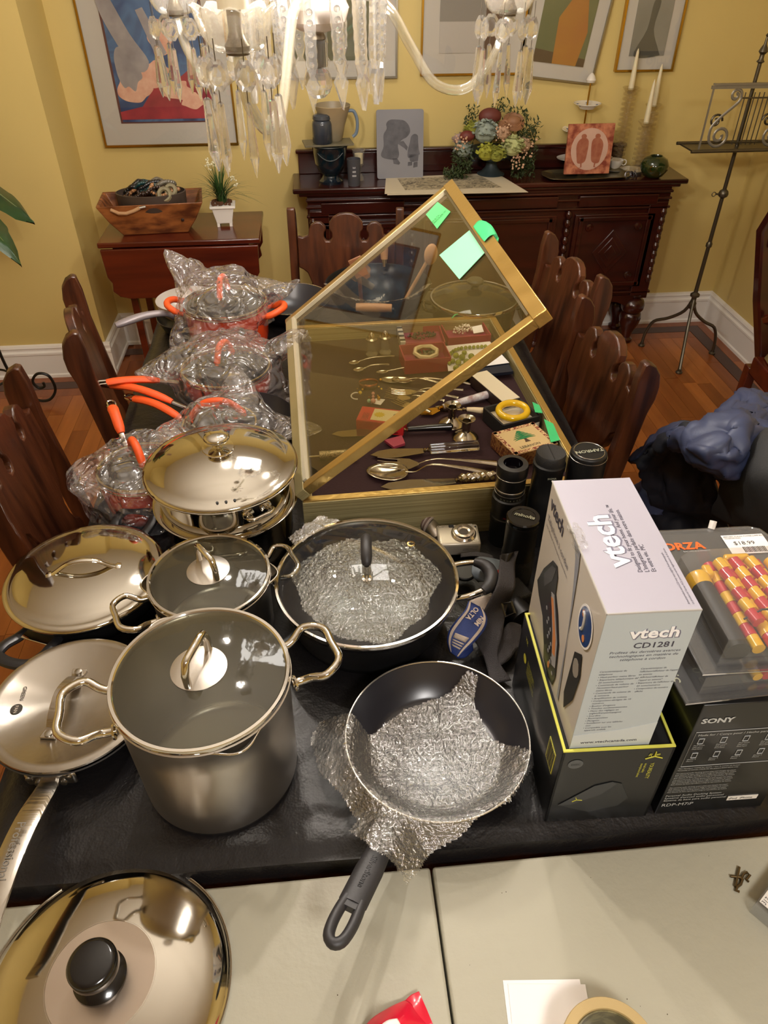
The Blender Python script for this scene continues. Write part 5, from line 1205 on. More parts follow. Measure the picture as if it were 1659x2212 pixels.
# red card box
redc = mat('glossy red card', 'c22a2c', .35)
P_ = [at(763, 893, CZ + .03), at(785, 877, CZ + .03), at(888, 886, CZ + .03), at(872, 912, CZ + .03)]
t, w, d = slab('glossy red card-deck box with a yellow sun picture on top', ((764, 906), (868, 918), (885, 889), (787, 878)), CZ, .030, redc, redc, 'card_box', 'card box')
B((w * .12, 0, .0308), (w * .66, d * .8, .0008)).build('picture_panel', mat('cream printed panel', 'dccf9e', .5), t, smooth=False)
sunp = []
for k in range(24): r = (.014 if k % 2 else .009); sunp.append((-w * .06 + r * cos(k * pi / 12), r * .9 * sin(k * pi / 12)))
flat(t, mat('printed sun yellow', 'c9b21c', .5), sunp, .0314, 'sun_shape')
for k, (x, y, c_) in enumerate(((.30, .1, '3d5a52'), (.36, -.1, '2b3440'), (.25, -.2, '8e3a34'), (.33, .0, 'b89a4a'))): flat(t, mat('printed figure ' + c_, c_, .5), blob(w * x, d * y, .007, .006, 9, .3, k), .0315 + k * .0001, 'figure_shape')
text('TAROT\nCARDS', .010, mat('dark red ink', '5c1416', .5), t, TR(-w * .34, -d * .42, .0310) @ RZ(pi / 2), sx=.9, sp=.8)
tag(quad(None, 'pink_pouch', mat('dusty pink satin', '9c3a4a', .4), [at(*q, CZ + .003) for q in ((830, 955), (850, 970), (875, 962), (868, 945))], .006), 'small pink satin scrap by the black-handled knife', 'cloth')
# copper cuff and little trinkets
p = at(796, 829, CZ + .012)
cop = mat('copper cuff', '9a5a3a', .25, 1)
tag(MB().grid(lambda u, v: Vector((.024 * cos(2 * pi * u * .93), .017 * sin(2 * pi * u * .93), v * .016)), 40, 2).build('copper_cuff', cop, None, loc=(p.x, p.y, CZ + .002), solid=.001), 'small copper cuff bracelet left of the cutlery heap', 'bracelet')
p = at(770, 856, CZ + .004)
tag(MB().tube([(p.x + .013 * cos(a), p.y + .016 * sin(a), CZ + .005) for a in [radians(70 + k * 14) for k in range(16)]], .0016, 6).build('hoop_earring', mat('white enamel', 'e4e0d8', .3), None), 'thin white hoop earring at the left in the case', 'earring')
yel, pk, mg = mat('yellow bead', 'd8b820', .3), mat('pink quartz', 'd69a8c', .25), mat('pale mint stone', '9ac0a4', .3)
for nm, lab, cat, items in (('yellow_earring', 'gold earring with a yellow bead next to the white hoop', 'earring', (((778, 848), yel, .0045), ((783, 842), gl_, .004), ((772, 840), gl_, .002))),
                            ('gold_earring', 'gold earring with tiny yellow and green stones near the copper cuff', 'earring', (((818, 836), gl_, .003), ((824, 840), yel, .0025), ((813, 831), mg, .0025), ((822, 821), gl_, .005))),
                            ('pink_figurine', 'tiny pink stone bottle pendant standing by a paper tag', 'pendant', (((806, 866), pk, .0065), ((806, 857), pk, .004), ((806, 850), pk, .0045))),
                            ('mint_bead', 'pale mint bead with brown tip beside the pink pendant', 'bead', (((797, 866), mg, .005), ((797, 858), cop, .0025))),
                            ('knot_earring', 'gold knot earring beside the pink pendant', 'earring', (((818, 860), gl_, .005), ((816, 855), gl_, .003)))):
    t = T(nm, lab, cat, (0, 0, 0))
    for (x, y), m_, r in items: MB().ball(at(x, y, CZ + r + .002), r, 10, 6).build('stone', m_, t)
tag(quad(None, 'paper_tag', paper, [at(*q, CZ + .0015) for q in ((801, 871), (822, 875), (832, 863), (812, 861))], .0005), 'tiny white paper tag under the pink pendant', 'tag')
# ------------------------------------------------------------------ cameras and lenses
camsil = mat('champagne camera shell', 'c9bfae', .3, .35)
dk = mat('matt black metal', '151516', .4, .2); dkr = mat('ribbed black rubber', '1a1a1b', .6, 0, bump=.5, bscale=500)
p = (at(941, 1122, .815) + at(1038, 1158, .815)) / 2
t = T('compact_camera', 'small champagne-coloured compact camera lying lens up before the case', 'camera', (.249, 1.078, ZT + .012), radians(-2), None, (radians(4), 0, radians(-2)))
B((0, 0, .018), (.084, .058, .034)).build('body', camsil, t, bevel=.006, seg=3)
MB().lathe([(.024, .034), (.025, .037), (.022, .040), (.020, .040), (.019, .044), (.014, .045), (.013, .042), (.009, .041)], 40).build('lens_ring', mat('polished champagne ring', 'cfc6b8', .15, .9), t, loc=(.010, 0, 0))
MB().lathe([(.0095, .0405), (0, .0405)], 24).build('lens_glass', mat('grey lens cover', '5c5650', .15, .3), t, loc=(.010, 0, 0))
B((-.012, .022, .0352), (.010, .008, .002)).build('viewfinder', ink, t, bevel=.0008); B((.022, .023, .0352), (.018, .006, .0015)).build('flash_window', mat('flash window', 'b8b2a4', .15, 0, coat=.5), t, bevel=.0005)
MB().lathe([(.002, .035), (.0018, .036), (0, .036)], 10, TR(.036, .018, 0)).build('lamp', ink, t)
text('Canon', .0085, mat('dark grey print', '4a4640', .5), t, TR(-.039, .019, .0354), sx=1.1)
text('4.0', .0055, mat('dark grey print', '4a4640', .5), t, TR(.028, -.022, .0354))
text('MEGA PIXELS', .0025, mat('dark grey print', '4a4640', .5), t, TR(.024, -.0255, .0354))
text('CANON INC.\nDIGITAL CAMERA', .0035, mat('dark grey print', '4a4640', .5), t, frame((.006, -.0292, .020), (1, 0, 0), (0, 0, 1)))
M, L_ = cfr(at(918, 1116, .80), at(945, 1162, .79)) if True else None
t = T('silver_canister', 'small silver canister wrapped in a striped brown cord beside the compact camera', 'canister', (0, 0, 0)); t.matrix_world = M
MB().lathe([(0, -.002), (.010, -.002), (.013, .003), (.015, .012), (.016, .03), (.016, L_ - .004), (.013, L_ + .004), (0, L_ + .005)], 28, RY(pi / 2)).build('shell', mat('satin nickel shell', 'a09890', .3, .9), t)
for k in range(5): MB().torus((0, 0, 0), .0185, .0028, 28, 6, TR(.006 + k * .0045, 0, 0) @ RZ(.5) @ RY(pi / 2)).build('cord_turn', mat('brown striped cord' if k % 2 else 'pale striped cord', '6a5248' if k % 2 else '9c8c80', .6), t)
def lens(name, label, x, y, top, r, prof, extra=None):
    t = T(name, label, 'camera lens', (x, y, ZT)); h = top - ZT
    MB().lathe([(0, 0)] + [(r * a, h * b) for a, b in prof], 56).build('barrel', dk, t, ang=30)
    if extra: extra(t, r, h)
    return t
silr = mat('satin silver ring', 'b5b0a6', .25, .9)
def ring(t, r, z, w_, m_, name='ring'): MB().lathe([(r, z), (r + .0008, z + w_ * .2), (r + .0008, z + w_ * .8), (r, z + w_)], 56).build(name, m_, t)
def ex1(t, r, h):
    ring(t, r * .93, h * .70, .004, silr, 'silver_ring'); ring(t, r * .95, h * .86, .0025, silr, 'silver_ring'); ring(t, r * .93, h * .665, .001, silr, 'silver_ring')
    MB().lathe([(r * .93, h * .995), (r * .60, h * 1.001)], 48).build('mount_ring', mat('grey lens mount', '4a4a4c', .3, .6), t)
    MB().lathe([(r * .60, h * 1.0), (r * .58, h * .93), (r * .56, h * .90), (0, h * .89)], 40).build('rear_bore', mat('black purple glass', '0c080c', .1, 0, coat=.5), t)
    for k, (a, s_) in enumerate(((-105, '1.2'), (-90, '1.5'), (-75, '2'), (-60, '3'), (-118, '16'))):
        aa_ = radians(a); rr = r * 1.012
        text(s_, .006, mat('pale print', 'a9ab96', .5) if k % 2 else mat('red print', 'b03038', .5), t, frame((rr * cos(aa_), rr * sin(aa_), h * .40), (-sin(aa_), cos(aa_), 0), (0, 0, 1)))
    for k in range(7):
        aa_ = radians(-140 + k * 13); rr = r * .955
        text(str((22, 16, 11, 8, 5, 4, 2)[k]), .0045, mat('pale print', 'a9ab96', .5), t, frame((rr * cos(aa_), rr * sin(aa_), h * .625), (-sin(aa_), cos(aa_), 0), (0, 0, 1)))
lens('telephoto_lens', 'tall black lens standing mount-up with two silver rings, nearest the case corner', .350, 1.105, .957, .031,
     [(1.0, 0), (1.0, .28), (1.04, .30), (1.04, .36), (1.0, .37), (1.0, .48), (1.05, .50), (1.05, .60), (.94, .61), (.94, .66), (.90, .67), (.90, .69), (.93, .70), (.93, .83), (.95, .84), (.97, .90), (.97, .98), (.93, .995)], ex1)
def ex2(t, r, h):
    MB().lathe([(r * .90, h * .90), (r * .93, h * .91), (r * .93, h * .985), (r * .88, h), (0, h * 1.0)], 60).build('rear_cap', mat('dull black cap', '232324', .55, 0, bump=.2, bscale=300), t, ang=30)
    MB().box((0, 0, h * 1.001), (.0015, r * 1.6, .0008)).build('cap_ridge', dk, t, smooth=False)
    text('SIGMA', .006, mat('pale print', 'a9ab96', .5), t, frame((-.01, -r * 1.005, h * .80), (1, 0, 0), (0, 0, 1)))
lens('capped_lens', 'black lens with plain ridged rear cap between the silver-ringed and shiny cased lenses', .420, 1.102, .980, .0305,
     [(.96, 0), (.98, .02), (.98, .30), (1.0, .32), (1.0, .55), (.96, .56), (.96, .82), (1.02, .84), (1.02, .89), (.9, .90)], ex2)
def ex3(t, r, h):
    ring(t, r * .985, h * .955, .0012, silr, 'silver_ring')
    MB().torus((0, 0, h * 1.003), r * .80, .0007, 48, 4).build('cap_circle', silr, t)
    text('TAMRON', r * .34, mat('pale print', 'c8c8c0', .4), t, TR(0, 0, h * 1.002 + .0006) @ RZ(pi + .12) @ TR(0, -.003, 0), align='CENTER', sx=1.1, bold=.0002)
lens('shiny_lens', 'glossy black lens with circled silver lettering on its cap, rightmost of the lenses', .492, 1.098, .980, .0355,
     [(.96, 0), (.98, .02), (1.0, .50), (1.0, .95), (.96, .99), (.90, 1.0), (0, 1.0)], ex3)
def ex4(t, r, h):
    MB().lathe([(r * .97, h * .93), (r * .99, h * .94), (r * .99, h * .985), (r * .92, h * 1.0), (r * .70, h * 1.0), (r * .68, h * .992), (0, h * .992)], 60).build('front_cap', blackp, t, ang=30)
    text('minolta', r * .40, mat('pale print', 'c8c8c0', .4), t, TR(0, 0, h * .995 + .0006) @ RZ(-.5) @ TR(.001, -.003, .0004), align='CENTER', sx=1.0, bold=.0003, shear=.3)
    MB().lathe([(r * .995, h * .10), (r * 1.01, h * .12), (r * 1.01, h * .42), (r * .995, h * .44)], 60).build('grip', dkr, t)
lens('short_lens', 'shorter black lens with lettered front cap in front of the silver-ringed lens', .345, .985, .925, .031,
     [(.98, 0), (1.0, .03), (1.0, .46), (.95, .48), (.95, .88), (.99, .90), (.97, .93)], ex4)
# black film camera tangled in straps
t = T('film_camera', 'black film camera body lying among straps beside the white phone box', 'camera', (.300, .905, ZT), radians(20))
B((0, 0, .025), (.10, .05, .048)).build('body', dkr, t, bevel=.005)
MB().cyl((.01, -.02, .026), (.01, -.058, .026), .026, n=32).build('lens_barrel', dk, t)
MB().lathe([(.012, .048), (.011, .056), (0, .057)], 24, TR(-.034, 0, 0)).build('dial', silr, t); B((.0, .004, .056), (.03, .03, .02)).build('prism_hump', dk, t, bevel=.004)
p = at(1008, 1236, .82)
t = T('lens_cap', 'round black lens cap lying by the rubber-grip pan handle', 'lens cap', (p.x + .003, p.y + .03, ZT + .025), 0, None, (.2, 0, 0))
MB().lathe([(0, 0), (.020, 0), (.022, .002), (.022, .008), (.020, .009), (.0185, .007), (0, .007)], 36).build('cap', dk, t)
t = T('striped_badge_strap', 'pale grey and red pouch corner behind the rubber-grip handle', 'pouch', (0, 0, 0)); t.name = 'padded_pouch'
MB().grid(patch([[at(1023, 1220, .83), at(1035, 1205, .84), at(1062, 1208, .84), at(1078, 1212, .83)], [at(1022, 1240, .83), at(1035, 1235, .84), at(1060, 1235, .84), at(1080, 1232, .83)], [at(1035, 1256, .82), at(1045, 1256, .83), at(1062, 1258, .83), at(1078, 1250, .82)]], .001, 40), 14, 10).build('panel', mat('pale blue grey pouch', '8d97a0', .5, 0, col2='6a737c', vscale=30), t, solid=.006)
quad(t, 'red_patch', mat('red patch', 'c03a2c', .5), [at(1067, 1234, .846), at(1079, 1230, .842), at(1079, 1252, .84), at(1070, 1248, .842)], .001)
web = mat('black ribbed webbing', '2e2a2c', .55, 0, bump=.5, bscale=700)
def strap(par, name, L_, R_l, m_, k=40, th=.0016):
    rows_ = [[Vector(a), (Vector(a) + Vector(b)) / 2, Vector(b)] for a, b in zip(L_, R_l)]
    return MB().grid(patch(rows_), 6, k).build(name, m_, par, solid=th, ang=70)
t = T('camera_strap', 'wide black webbing camera strap twisting down in front of the white phone box', 'strap', (0, 0, 0))
strap(t, 'webbing', [at(1080, 1200, .85), at(1078, 1225, .87), at(1072, 1265, .87), at(1040, 1330, .83), at(1020, 1370, .80), at(1045, 1420, .785), at(1060, 1478, .775)],
      [at(1120, 1190, .87), at(1112, 1222, .86), at(1112, 1270, .86), at(1095, 1310, .83), at(1085, 1370, .81), at(1075, 1420, .79), at(1105, 1470, .775)], web)
strap(t, 'webbing', [at(1060, 1400, .79), at(1080, 1370, .80), at(1100, 1345, .81), at(1125, 1350, .80)], [at(1070, 1445, .78), at(1100, 1425, .785), at(1115, 1405, .79), at(1130, 1400, .79)], web)
strap(t, 'webbing', [at(1085, 1196, .865), at(1098, 1196, .875), at(1110, 1192, .87)], [at(1078, 1225, .85), at(1092, 1222, .86), at(1106, 1205, .86)], mat('black satin ribbon', '161416', .4), 12)
MB().tube([at(1085, 1305, .85), at(1105, 1300, .855), at(1112, 1325, .85), at(1092, 1332, .845)], .0025, 6, closed=True).build('buckle', blackp, t)
strap(t, 'webbing', [at(995, 1196, .80), at(1030, 1192, .80), at(1065, 1200, .80)], [at(995, 1204, .80), at(1030, 1202, .80), at(1068, 1212, .80)], web, 12)
blue = mat('royal blue woven strap', '22346e', .6, 0, bump=.3, bscale=500); bei = mat('beige woven stripe', 'b3a292', .65, 0, bump=.3, bscale=500)
t = T('lettered_strap', 'blue and beige woven camera strap with camera-maker lettering', 'strap', (0, 0, 0))
Lp = [at(1012, 1298, .85), at(1004, 1318, .845), at(985, 1340, .835), at(970, 1362, .825), at(966, 1385, .81), at(972, 1408, .795)]
Rp = [at(1042, 1314, .838), at(1052, 1336, .832), at(1048, 1358, .825), at(1028, 1384, .815), at(1006, 1405, .805), at(990, 1421, .795)]
strap(t, 'woven_band', Lp, Rp, blue)
ip = lambda a, b, k: a + (b - a) * k + Vector((0, -.0006, .0022))
for k0, k1 in ((.07, .17), (.83, .93)): strap(t, 'edge_stripe', [ip(a, b, k0) for a, b in zip(Lp, Rp)], [ip(a, b, k1) for a, b in zip(Lp, Rp)], bei, 40, .0006)
for i_, j_ in ((3.05, 3.5), (3.62, 3.75), (3.85, 3.98), (4.1, 4.25)):
    def pt(v, k): return cr([ip(a, b, k) for a, b in zip(Lp, Rp)], v / 5)
    MB().grid(lambda u, v: pt(i_ + (j_ - i_) * v, .24 + .52 * u) + Vector((0, 0, .0004)), 4, 3).build('woven_bar', bei, t, solid=.0006)
fo = lambda x, y, z: frame(at(x, y, z), at(x - 27, y + 30, z - .004) - at(x, y, z), at(x + 20, y + 20, z - .006) - at(x, y, z))
text('OLTA', .0125, bei, t, fo(1027, 1310, .8465), ext=.0003, bold=.0003, sx=.92); text('NIM', .0125, bei, t, fo(1039, 1330, .8425), ext=.0003, bold=.0003, sx=.92)
strap(t, 'woven_band', [at(1010, 1300, .84), at(1035, 1290, .84), at(1060, 1285, .84)], [at(1030, 1325, .83), at(1050, 1325, .83), at(1064, 1312, .83)], bei, 16)
strap(t, 'woven_band', [at(975, 1408, .79), at(1000, 1400, .79), at(1020, 1385, .79)], [at(988, 1422, .775), at(1005, 1420, .775), at(1022, 1405, .775)], blue, 12)
# ------------------------------------------------------------------ boxes at the right
lilac = mat('pale lilac printed card', 'aaa7b4', .38, 0, coat=.15)
frontm = mat('pale blue-grey printed card', 'b4bdc2', .4, 0, coat=.1)
sidem = mat('warm white printed card', 'c9c3bd', .4, 0, coat=.15)
sil = mat('printed silver swoosh', '8a8e9c', .4)
t = T('black_gadget_box', 'open matt black box with yellow inner rim carrying the white phone box', 'box', (.276, .500, ZT), radians(-2))
bw, bd_, bh = .146, .240, .172
mblk = mat('matt black printed card', '161718', .35, 0, coat=.1)
for c_, d_ in (((bw / 2, .0015, bh / 2), (bw, .003, bh)), ((bw / 2, bd_ - .0015, bh / 2), (bw, .003, bh)), ((.0015, bd_ / 2, bh / 2), (.003, bd_, bh)), ((bw - .0015, bd_ / 2, bh / 2), (.003, bd_, bh))): B(c_, d_).build('side_panel', mblk, t, smooth=False)
B((bw / 2, bd_ / 2, bh - .006), (bw - .006, bd_ - .006, .004)).build('inner_floor', mat('deep black card', '08080a', .5), t, smooth=False)
ylw = mat('lime yellow paper edge', 'd6d45a', .5)
for c_, d_ in (((bw / 2, .002, bh + .001), (bw, .0035, .0025)), ((bw / 2, bd_ - .002, bh + .001), (bw, .0035, .0025)), ((.002, bd_ / 2, bh + .001), (.0035, bd_ - .007, .0025)), ((bw - .002, bd_ / 2, bh + .001), (.0035, bd_ - .007, .0025))): B(c_, d_).build('yellow_rim', ylw, t, smooth=False)
FF = lambda x, z: frame((x, -.0006, z), (1, 0, 0), (0, 0, 1))
yl = mat('lime yellow print', 'c9c646', .5); dgr = mat('dark grey print on black', '2e3031', .4); mgr = mat('mid grey print on black', '3f4143', .45)
def fpoly(par, m_, pts, M, name='printed_shape', th=.0004): return MB().add([(x, y, 0) for x, y in pts] + [(x, y, th) for x, y in pts], [tuple(range(len(pts)))[::-1], tuple(range(len(pts), 2 * len(pts)))] + [(i, (i + 1) % len(pts), (i + 1) % len(pts) + len(pts), i + len(pts)) for i in range(len(pts))], M).build(name, m_, par, smooth=False)
fpoly(t, dgr, [(.012, .045), (.055, .09), (.078, .098), (.092, .092), (.108, .055), (.098, .035), (.075, .028), (.06, .022), (.045, .028)], FF(0, 0))
fpoly(t, mgr, [(.012, .045), (.055, .09), (.078, .098), (.085, .093), (.068, .068), (.03, .045)], FF(0, 0) @ TR(0, 0, .0003))
MB().lathe([(.010, 0), (0, .0003)], 24, FF(.020, .145)).build('grey_sticker', mat('grey round sticker', '55585a', .5), t)
text('DISC', .006, mblk, t, FF(.014, .143) @ TR(0, 0, .0006))
for a in (90, 210, 330): MB().tube([FF(.122, .155) @ Vector((0, 0, .0004)), FF(.122, .155) @ Vector((.013 * cos(radians(a)), .010 * sin(radians(a)), .0004))], .0009, 5).build('logo_stroke', yl, t)
text('R', .009, yl, t, FF(.113, .156) @ TR(0, 0, .0004) @ RZ(-.2)); text('R', .009, yl, t, FF(.122, .160) @ TR(0, 0, .0004) @ RZ(-1.3))
text('YOUREALITY', .0075, yl, t, FF(.121, .139) @ RZ(-pi / 2), sx=.85); text('virtual reality\nsmartphone helmet', .0052, yl, t, FF(.113, .139) @ RZ(-pi / 2), sx=.8)
for a in (90, 210, 330): MB().tube([FF(.036, .057) @ Vector((0, 0, .0008)), FF(.036, .057) @ Vector((.008 * cos(radians(a + 15)), .006 * sin(radians(a + 15)), .0008))], .0006, 5).build('logo_stroke', yl, t)
LF = lambda y, z: frame((-.0006, y, z), (0, -1, 0), (0, 0, 1))
B((-.0004, .033, .115), (.0008, .030, .045)).build('barcode_label', ylw, t, smooth=False)
for k in range(9): B((-.0010, .021 + k * .003, .115), (.0004, .0012 if k % 3 else .002, .04)).build('barcode_bar', ink, t, smooth=False)
MB().lathe([(.008, 0), (0, .0004)], 24, LF(.200, .115)).build('round_sticker', yl, t)
text('virtual reality goggles\nfor smartphones 4 to 6\nadjustable lenses\ncomfortable head band\nwireless immersive view', .006, yl, t, LF(.185, .125), sx=.8)
text('YR', .012, yl, t, LF(.212, .145)); text('VIRTUAL', .026, dgr, t, LF(.20, .045), bold=.0004)
# phone box
t = T('phone_box', 'tall pale lilac and white telephone box standing on the black box', 'box', (.286, .5075, ZT + bh - .0037), radians(-1.5))
W_, D_, H_ = .104, .238, .252
B((W_ / 2, D_ / 2, H_ / 2), (W_, D_, H_ - .0008)).build('carton', sidem, t, smooth=False, bevel=.0008)
B((W_ / 2, D_ / 2, H_), (W_, D_, .0012)).build('top_flap', lilac, t, smooth=False)
B((W_ / 2, 0, H_ / 2), (W_, .0012, H_ - .001)).build('front_panel', frontm, t, smooth=False)
def fold(x0, y0, x1, y1, r=.0012):
    return MB().tube([(x0, y0, H_), ((x0 + x1) / 2 + random.uniform(-.001, .001), (y0 + y1) / 2, H_ + random.uniform(0, .001)), (x1, y1, H_)], r, 6)
fold(0, 0, 0, D_).build('worn_edge', mat('frayed card edge', 'a8a49e', .8), t); fold(0, 0, W_, 0).build('worn_edge', mat('frayed card edge', 'a8a49e', .8), t)
TF = lambda x, y: frame((x, y, H_ + .0008), (0, 1, 0), (-1, 0, 0))
shd = mat('grey print shadow', '6f6d80', .5); dki = mat('dark violet grey print', '3f3d4c', .5); wi_ = mat('raised white print', 'f2f1f3', .4)
text('vtech', .041, shd, t, TF(.050, .070) @ TR(.001, -.002, 0), sx=1.05, bold=.0018, ext=.0001)
text('vtech', .041, wi_, t, TF(.050, .070) @ TR(0, 0, .0004), sx=1.05, bold=.0009, ext=.0002)
text("Designed to fit your home. And your life.™\nL'intégration parfaite dans votre maison.\nEt votre vie. MC", .0079, dki, t, TF(.060, .060), sx=.88, sp=1.0, ext=.0001)
text("Actual product and LCD may vary slightly from photograph.\nLe produit et l'écran ACL peuvent varier légèrement de la photo.", .0036, dki, t, TF(.094, .008), sx=.95, sp=1.3)
LF2 = lambda y, z: frame((-.0006, y, z), (0, -1, 0), (0, 0, 1))
text('vtech', .030, dki, t, LF2(.226, .218), sx=.95, bold=.0006, ext=.0001)
text('Téléphone à cordon', .0135, mat('grey violet print', '6a6672', .5), t, LF2(.228, .195), sx=.92)
text('avec afficheur et haut-parleur mains libres', .0065, mat('grey violet print', '6a6672', .5), t, LF2(.228, .184), sx=.95)
# swoosh
sw = [(.135, .2515)] + [(.10 - .035 * k / 10, .2515 - .215 * (k / 10) ** 1.1) for k in range(11)][0:0]
swa = [(.125 - .062 * (k / 12) ** .55, .2515 - .235 * (k / 12)) for k in range(13)]; swb = [(.100 - .030 * (k / 12) ** .7, .2515 - .235 * (k / 12)) for k in range(13)]
fpoly(t, sil, [(-y, z) for y, z in swa] + [(-y, z) for y, z in swb[::-1]], frame((-.0007, 0, 0), (0, -1, 0), (0, 0, 1)), 'swoosh')
# telephone picture (flat print)
PH = frame((-.0009, 0, 0), (0, -1, 0), (0, 0, 1))
fpoly(t, mat('printed telephone black', '17181b', .35), [(-.222, .085), (-.205, .125), (-.178, .165), (-.160, .172), (-.150, .160), (-.146, .135), (-.125, .118), (-.100, .085), (-.088, .035), (-.092, .012), (-.112, .004), (-.140, .010), (-.150, .030), (-.175, .060), (-.205, .072)], PH, 'telephone_print')
fpoly(t, mat('printed handset sheen', '44454a', .3), [(-.200, .120), (-.176, .158), (-.160, .166), (-.165, .140), (-.19, .105)], PH @ TR(0, 0, .0003), 'telephone_print')
fpoly(t, mat('printed telephone silver', 'a3a4aa', .35), [(-.160, .124), (-.148, .130), (-.105, .082), (-.094, .045), (-.108, .036), (-.126, .075)], PH @ TR(0, 0, .0004), 'telephone_print')
fpoly(t, mat('printed orange display', 'd58a50', .4), [(-.157, .118), (-.148, .123), (-.112, .082), (-.103, .058), (-.114, .054), (-.128, .085)], PH @ TR(0, 0, .0006), 'display_print')
for r_ in range(4):
    for q_ in range(3): fpoly(t, mat('printed key', '9a9ba2', .4), blob(-.165 + q_ * .014 + r_ * .012, .088 - r_ * .016 - q_ * .007, .0032, .0026, 8, 0), PH @ TR(0, 0, .0005), 'key_print')
fpoly(t, mat('printed orange display', 'd58a50', .4), blob(-.118, .024, .004, .006, 10, 0), PH @ TR(0, 0, .0006), 'key_print')
text('12:34 PM\nMARTIN J\n800 595 9511', .0055, mat('dark red ink', '5c1416', .5), t, PH @ TR(-.153, .110, .0009) @ RZ(-.85), sx=.75)
bl_ = mat('printed deep blue badge', '1d3f7c', .3, 0, coat=.4)
fpoly(t, wi_, blob(-.040, .208 - .02, .024, .030, 28, 0), frame((-.0008, 0, 0), (0, -1, 0), (0, 0, 1)), 'badge_print')
fpoly(t, bl_, blob(-.040, .188, .021, .027, 28, 0), frame((-.0011, 0, 0), (0, -1, 0), (0, 0, 1)), 'badge_print')
MB().tube([PH @ Vector((-.048 + .004 * cos(a), .190 + .014 * sin(a), .0006)) for a in [radians(120 - k * 26) for k in range(10)]], .0022, 6).build('badge_curl', mat('printed handset white', 'dfe3ea', .4), t)
for x_, y_ in ((-.050, .200), (-.036, .172)): fpoly(t, mat('printed orange display', 'd58a50', .4), blob(x_, y_, .004, .005, 10, 0), PH @ TR(0, 0, .0009), 'badge_dot')
fpoly(t, mat('printed dark photo', '1c1a18', .5), [(-.050, .132), (-.030, .150), (-.020, .12), (-.024, .07), (-.042, .03), (-.052, .05)], PH, 'photo_print')
fpoly(t, mat('printed fist grey', '8d8780', .5), blob(-.036, .118, .010, .014, 12, .1), PH @ TR(0, 0, .0004), 'photo_print')
F2 = lambda x, z: frame((x, -.0008, z), (1, 0, 0), (0, 0, 1))
text('vtech', .0235, shd, t, F2(.032, .212) @ TR(.0012, -.0012, 0), sx=1.1, bold=.0014, ext=.0001); text('vtech', .0235, wi_, t, F2(.032, .212) @ TR(0, 0, .0004), sx=1.1, bold=.0006, ext=.0002)
text('CD1281', .0128, dki, t, F2(.040, .1945), sx=1.1, bold=.0002); 
text('Profitez des dernières avances\ntechnologiques en matière de\ntéléphone à cordon', .0058, dki, t, F2(.056, .186), align='CENTER', sx=1.15, sp=1.1, shear=.2)
text('Caractéristiques du\ntéléphone\n• Haut-parleur mains libres\n• Répertoire téléphonique de\n  25 noms/numéros\n• Commande de volume de\n  l\'écouteur/haut-parleur\n  mains libres\n• Commande de volume de\n  la sonnerie\n• Amplification du volume\n• Composition abrégée de 10\n  numéros\n• Bouton d\'urgence\n• Touches surdimensionnées\n• Menu des réglages en\n  anglais/français/espagnol\n• Sourdine\n• Recomposition\n• Plongeon\n• Installation sur une table/au\n  mur\n• Compatible avec les\n  appareils auditifs', .0041, dki, t, F2(.010, .154), sx=1.0, sp=1.22, shear=.15)
text('Caractéristiques de\nl\'afficheur/afficheur de l\'appel\nen attente\n• Afficheur/afficheur de\n  l\'appel en attente*\n• Répertoire de l\'afficheur de\n  65 noms/numéros\n• Composition du numéro\n  affiché', .0041, dki, t, F2(.058, .156), sx=.95, sp=1.3, shear=.15)
text('www.vtechcanada.com', .0072, dki, t, F2(.012, .012) @ TR(0, 0, .0005), sx=1.1, bold=.0001)
fpoly(t, mat('paler printed card', 'c3cacd', .4), [(0, .0), (W_, .0), (W_, .050), (.06, .038), (0, .030)], frame((0, -.0007, 0), (1, 0, 0), (0, 0, 1)), 'lower_band')
MB().grid(patch([[Vector((-.002, .150, .245)), Vector((-.003, .120, .243)), Vector((-.002, .100, .240))], [Vector((.0, .148, .254)), Vector((-.002, .12, .257)), Vector((.002, .10, .255))], [Vector((.009, .148, .2535)), Vector((.012, .12, .254)), Vector((.008, .102, .2535))]], .004, 60, True), 16, 16).build('crumpled_tape', film('clear tape', 'fafafa', 2.4, .12, .1, bump=.6, bscale=200), t)
# audio dock box
t = T('audio_dock_box', 'black printed audio dock carton under the jump rope packs', 'box', (.436, .4965, ZT), radians(-1))
bk_ = mat('satin black carton', '101214', .32, 0, coat=.2)
SW_, SD, SH = .157, .25, .256
B((SW_ / 2, SD / 2, SH / 2), (SW_, SD, SH)).build('carton', bk_, t, bevel=.001)
F3 = lambda x, z: frame((x, -.0006, z), (1, 0, 0), (0, 0, 1)); wk = mat('soft white print', 'b9bcbc', .5)
text('SONY', .0135, wk, t, F3(.006, .219), sx=1.15, bold=.0005)
MB().tube([F3(.006, .122) @ Vector((0, 0, 0)), F3(.006, .200) @ Vector((0, 0, 0)), F3(.156, .200) @ Vector((0, 0, 0)), F3(.156, .122) @ Vector((0, 0, 0))], .0004, 4, closed=True).build('panel_outline', wk, t)
text('Made for / Conçu pour / Hecho para', .0062, wk, t, F3(.010, .191))
for r_ in range(2):
    for q_ in range(5):
        x_ = .014 + q_ * .030; z_ = .174 - r_ * .032
        MB().tube([F3(x_, z_) @ Vector(v) for v in ((0, 0, 0), (.007, 0, 0), (.007, .011, 0), (0, .011, 0))], .0006, 4, closed=True).build('device_icon', wk, t)
        text('iPod touch\n(4th gen.)\niPod nano' if r_ == 0 else 'iPhone 4\niPhone', .0034, wk, t, F3(x_ - .004, z_ - .005), sx=1.0, sp=1.15)
ll = 'This personal audio docking system plays and charges the player\nEste sistema de base reproduce y carga el reproductor de musica\n'
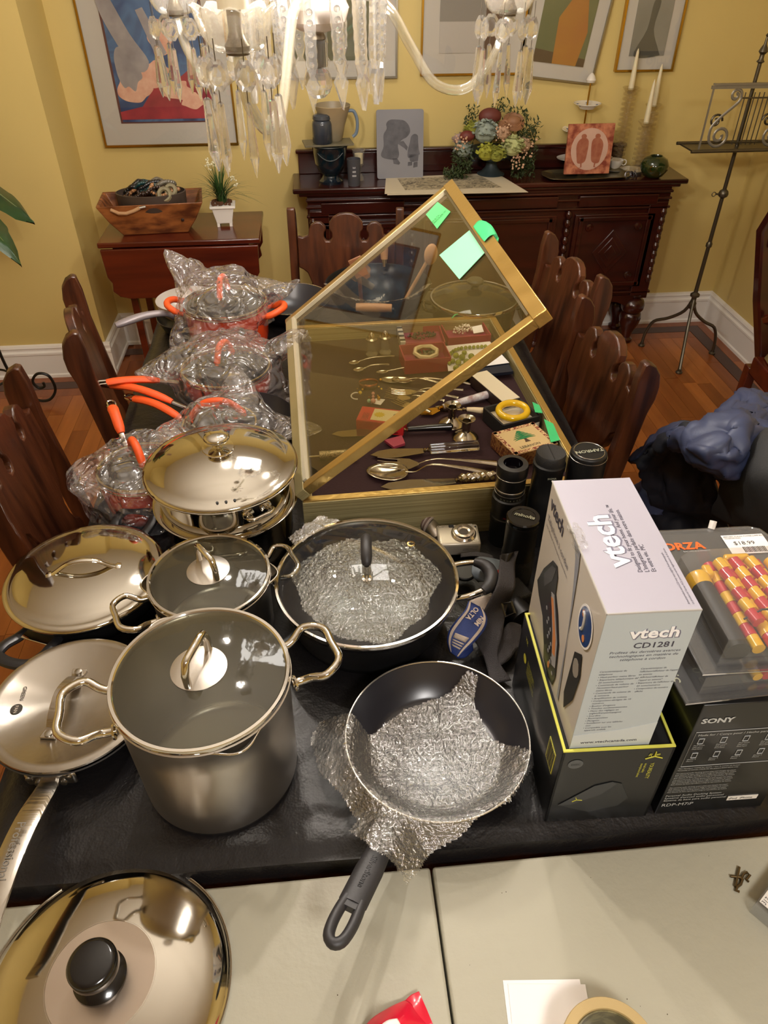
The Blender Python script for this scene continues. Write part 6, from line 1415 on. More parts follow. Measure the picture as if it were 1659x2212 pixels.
text('*See the player manual for details. / Voir le manuel du lecteur.\n*Consulte el manual. / Made for the players listed above only.', .0034, wk, t, F3(.004, .116), sp=1.3)
text((ll * 2).strip(), .0032, wk, t, F3(.004, .104), sp=1.2); text((ll * 2).strip(), .0032, wk, t, F3(.004, .088), sp=1.2); text((ll * 2).strip(), .0032, wk, t, F3(.004, .068), sp=1.2)
text('Personal Audio Docking System\nSystème d\'accueil audio personnel\nSistema de base para audio personal', .0062, wk, t, F3(.004, .046), sp=1.0)
text('RDP-M7iP', .0105, wk, t, F3(.004, .020), sx=1.05)
B((.120, -.0006, .030), (.044, .0006, .010)).build('white_label', white, t, smooth=False); text('iPod  iPhone', .0068, ink, t, F3(.100, .0278) @ TR(0, 0, .0006))
# jump rope packs
clam = film('clear clamshell plastic', 'f2f3f4', 1.8, .05, .06)
blkcard = mat('black backing card', '141415', .4)
bR, bY = mat('glossy red bead', 'c02030', .22, 0, coat=.3), mat('glossy yellow bead', 'e6b01c', .22, 0, coat=.3)
def rope_pack(label, x0, y0, z0, w, d, h, rz, full=True):
    t = T('jump_rope_pack', label, 'jump rope pack', (x0, y0, z0), rz)
    B((w / 2, d / 2, .0008), (w - .012, d - .012, .0012)).build('backing_card', blkcard, t, smooth=False)
    fl0 = [(.0, .0), (w, .0), (w, d - .02), (w - .006, d - .006), (w - .02, d), (.02, d), (.006, d - .006), (0, d - .02)]
    fpoly(t, clam, fl0, TR(0, 0, .003), 'flange', .001)
    MB().tube([(x, y, .0035) for x, y in fl0], .0016, 5, closed=True).build('flange_edge', clam, t)
    tx0, tx1, ty0, ty1 = .022, w - .01, .012, d * .68
    lo = [(tx0, ty0), (tx1, ty0), (tx1, ty1), (tx0 + .02, ty1), (tx0, ty1 - .015)]; hi = [(tx0 + .004, ty0 + .004), (tx1 - .004, ty0 + .004), (tx1 - .004, ty1 - .004), (tx0 + .022, ty1 - .004), (tx0 + .004, ty1 - .016)]
    n = 5; MB().add([(x, y, .004) for x, y in lo] + [(x, y, h) for x, y in hi], [tuple(range(n, 2 * n))] + [(i, (i + 1) % n, (i + 1) % n + n, i + n) for i in range(n)]).build('blister', clam, t, smooth=False, bevel=.001)
    return t
t = rope_pack('lower clear jump rope pack lying between the carton and the upper pack', .412, .497, ZT + .257, .20, .245, .030, radians(2))
B((.05, .05, .004), (.004, .004, .004)).build('twist_tie', blackp, t)
for k in range(5):
    for j in range(3): MB().cyl((.10 + k * .012, .02 + j * .02, .014), (.10 + k * .012, .037 + j * .02, .014), .0065, n=10).build('bead', bR if (k + j) % 2 else bY, t)
text('5.0', .02, mat('pale print', 'a9ab96', .5), t, TR(.008, .03, .0045) @ RZ(1.4))
t = rope_pack('upper clear jump rope pack with orange lettering and a price sticker', .430, .512, ZT + .292, .20, .26, .046, radians(-1))
text('FORZA', .020, mat('orange print', 'e0672c', .5), t, TR(.026, .218, .0046), sx=1.1, bold=.0008); text('RACING EQUIPMENT', .0042, wk, t, TR(.062, .212, .0046))
for k in range(6):
    x_ = .075 + k * .0165
    for j in range(8):
        y0_ = .022 + j * .0185 - (k % 2) * .004
        MB().cyl((x_, y0_, .018 + .007 * (k % 2)), (x_, y0_ + .0178, .018 + .007 * (k % 2)), .0082, n=12).build('bead', bR if (j + k) % 2 else bY, t)
for k in range(3):
    x_ = .083 + k * .022
    for j in range(6):
        y0_ = .05 + j * .0185; MB().cyl((x_, y0_, .034), (x_ - .003, y0_ + .0178, .034), .0078, n=12).build('bead', bR if (j + k) % 2 == 0 else bY, t)
MB().tube([(.070, .06, .03), (.09, .062, .044), (.13, .06, .044), (.18, .06, .03)], .0014, 6).build('twist_tie', ink, t)
MB().tube([(.046, .018, .020), (.047, .06, .020), (.048, .125, .020)], [.0155, .0155, .0145], 16).build('foam_grip', mat('black foam grip', '1c1c1e', .55), t)
MB().tube([(.048, .125, .020), (.048, .140, .020), (.048, .146, .020)], [.0150, .0165, .0150], 16).build('grip_cap', bY, t)
MB().box((.110, .168, .03), (.035, .01, .012)).box((.064, .150, .025), (.012, .02, .012)).build('yellow_clip', bY, t, bevel=.003)
B((.160, .222, .0052), (.062, .040, .0006)).build('price_sticker', paper, t, smooth=False)
text('AEROBIC FORZA POWER JUMP RO\nTH-SPORTING', .0038, ink, t, TR(.131, .237, .0058)); text('$18.99', .0105, mat('grey ink', '8b8b8c', .6) if False else ink, t, TR(.140, .2205, .0058), sx=1.1)
for k in range(14): B((.150 + k * .0024, .210, .0057), (.0012 if k % 3 else .0018, .011, .0004)).build('barcode_bar', ink, t, smooth=False)
MB().tube([(.125, .262, .002), (.128, .268, .012)], .005, 8).build('white_nub', white, t)
# ------------------------------------------------------------------ small things on the folding table
p = at(1095, 2130, ZW)
tag(MB().box((0, 0, .0008), (.095, .14, .0012)).build('paper_slip', paper, None, smooth=False, loc=(.218, .241, ZW), rot=(0, 0, -.08)), 'blank white paper slip under the tape roll', 'paper')
tag(MB().box((0, 0, .0008), (.095, .14, .0012)).build('paper_slip', paper, None, smooth=False, loc=(.2215, .2355, ZW + .0014), rot=(0, 0, -.10)), 'blank white paper slip on top of another near the tape roll', 'paper')
tp_ = at(1288, 2152, ZW + .048)
t = T('tape_roll', 'roll of beige masking tape with printed core at the bottom edge', 'tape roll', (tp_.x, tp_.y - .055, ZW + .0025))
MB().lathe([(.042, 0), (.054, 0), (.055, .002), (.055, .044), (.054, .046), (.043, .046), (.042, .044), (.042, .0)], 64).build('tape', mat('beige masking tape', 'b59d6c', .6, 0, bump=.1, bscale=400), t, ang=40)
MB().lathe([(.0417, .001), (.0417, .044), (.0395, .045), (.0395, .001)], 64).build('core', mat('printed olive core', '5d5638', .5, 0, col2='7c7450', vscale=50, sharp=.15), t, ang=40)
redp = mat('glossy red packet film', 'cf1a34', .22, 0, coat=.3, bump=.15, bscale=25)
t = T('red_packet', 'glossy red plastic packet with crimped end at the bottom edge', 'packet', (0, 0, 0))
MB().grid(patch([[at(775, 2240, .752), at(800, 2205, .755), at(840, 2178, .755), at(876, 2162, .752)], [at(800, 2260, .765), at(830, 2225, .775), at(870, 2200, .772), at(890, 2170, .756)], [at(850, 2300, .752), at(880, 2260, .756), at(915, 2225, .754), at(930, 2215, .750)]], .001, 30), 20, 16).build('packet', redp, t, solid=.001)
m = MB(); m.grid(patch([[at(872, 2165, .7515), at(888, 2150, .752), at(905, 2142, .752)], [at(893, 2190, .757), at(905, 2175, .757), at(915, 2165, .755)], [at(925, 2222, .7515), at(928, 2215, .752), at(935, 2212, .752)]], .0004, 90), 20, 16); m.build('crimped_end', redp, t, solid=.001)
MB().grid(patch([[at(812, 2225, .781), at(835, 2205, .784), at(858, 2200, .782)], [at(820, 2240, .782), at(845, 2230, .786), at(868, 2220, .782)], [at(835, 2262, .78), at(850, 2260, .782), at(870, 2250, .778)]]), 8, 8).build('white_patch', white, t, solid=.0006)
t = T('small_carton', 'clear-sided carton with white printed label at the right edge', 'carton', (.550, .350, ZW + .001), radians(35))
B((.03, 0, .012), (.10, .06, .022)).build('clear_box', clam, t, bevel=.001)
B((.03, .0, .0245), (.085, .055, .001)).build('white_label', white, t, smooth=False)
o_ = at(1622, 1935, .7705); rdir = at(1640, 1995, .7705) - o_
tx = T('x', None, None); bpy.data.objects.remove(tx)
FM = t.matrix_basis.inverted()
text('280', .017, ink, t, TR(-.004, -.010, .0252) @ RZ(-pi / 2 + .9)); text('317-AS • 14221', .0085, ink, t, TR(-.012, .020, .0252) @ RZ(-pi / 2 + 1.5), sx=.9); text('1.9 cm', .005, ink, t, TR(.006, .004, .0252) @ RZ(-pi / 2 + .9))
brz = mat('tarnished bronze metal', '6b5a3e', .35, .9)
t = T('metal_scraps', 'small tarnished screws and hooks by the clear-sided carton', 'hardware', (0, 0, ZW + .003))
def w_(x, y): q = at(x, y, ZW + .003); return Vector((q.x, q.y, 0))
MB().cyl(w_(1597, 1873), w_(1588, 1915), .0018, n=8).build('screw', brz, t); MB().cyl(w_(1578, 1893), w_(1600, 1895), .0018, n=8).build('screw', brz, t)
MB().tube([w_(1600, 1900), w_(1606, 1888), w_(1614, 1884), w_(1620, 1890), w_(1612, 1900), w_(1618, 1905)], .0018, 6).build('hook', brz, t)
MB().tube([w_(1604, 1898), w_(1600, 1910), w_(1592, 1916), w_(1590, 1924), w_(1597, 1926)], .002, 6).build('hook', brz, t)
# crumbs scattered on the folding table
rc = random.Random(9); m = MB()
for k in range(26): m.ball((rc.uniform(-.1, .5), rc.uniform(.15, .44), ZW + .0004), rc.uniform(.0004, .0009), 5, 3)
tag(m.build('crumbs', mat('dark crumbs', '5a5040', .8)), 'tiny dark crumbs scattered over the off-white folding table', 'crumbs', kind='stuff')
# ------------------------------------------------------------------ drop-leaf table decor
DZ = .738
olive = mat('figured orange-brown wood', '9c5f30', .5, 0, col2='55290f', vscale=11, sharp=.06, stretch=(1, 6, 2.2), bump=.1, bscale=30, coat=.1)
t = T('wooden_trough', 'rustic flared orange-brown wooden trough on the drop-leaf table', 'bowl', (-.668, 3.225, DZ), radians(4))
vs = []; 
lv = [(.132, .055, 0), (.175, .075, .06), (.212, .09, .128), (.200, .080, .126), (.165, .066, .06), (.125, .046, .012)]
for a, b, z in lv: vs += [(-a * (1.0), -b, z), (a, -b, z), (a * .97, b, z + (.01 if z > .1 else 0)), (-a * .97, b, z + (.01 if z > .1 else 0))]
fs = [(0, 1, 2, 3)[::-1]] + [(i * 4 + k, i * 4 + (k + 1) % 4, (i + 1) * 4 + (k + 1) % 4, (i + 1) * 4 + k) for i in range(5) for k in range(4)] + [(20, 21, 22, 23)]
MB().add(vs, fs).build('trough', olive, t, bevel=.004)
for x_, z_ in ((-.105, .098), (.12, .06)): MB().ball((x_, -.083, z_), .007, 10, 6, (1, .3, 1)).build('knot', mat('dark wood knot', '2b150b', .6), t)
t = T('round_tray', 'round dark grey tray sitting in the wooden trough, full of necklaces', 'tray', (-.665, 3.225, DZ + .085))
MB().lathe([(0, 0), (.125, 0), (.138, .012), (.142, .07), (.137, .072), (.132, .016), (0, .012)], 56, SC(1, .62, 1)).build('tray', mat('dark grey brown wood', '453a33', .5, 0, var=.15, vscale=5, stretch=(1, 1, 8)), t)
MB().tube([(-.15, -.10, .030), (-.12, -.108, .018), (-.09, -.106, .016), (-.06, -.102, .024), (-.035, -.098, .034)], .007, 8).build('rope_handle', mat('pale twisted rope', 'b89068', .8, 0, bump=.4, bscale=200), t)
MB().tube([(-.035, -.098, .034), (-.012, -.094, .037)], .006, 8).build('rope_tip', silr, t)
rn = random.Random(21); bc = [('black beads', '131316'), ('tan wooden beads', 'a97a52'), ('dark teal beads', '123a3c'), ('grey shell discs', '6d675a'), ('dark brown beads', '34231b'), ('pewter beads', '4d4a48')]
labs = ['string of %s heaped on the round dark tray']
bmats = {}
for k in range(11):
    nm, col = bc[k % 6]; bmats[nm] = mat(nm, col, .3, 0, coat=.3)
    cx, cy, rx, ry = rn.uniform(-.06, .06), rn.uniform(-.03, .03), rn.uniform(.03, .07), rn.uniform(.02, .035); m = MB(); n = rn.choice((26, 32, 40)); ph = rn.uniform(0, 6); zt_ = DZ + .085 + .070 + rn.uniform(0, .035)
    for j in range(n):
        a = 2 * pi * j / n; q = ((cx + rx * cos(a) * (1 + .25 * sin(3 * a + ph))), cy + ry * sin(a) * (1 + .2 * cos(2 * a + ph)))
        e = q[0] ** 2 / .0196 + q[1] ** 2 / .0075
        z = zt_ - .025 * e + .012 * sin(2 * a + ph); m.ball((-.665 + q[0], 3.225 + q[1], z), rn.uniform(.006, .009) if k % 3 else .010, 7, 5)
    tag(m.build('bead_necklace', bmats[nm], None), 'necklace of %s in the heap on the round dark tray' % nm if k < 6 else 'second necklace of %s in the heap on the round dark tray' % nm, 'necklace', 'necklaces heaped on the round tray')
for i_, (xa, ya) in enumerate(((.065, -.06), (.09, -.045))):
    m = MB().torus((0, 0, 0), .022 - .004 * i_, .009, 16, 6, RX(1.1))
    tag(m.build('shell_ring', mat('pale grey shell', '8a8266', .5, 0, var=.2, vscale=60), None, loc=(-.665 + xa, 3.225 + ya, DZ + .158 + .012 * i_)), ('larger' if not i_ else 'smaller') + ' pale grey shell ring leaning at the front right of the necklace heap', 'ornament')
t = T('grass_planter', 'small white footed planter with grassy leaves and white blossoms', 'plant', (-.385, 3.262, DZ), radians(3))
B((0, 0, .045), (.066, .055, .006)).build('body_base', white, t)
MB().box((0, 0, .047), (.092, .074, .066), taper=.70).box((0, 0, .083), (.106, .088, .010)).build('pot', white, t, bevel=.002)
for sx in (-1, 1):
    for sy in (-1, 1): MB().box((sx * .026, sy * .020, .008), (.012, .012, .016)).build('foot', white, t, bevel=.001)
mo = MB()
for k in range(50): mo.ball((rn.uniform(-.042, .042), rn.uniform(-.034, .034), .088 + rn.uniform(0, .010)), rn.uniform(.005, .009), 5, 3)
tag(mo.build('moss', mat('brown dried moss', '5b3a24', .9), t), kind='stuff')
gm_ = MB()
for k in range(150):
    a = rn.uniform(0, 2 * pi); r0_ = rn.uniform(0, .018); L_ = rn.uniform(.12, .23); ln = rn.uniform(.01, .17) * (1.3 if k % 7 == 0 else 1); d = Vector((cos(a), sin(a), 0)); b_ = Vector((r0_ * cos(a), r0_ * sin(a), .085)); sd = Vector((-sin(a), cos(a), 0)) * .0024
    vs = []
    for j in range(6):
        v = j / 5; c_ = b_ + d * (ln * v ** 1.8) + Vector((0, 0, L_ * v * (1 - .45 * v * (ln / .1)))); w_i = (1 - v) ** .6
        vs += [c_ - sd * w_i, c_ + sd * w_i]
    gm_.add(vs, [(2 * j, 2 * j + 1, 2 * j + 3, 2 * j + 2) for j in range(5)])
tag(gm_.build('grass_blades', mat('grass green blade', '3c5a28', .5, 0, col2='24401c', vscale=8), t, ang=80), kind='stuff')
for k, (dx, dz) in enumerate(((-.04, .17), (-.03, .155), (-.015, .165), (.055, .10), (.065, .085))):
    m = MB()
    for j in range(8): m.ball((dx + rn.uniform(-.008, .008), -.01 + rn.uniform(-.006, .006), .085 + dz - .05 * 0 + rn.uniform(-.014, .014)), .0035, 6, 4)
    m.build('blossom', mat('creamy white blossom', 'e0dcc0', .6), t)
# ------------------------------------------------------------------ on the sideboard
q = at(715, 396, SZ)
navyg = mat('deep blue-green glaze', '0f2428', .1, 0, col2='0b1626', vscale=3, coat=.8)
t = T('footed_vase', 'dark blue-green glazed footed vase carrying a flat tile, on the sideboard', 'vase', (.085, 3.53, SZ))
MB().lathe([(0, 0), (.055, 0), (.058, .012), (.040, .024), (.036, .032), (.055, .050), (.070, .085), (.074, .125), (.078, .150), (.086, .158), (.084, .162), (.072, .15), (.066, .085), (.03, .045), (0, .04)], 48).build('body', navyg, t)
MB().tube([(.055 * k / 6 - .055 + .0, -.0715 + .012 * abs(k / 6 - 1) ** 2, .135 - .03 * (1 - (k / 6 - 1) ** 2)) for k in range(13)], .003, 6).build('swag', navyg, t)
t = T('flat_tile', 'flat grey slate tile balanced on the footed vase', 'tile', (.078, 3.52, SZ + .1625), radians(6)); B((0, 0, .004), (.215, .115, .008)).build('tile', mat('olive grey slate', '6a6450', .4, 0, var=.12, vscale=8), t, bevel=.001)
t = T('lidded_jar', 'small slate-blue glazed jar standing on the flat tile', 'jar', (.055, 3.498, SZ + .171))
MB().lathe([(0, 0), (.040, 0), (.043, .004), (.043, .075), (.040, .086), (.036, .09), (.040, .095), (.038, .108), (.028, .114), (0, .115)], 40).build('body', mat('slate blue glaze', '3d434e', .2, 0, col2='2a3038', vscale=12, coat=.4), t)
t = T('pottery_pitcher', 'beige and grey flared pottery pitcher with blue handle behind the jar', 'pitcher', (.105, 3.545, SZ + .171))
MB().lathe([(0, 0), (.035, 0), (.04, .01), (.052, .06), (.068, .11), (.078, .138), (.076, .14), (.066, .11), (.045, .04), (0, .01)], 40).build('body', mat('beige grey speckled glaze', 'a8936f', .4, 0, col2='7e7868', vscale=6), t)
MB().tube(smoothpath([(.066, 0, .115), (.092, 0, .112), (.106, 0, .075), (.102, 0, .03), (.085, 0, .012)], 4), .007, 8).build('handle', mat('grey blue glaze', '6d7f93', .3), t)
t = T('grey_tumbler', 'plain grey tumbler with faint white print beside the vase', 'tumbler', (.187, 3.475, SZ)); MB().lathe([(0, 0), (.026, 0), (.031, .11), (.029, .11), (.024, .004), (0, .004)], 32).build('cup', mat('mid grey coating', '43444a', .4), t)
for k in range(3): B((0, -.0285, .045 + k * .017), (.018 - .003 * k, .002, .007)).build('white_print', mat('faint white print', '9c9ca0', .5), t, smooth=False)
clr = film('clear table glass', 'f0f0ea', 2.2, .08, .04)
t = T('glass_candle_cup', 'clear waisted glass candle cup holding a white candle behind the tumbler', 'candle holder', (.215, 3.56, SZ))
MB().lathe([(.026, 0), (.024, .012), (.010, .028), (.012, .05), (.024, .065), (.022, .085), (.030, .128), (.0285, .128)], 24).build('glass', clr, t)
MB().cyl((0, 0, .07), (0, 0, .11), .019, n=20).build('candle', mat('cream wax', 'd9cfae', .5, sss=.2), t)
stg = mat('grey soapstone', '86868c', .55, 0, col2='74747c', vscale=3); stf = mat('dark rubbed stone', '45454b', .6, 0, col2='5e5e66', vscale=25)
def leaning(name, label, cat, x, y, w, h, m_, th=.012, lean=.16, rz=0, round_=.010):
    t = T(name, label, cat, (x, y, SZ + .0005), 0, None, (-lean, 0, rz))
    r = round_; pts = []
    for cx, cz, a0 in ((w / 2 - r, h - r, 0), (-w / 2 + r, h - r, 90), (-w / 2 + r, r, 180), (w / 2 - r, r, 270)):
        pts += [(cx + r * cos(radians(a0 + k * 30)), cz + r * sin(radians(a0 + k * 30))) for k in range(4)]
    MB().prism(pts, th).build('slab', m_, t, smooth=False); return t
t = leaning('stone_plaque', 'grey rounded stone plaque with two parka figures bowing together', 'plaque', .405, 3.560, .212, .280, stg)
def sh(t_, m_, poly, y=-.0064, n='carved_figure'): return MB().prism(soft(poly) if len(poly) > 5 and n != 'medallion' else poly, .001).build(n, m_, t_, smooth=False, loc=(0, y, 0))
sh(t, stf, [(-.075, .135), (-.088, .10), (-.07, .085), (-.02, .080), (-.005, .10), (-.01, .14), (.01, .16), (.03, .17), (.045, .19), (.04, .215), (.02, .235), (-.01, .24), (-.045, .24), (-.062, .225), (-.06, .205), (-.075, .18)])
sh(t, stf, [(-.035, .085), (-.03, .062), (-.005, .058), (.0, .066), (-.015, .085)]); sh(t, stf, [(.038, .085), (.035, .115), (.045, .15), (.05, .172), (.065, .182), (.08, .175), (.082, .15), (.085, .12), (.09, .10), (.075, .095)])
sh(t, stf, [(.040, .10), (.085, .10), (.082, .072), (.06, .068), (.045, .072)]); sh(t, stf, [(.036, .068), (.035, .052), (.055, .054), (.055, .07)]); sh(t, stf, [(.062, .066), (.06, .044), (.08, .048), (.080, .07)])
sh(t, stf, [(-.02, .15), (.02, .125), (.03, .115), (.035, .13), (.015, .155)], -.0066)
# prints
pr = mat('cream etching paper', 'c9bda4', .7)
et = paint('etched brown grey landscape', ['3e3a34', '9a9078', 'b7a98c', '4a463e', 'a09478'], 14, 3, (1, 1.6, 1), 2.5, .7)
t = T('etching_sheets', None, None); bpy.data.objects.remove(t)
for k, (dx, rz, lab) in enumerate(((.012, -.012, 'lower cream sheet of etching paper overhanging the sideboard front'), (0, 0, 'upper cream sheet with a printed brown-grey etched landscape'))):
    t = T('etching_sheet', lab, 'print', (.615 + dx, 3.462 - .016 * (1 - k), SZ + .0008 + k * .0022), rz)
    pts = [(-.305, -.15), (.315, -.155), (.245, .135), (-.275, .105)]
    MB().add([(x, y, 0) for x, y in pts] + [(x, y, .0015) for x, y in pts], [(3, 2, 1, 0), (4, 5, 6, 7), (0, 1, 5, 4), (1, 2, 6, 5), (2, 3, 7, 6), (3, 0, 4, 7)]).build('sheet', pr, t, smooth=False)
    if k: MB().add([(-.21, -.105, .002), (.225, -.105, .002), (.165, .09, .002), (-.225, .08, .002)], [(0, 1, 2, 3)]).build('etched_image', et, t, smooth=False)
# urn of flowers
bluem = mat('blue-grey patinated metal', '3c4a50', .5, .2, col2='2c383e', vscale=6)
ux, uy = .835, 3.585
t = T('flower_urn', 'blue-grey footed metal urn holding the flower arrangement', 'urn', (ux, uy, SZ))
MB().lathe([(0, 0), (.062, 0), (.064, .006), (.045, .016), (.028, .035), (.022, .055), (.03, .062), (.06, .072), (.095, .088), (.108, .108), (.112, .112), (.100, .108), (.06, .08), (0, .07)], 40).build('bowl', bluem, t)
for s in (-1, 1): MB().tube([(s * (.085 + .012 * sin(radians(k * 30))), 0, .075 + .012 * cos(radians(k * 30))) for k in range(8)], .004, 6).build('scroll_handle', bluem, t)
t = T('flower_arrangement', 'dried bouquet of hydrangea, roses and trailing greenery in the urn', 'flowers', (ux, uy, SZ + .075))
def petals(name, m_, c_, R, n, pr_, sq=(1, 1, 1)):
    m = MB()
    for k in range(n):
        a, z = rn.uniform(0, 2 * pi), rn.uniform(-.3, 1); s = sqrt(1 - z * z); p = Vector((c_[0] + R * sq[0] * s * cos(a), c_[1] + R * sq[1] * s * sin(a), c_[2] + R * sq[2] * z))
        o_, w_ = Matrix.Rotation(rn.uniform(0, 6), 4, 'Z') @ Matrix.Rotation(rn.uniform(-.9, .9), 4, 'X'), pr_ * rn.uniform(.7, 1.2)
        m.add([(-w_, 0, 0), (0, -w_ * .8, w_ * .25), (w_, 0, 0), (0, w_ * .8, w_ * .25), (0, 0, -w_ * .3)], [(0, 1, 4), (1, 2, 4), (2, 3, 4), (3, 0, 4)], TR(*p) @ o_)
    m.ball(c_, R * .85, 10, 6, sq)
    o = m.build(name, m_, t, smooth=False); o['kind'] = 'stuff'; return o
FL = [('hydrangea_head', '8f9a90', (-.055, -.07, .12), .058, 120, .010), ('hydrangea_head', 'b0b47c', (.068, -.10, .065), .05, 110, .011), ('hydrangea_head', '8f9a90', (-.145, -.04, .045), .042, 70, .009),
      ('yellow_blossoms', '9a9a35', (-.05, -.10, .045), .045, 80, .009), ('yellow_blossoms', '8c8f38', (-.005, -.11, .038), .04, 70, .009), ('yellow_blossoms', '8f9238', (-.11, -.04, .13), .035, 50, .009),
      ('pink_berries', 'b08e72', (.02, -.09, .12), .034, 40, .006), ('pink_berries', 'b49678', (.125, -.05, .06), .045, 50, .006), ('pink_berries', 'a08a84', (-.165, -.02, .085), .03, 40, .006)]
for nm, col, c_, R, n, pr_ in FL: petals(nm, mat('petal ' + col, col, .8, 0, var=.2, vscale=30), c_, R, n, pr_, (1, .7, .9))
for nm, col, c_, R in (('red_mushroom', '5f2a22', (-.03, -.02, .175), .045), ('red_flower', '6b2a22', (-.135, -.06, .105), .03), ('brown_rose', '8b6244', (.075, -.04, .155), .045), ('brown_rose', '8a6a50', (.03, -.06, .145), .026)):
    m = MB()
    if 'rose' in nm:
        for k in range(7): m.torus((0, 0, .003 * k), R * (1 - k * .13), R * .10, 20, 5, TR(*c_) @ RX(.7))
        m.ball(c_, R * .8, 12, 7, (1, .8, .7))
    else: m.ball(c_, R, 20, 10, (1.15, .8, .75))
    m.build(nm, mat(nm + ' colour', col, .6, 0, var=.15, vscale=20), t)
lm = mat('dark trailing leaf', '3c4a26', .6, 0, col2='2a3819', vscale=20)
def leaves(c_, sx, sy, sz, n, w_=.009):
    m = MB()
    for k in range(n):
        p = Vector((c_[0] + max(-1.4, min(1.4, rn.gauss(0, 1))) * sx, c_[1] + max(-1.6, min(1.6, rn.gauss(0, 1))) * sy, c_[2] + max(-1.6, min(1.6, rn.gauss(0, 1))) * sz)); p.z = max(p.z, -.072)
        if p.y > .085: p.y = .085
        m.add([(-w_ * .5, 0, 0), (0, 0, .3 * w_), (w_ * .5, 0, 0), (0, w_ * 1.4, 0), (0, -w_ * 1.2, 0)], [(0, 1, 3), (1, 2, 3), (0, 4, 1), (1, 4, 2)], TR(*p) @ RZ(rn.uniform(0, 6)) @ RX(rn.uniform(-1.2, 1.2)))
    o = m.build('greenery', lm, t, smooth=False); o['kind'] = 'stuff'
mb_ = MB()
for cx_, cz_, R in ((.02, .12, .035), (.13, .06, .045), (-.165, .085, .03), (.10, .0, .03)):
    for k in range(22): mb_.ball((cx_ + rn.uniform(-R, R), -.095 + rn.uniform(-.012, .012), cz_ + rn.uniform(-R, R)), rn.uniform(.0035, .006), 6, 4)
tag(mb_.build('berries', mat('pale pink berries', 'cfa88a', .6), t), kind='stuff')
for a in ((-.15, -.05, -.01, .03, .02, .035, 260), (-.185, -.06, -.05, .03, .02, .012, 140), (.14, -.04, -.01, .035, .02, .04, 340), (.15, -.02, .10, .035, .03, .04, 200), (0, 0, .08, .09, .04, .05, 360), (.10, .0, .17, .03, .02, .02, 90), (.02, .0, .21, .025, .015, .02, 60), (-.11, .0, .15, .02, .015, .04, 80)): leaves(a[:3], *a[3:6], a[6])
# silver tray, terracotta tile, cake stand, tiered stand, cups, candlesticks, pot
t = T('silver_tray', 'oblong tarnished silver tray with scalloped rim under the red tile', 'tray', (1.265, 3.505, SZ), radians(2))
def trf(u, v):
    a = 2 * pi * u; k = 1 + .02 * cos(8 * a); e = 4; ca, sa = cos(a), sin(a); rr = (abs(ca) ** e + abs(sa) ** e) ** (-1 / e); s = (.72, .80, .97, 1)[int(v * 3 + .01)]; return Vector((.205 * rr * ca * s * k, .088 * rr * sa * s * k, (.004, .003, .014, .016)[int(v * 3 + .01)]))
m = MB().grid(trf, 64, 3, wrap=True); m.add([trf(k / 64, 0) for k in range(64)], [tuple(range(64))]); m.build('tray', mat('tarnished silver', '8d8468', .22, .9, var=.15, vscale=10), t, solid=.0015)
terr = mat('mottled terracotta', '7e3422', .6, 0, col2='c07a58', vscale=32, sharp=.08)
t = leaning('terracotta_tile', 'square mottled terracotta tile with a pale medallion of two figures', 'tile', 1.262, 3.492, .212, .205, terr, .012, .13, 0, .002)
t.location.z = SZ + .018
sh(t, mat('pale pink medallion', 'c3a08e', .6, 0, var=.06, vscale=20), [(.086 * cos(2 * pi * k / 36), .102 + .086 * sin(2 * pi * k / 36)) for k in range(36)], -.0064, 'medallion')
for s in (-1, 1):
    fg = mat('printed sienna figure', '8e4a34', .6, 0, col2='a5674c', vscale=40)
    sh(t, fg, [(s * .008, .135), (s * .03, .150), (s * .052, .14), (s * .062, .115), (s * .056, .07), (s * .048, .045), (s * .018, .05), (s * .010, .08)], -.0072, 'printed_figure')
    sh(t, fg, blob(s * .032, .155, .012, .010, 12, .05), -.0074, 'printed_figure'); sh(t, fg, [(s * .03, .05), (s * .036, .05), (s * .034, .03), (s * .042, .027), (s * .028, .028)], -.0073, 'printed_figure')
chn = mat('white china', 'dcd6cc', .15, 0, coat=.6); cob = mat('cobalt painted motif', '2c4a7c', .3)
t = T('cake_stand', 'cream china cake plate on a low foot behind the terracotta tile', 'plate', (1.285, 3.608, SZ))
MB().lathe([(0, 0), (.04, 0), (.03, .012), (.02, .03), (.03, .042), (.10, .048), (.132, .058), (.134, .061), (.10, .053), (0, .048)], 48, SC(1, .60, 1)).build('plate', chn, t)
t = T('tiered_stand', 'two-tier white china serving stand with gilt rod and white finial', 'serving stand', (1.265, 3.63, SZ))
MB().cyl((0, 0, .062), (0, 0, .385), .004, n=10).build('rod', gl_, t); MB().lathe([(.0, .36), (.018, .365), (.022, .375), (.015, .390), (.004, .402), (0, .403)], 20).build('finial', chn, t)
for z_, R in ((.155, .098), (.262, .062)):
    pl = MB().lathe([(0, z_), (R * .55, z_), (R * .62, z_ + .006), (R, z_ + .020), (R * .99, z_ + .022), (R * .6, z_ + .009), (0, z_ + .004)], 40).build('plate', chn, t)
    for k in range(5): MB().ball((R * .78 * cos(k * 1.26), R * .78 * sin(k * 1.26), z_ + .0145), R * .11, 8, 5, (1.3, .8, .25)).build('painted_motif', cob, pl)
MB().lathe([(0, .0615), (.03, .062), (.012, .075), (.004, .09)], 20).build('base', gl_, t)
t = T('teacup', 'cream china teacup on stacked saucers beside the crystal candlesticks', 'cup', (1.435, 3.60, SZ))
MB().lathe([(0, 0), (.03, 0), (.058, .010), (.060, .012), (.03, .006), (0, .005)], 32).build('saucer', chn, t)
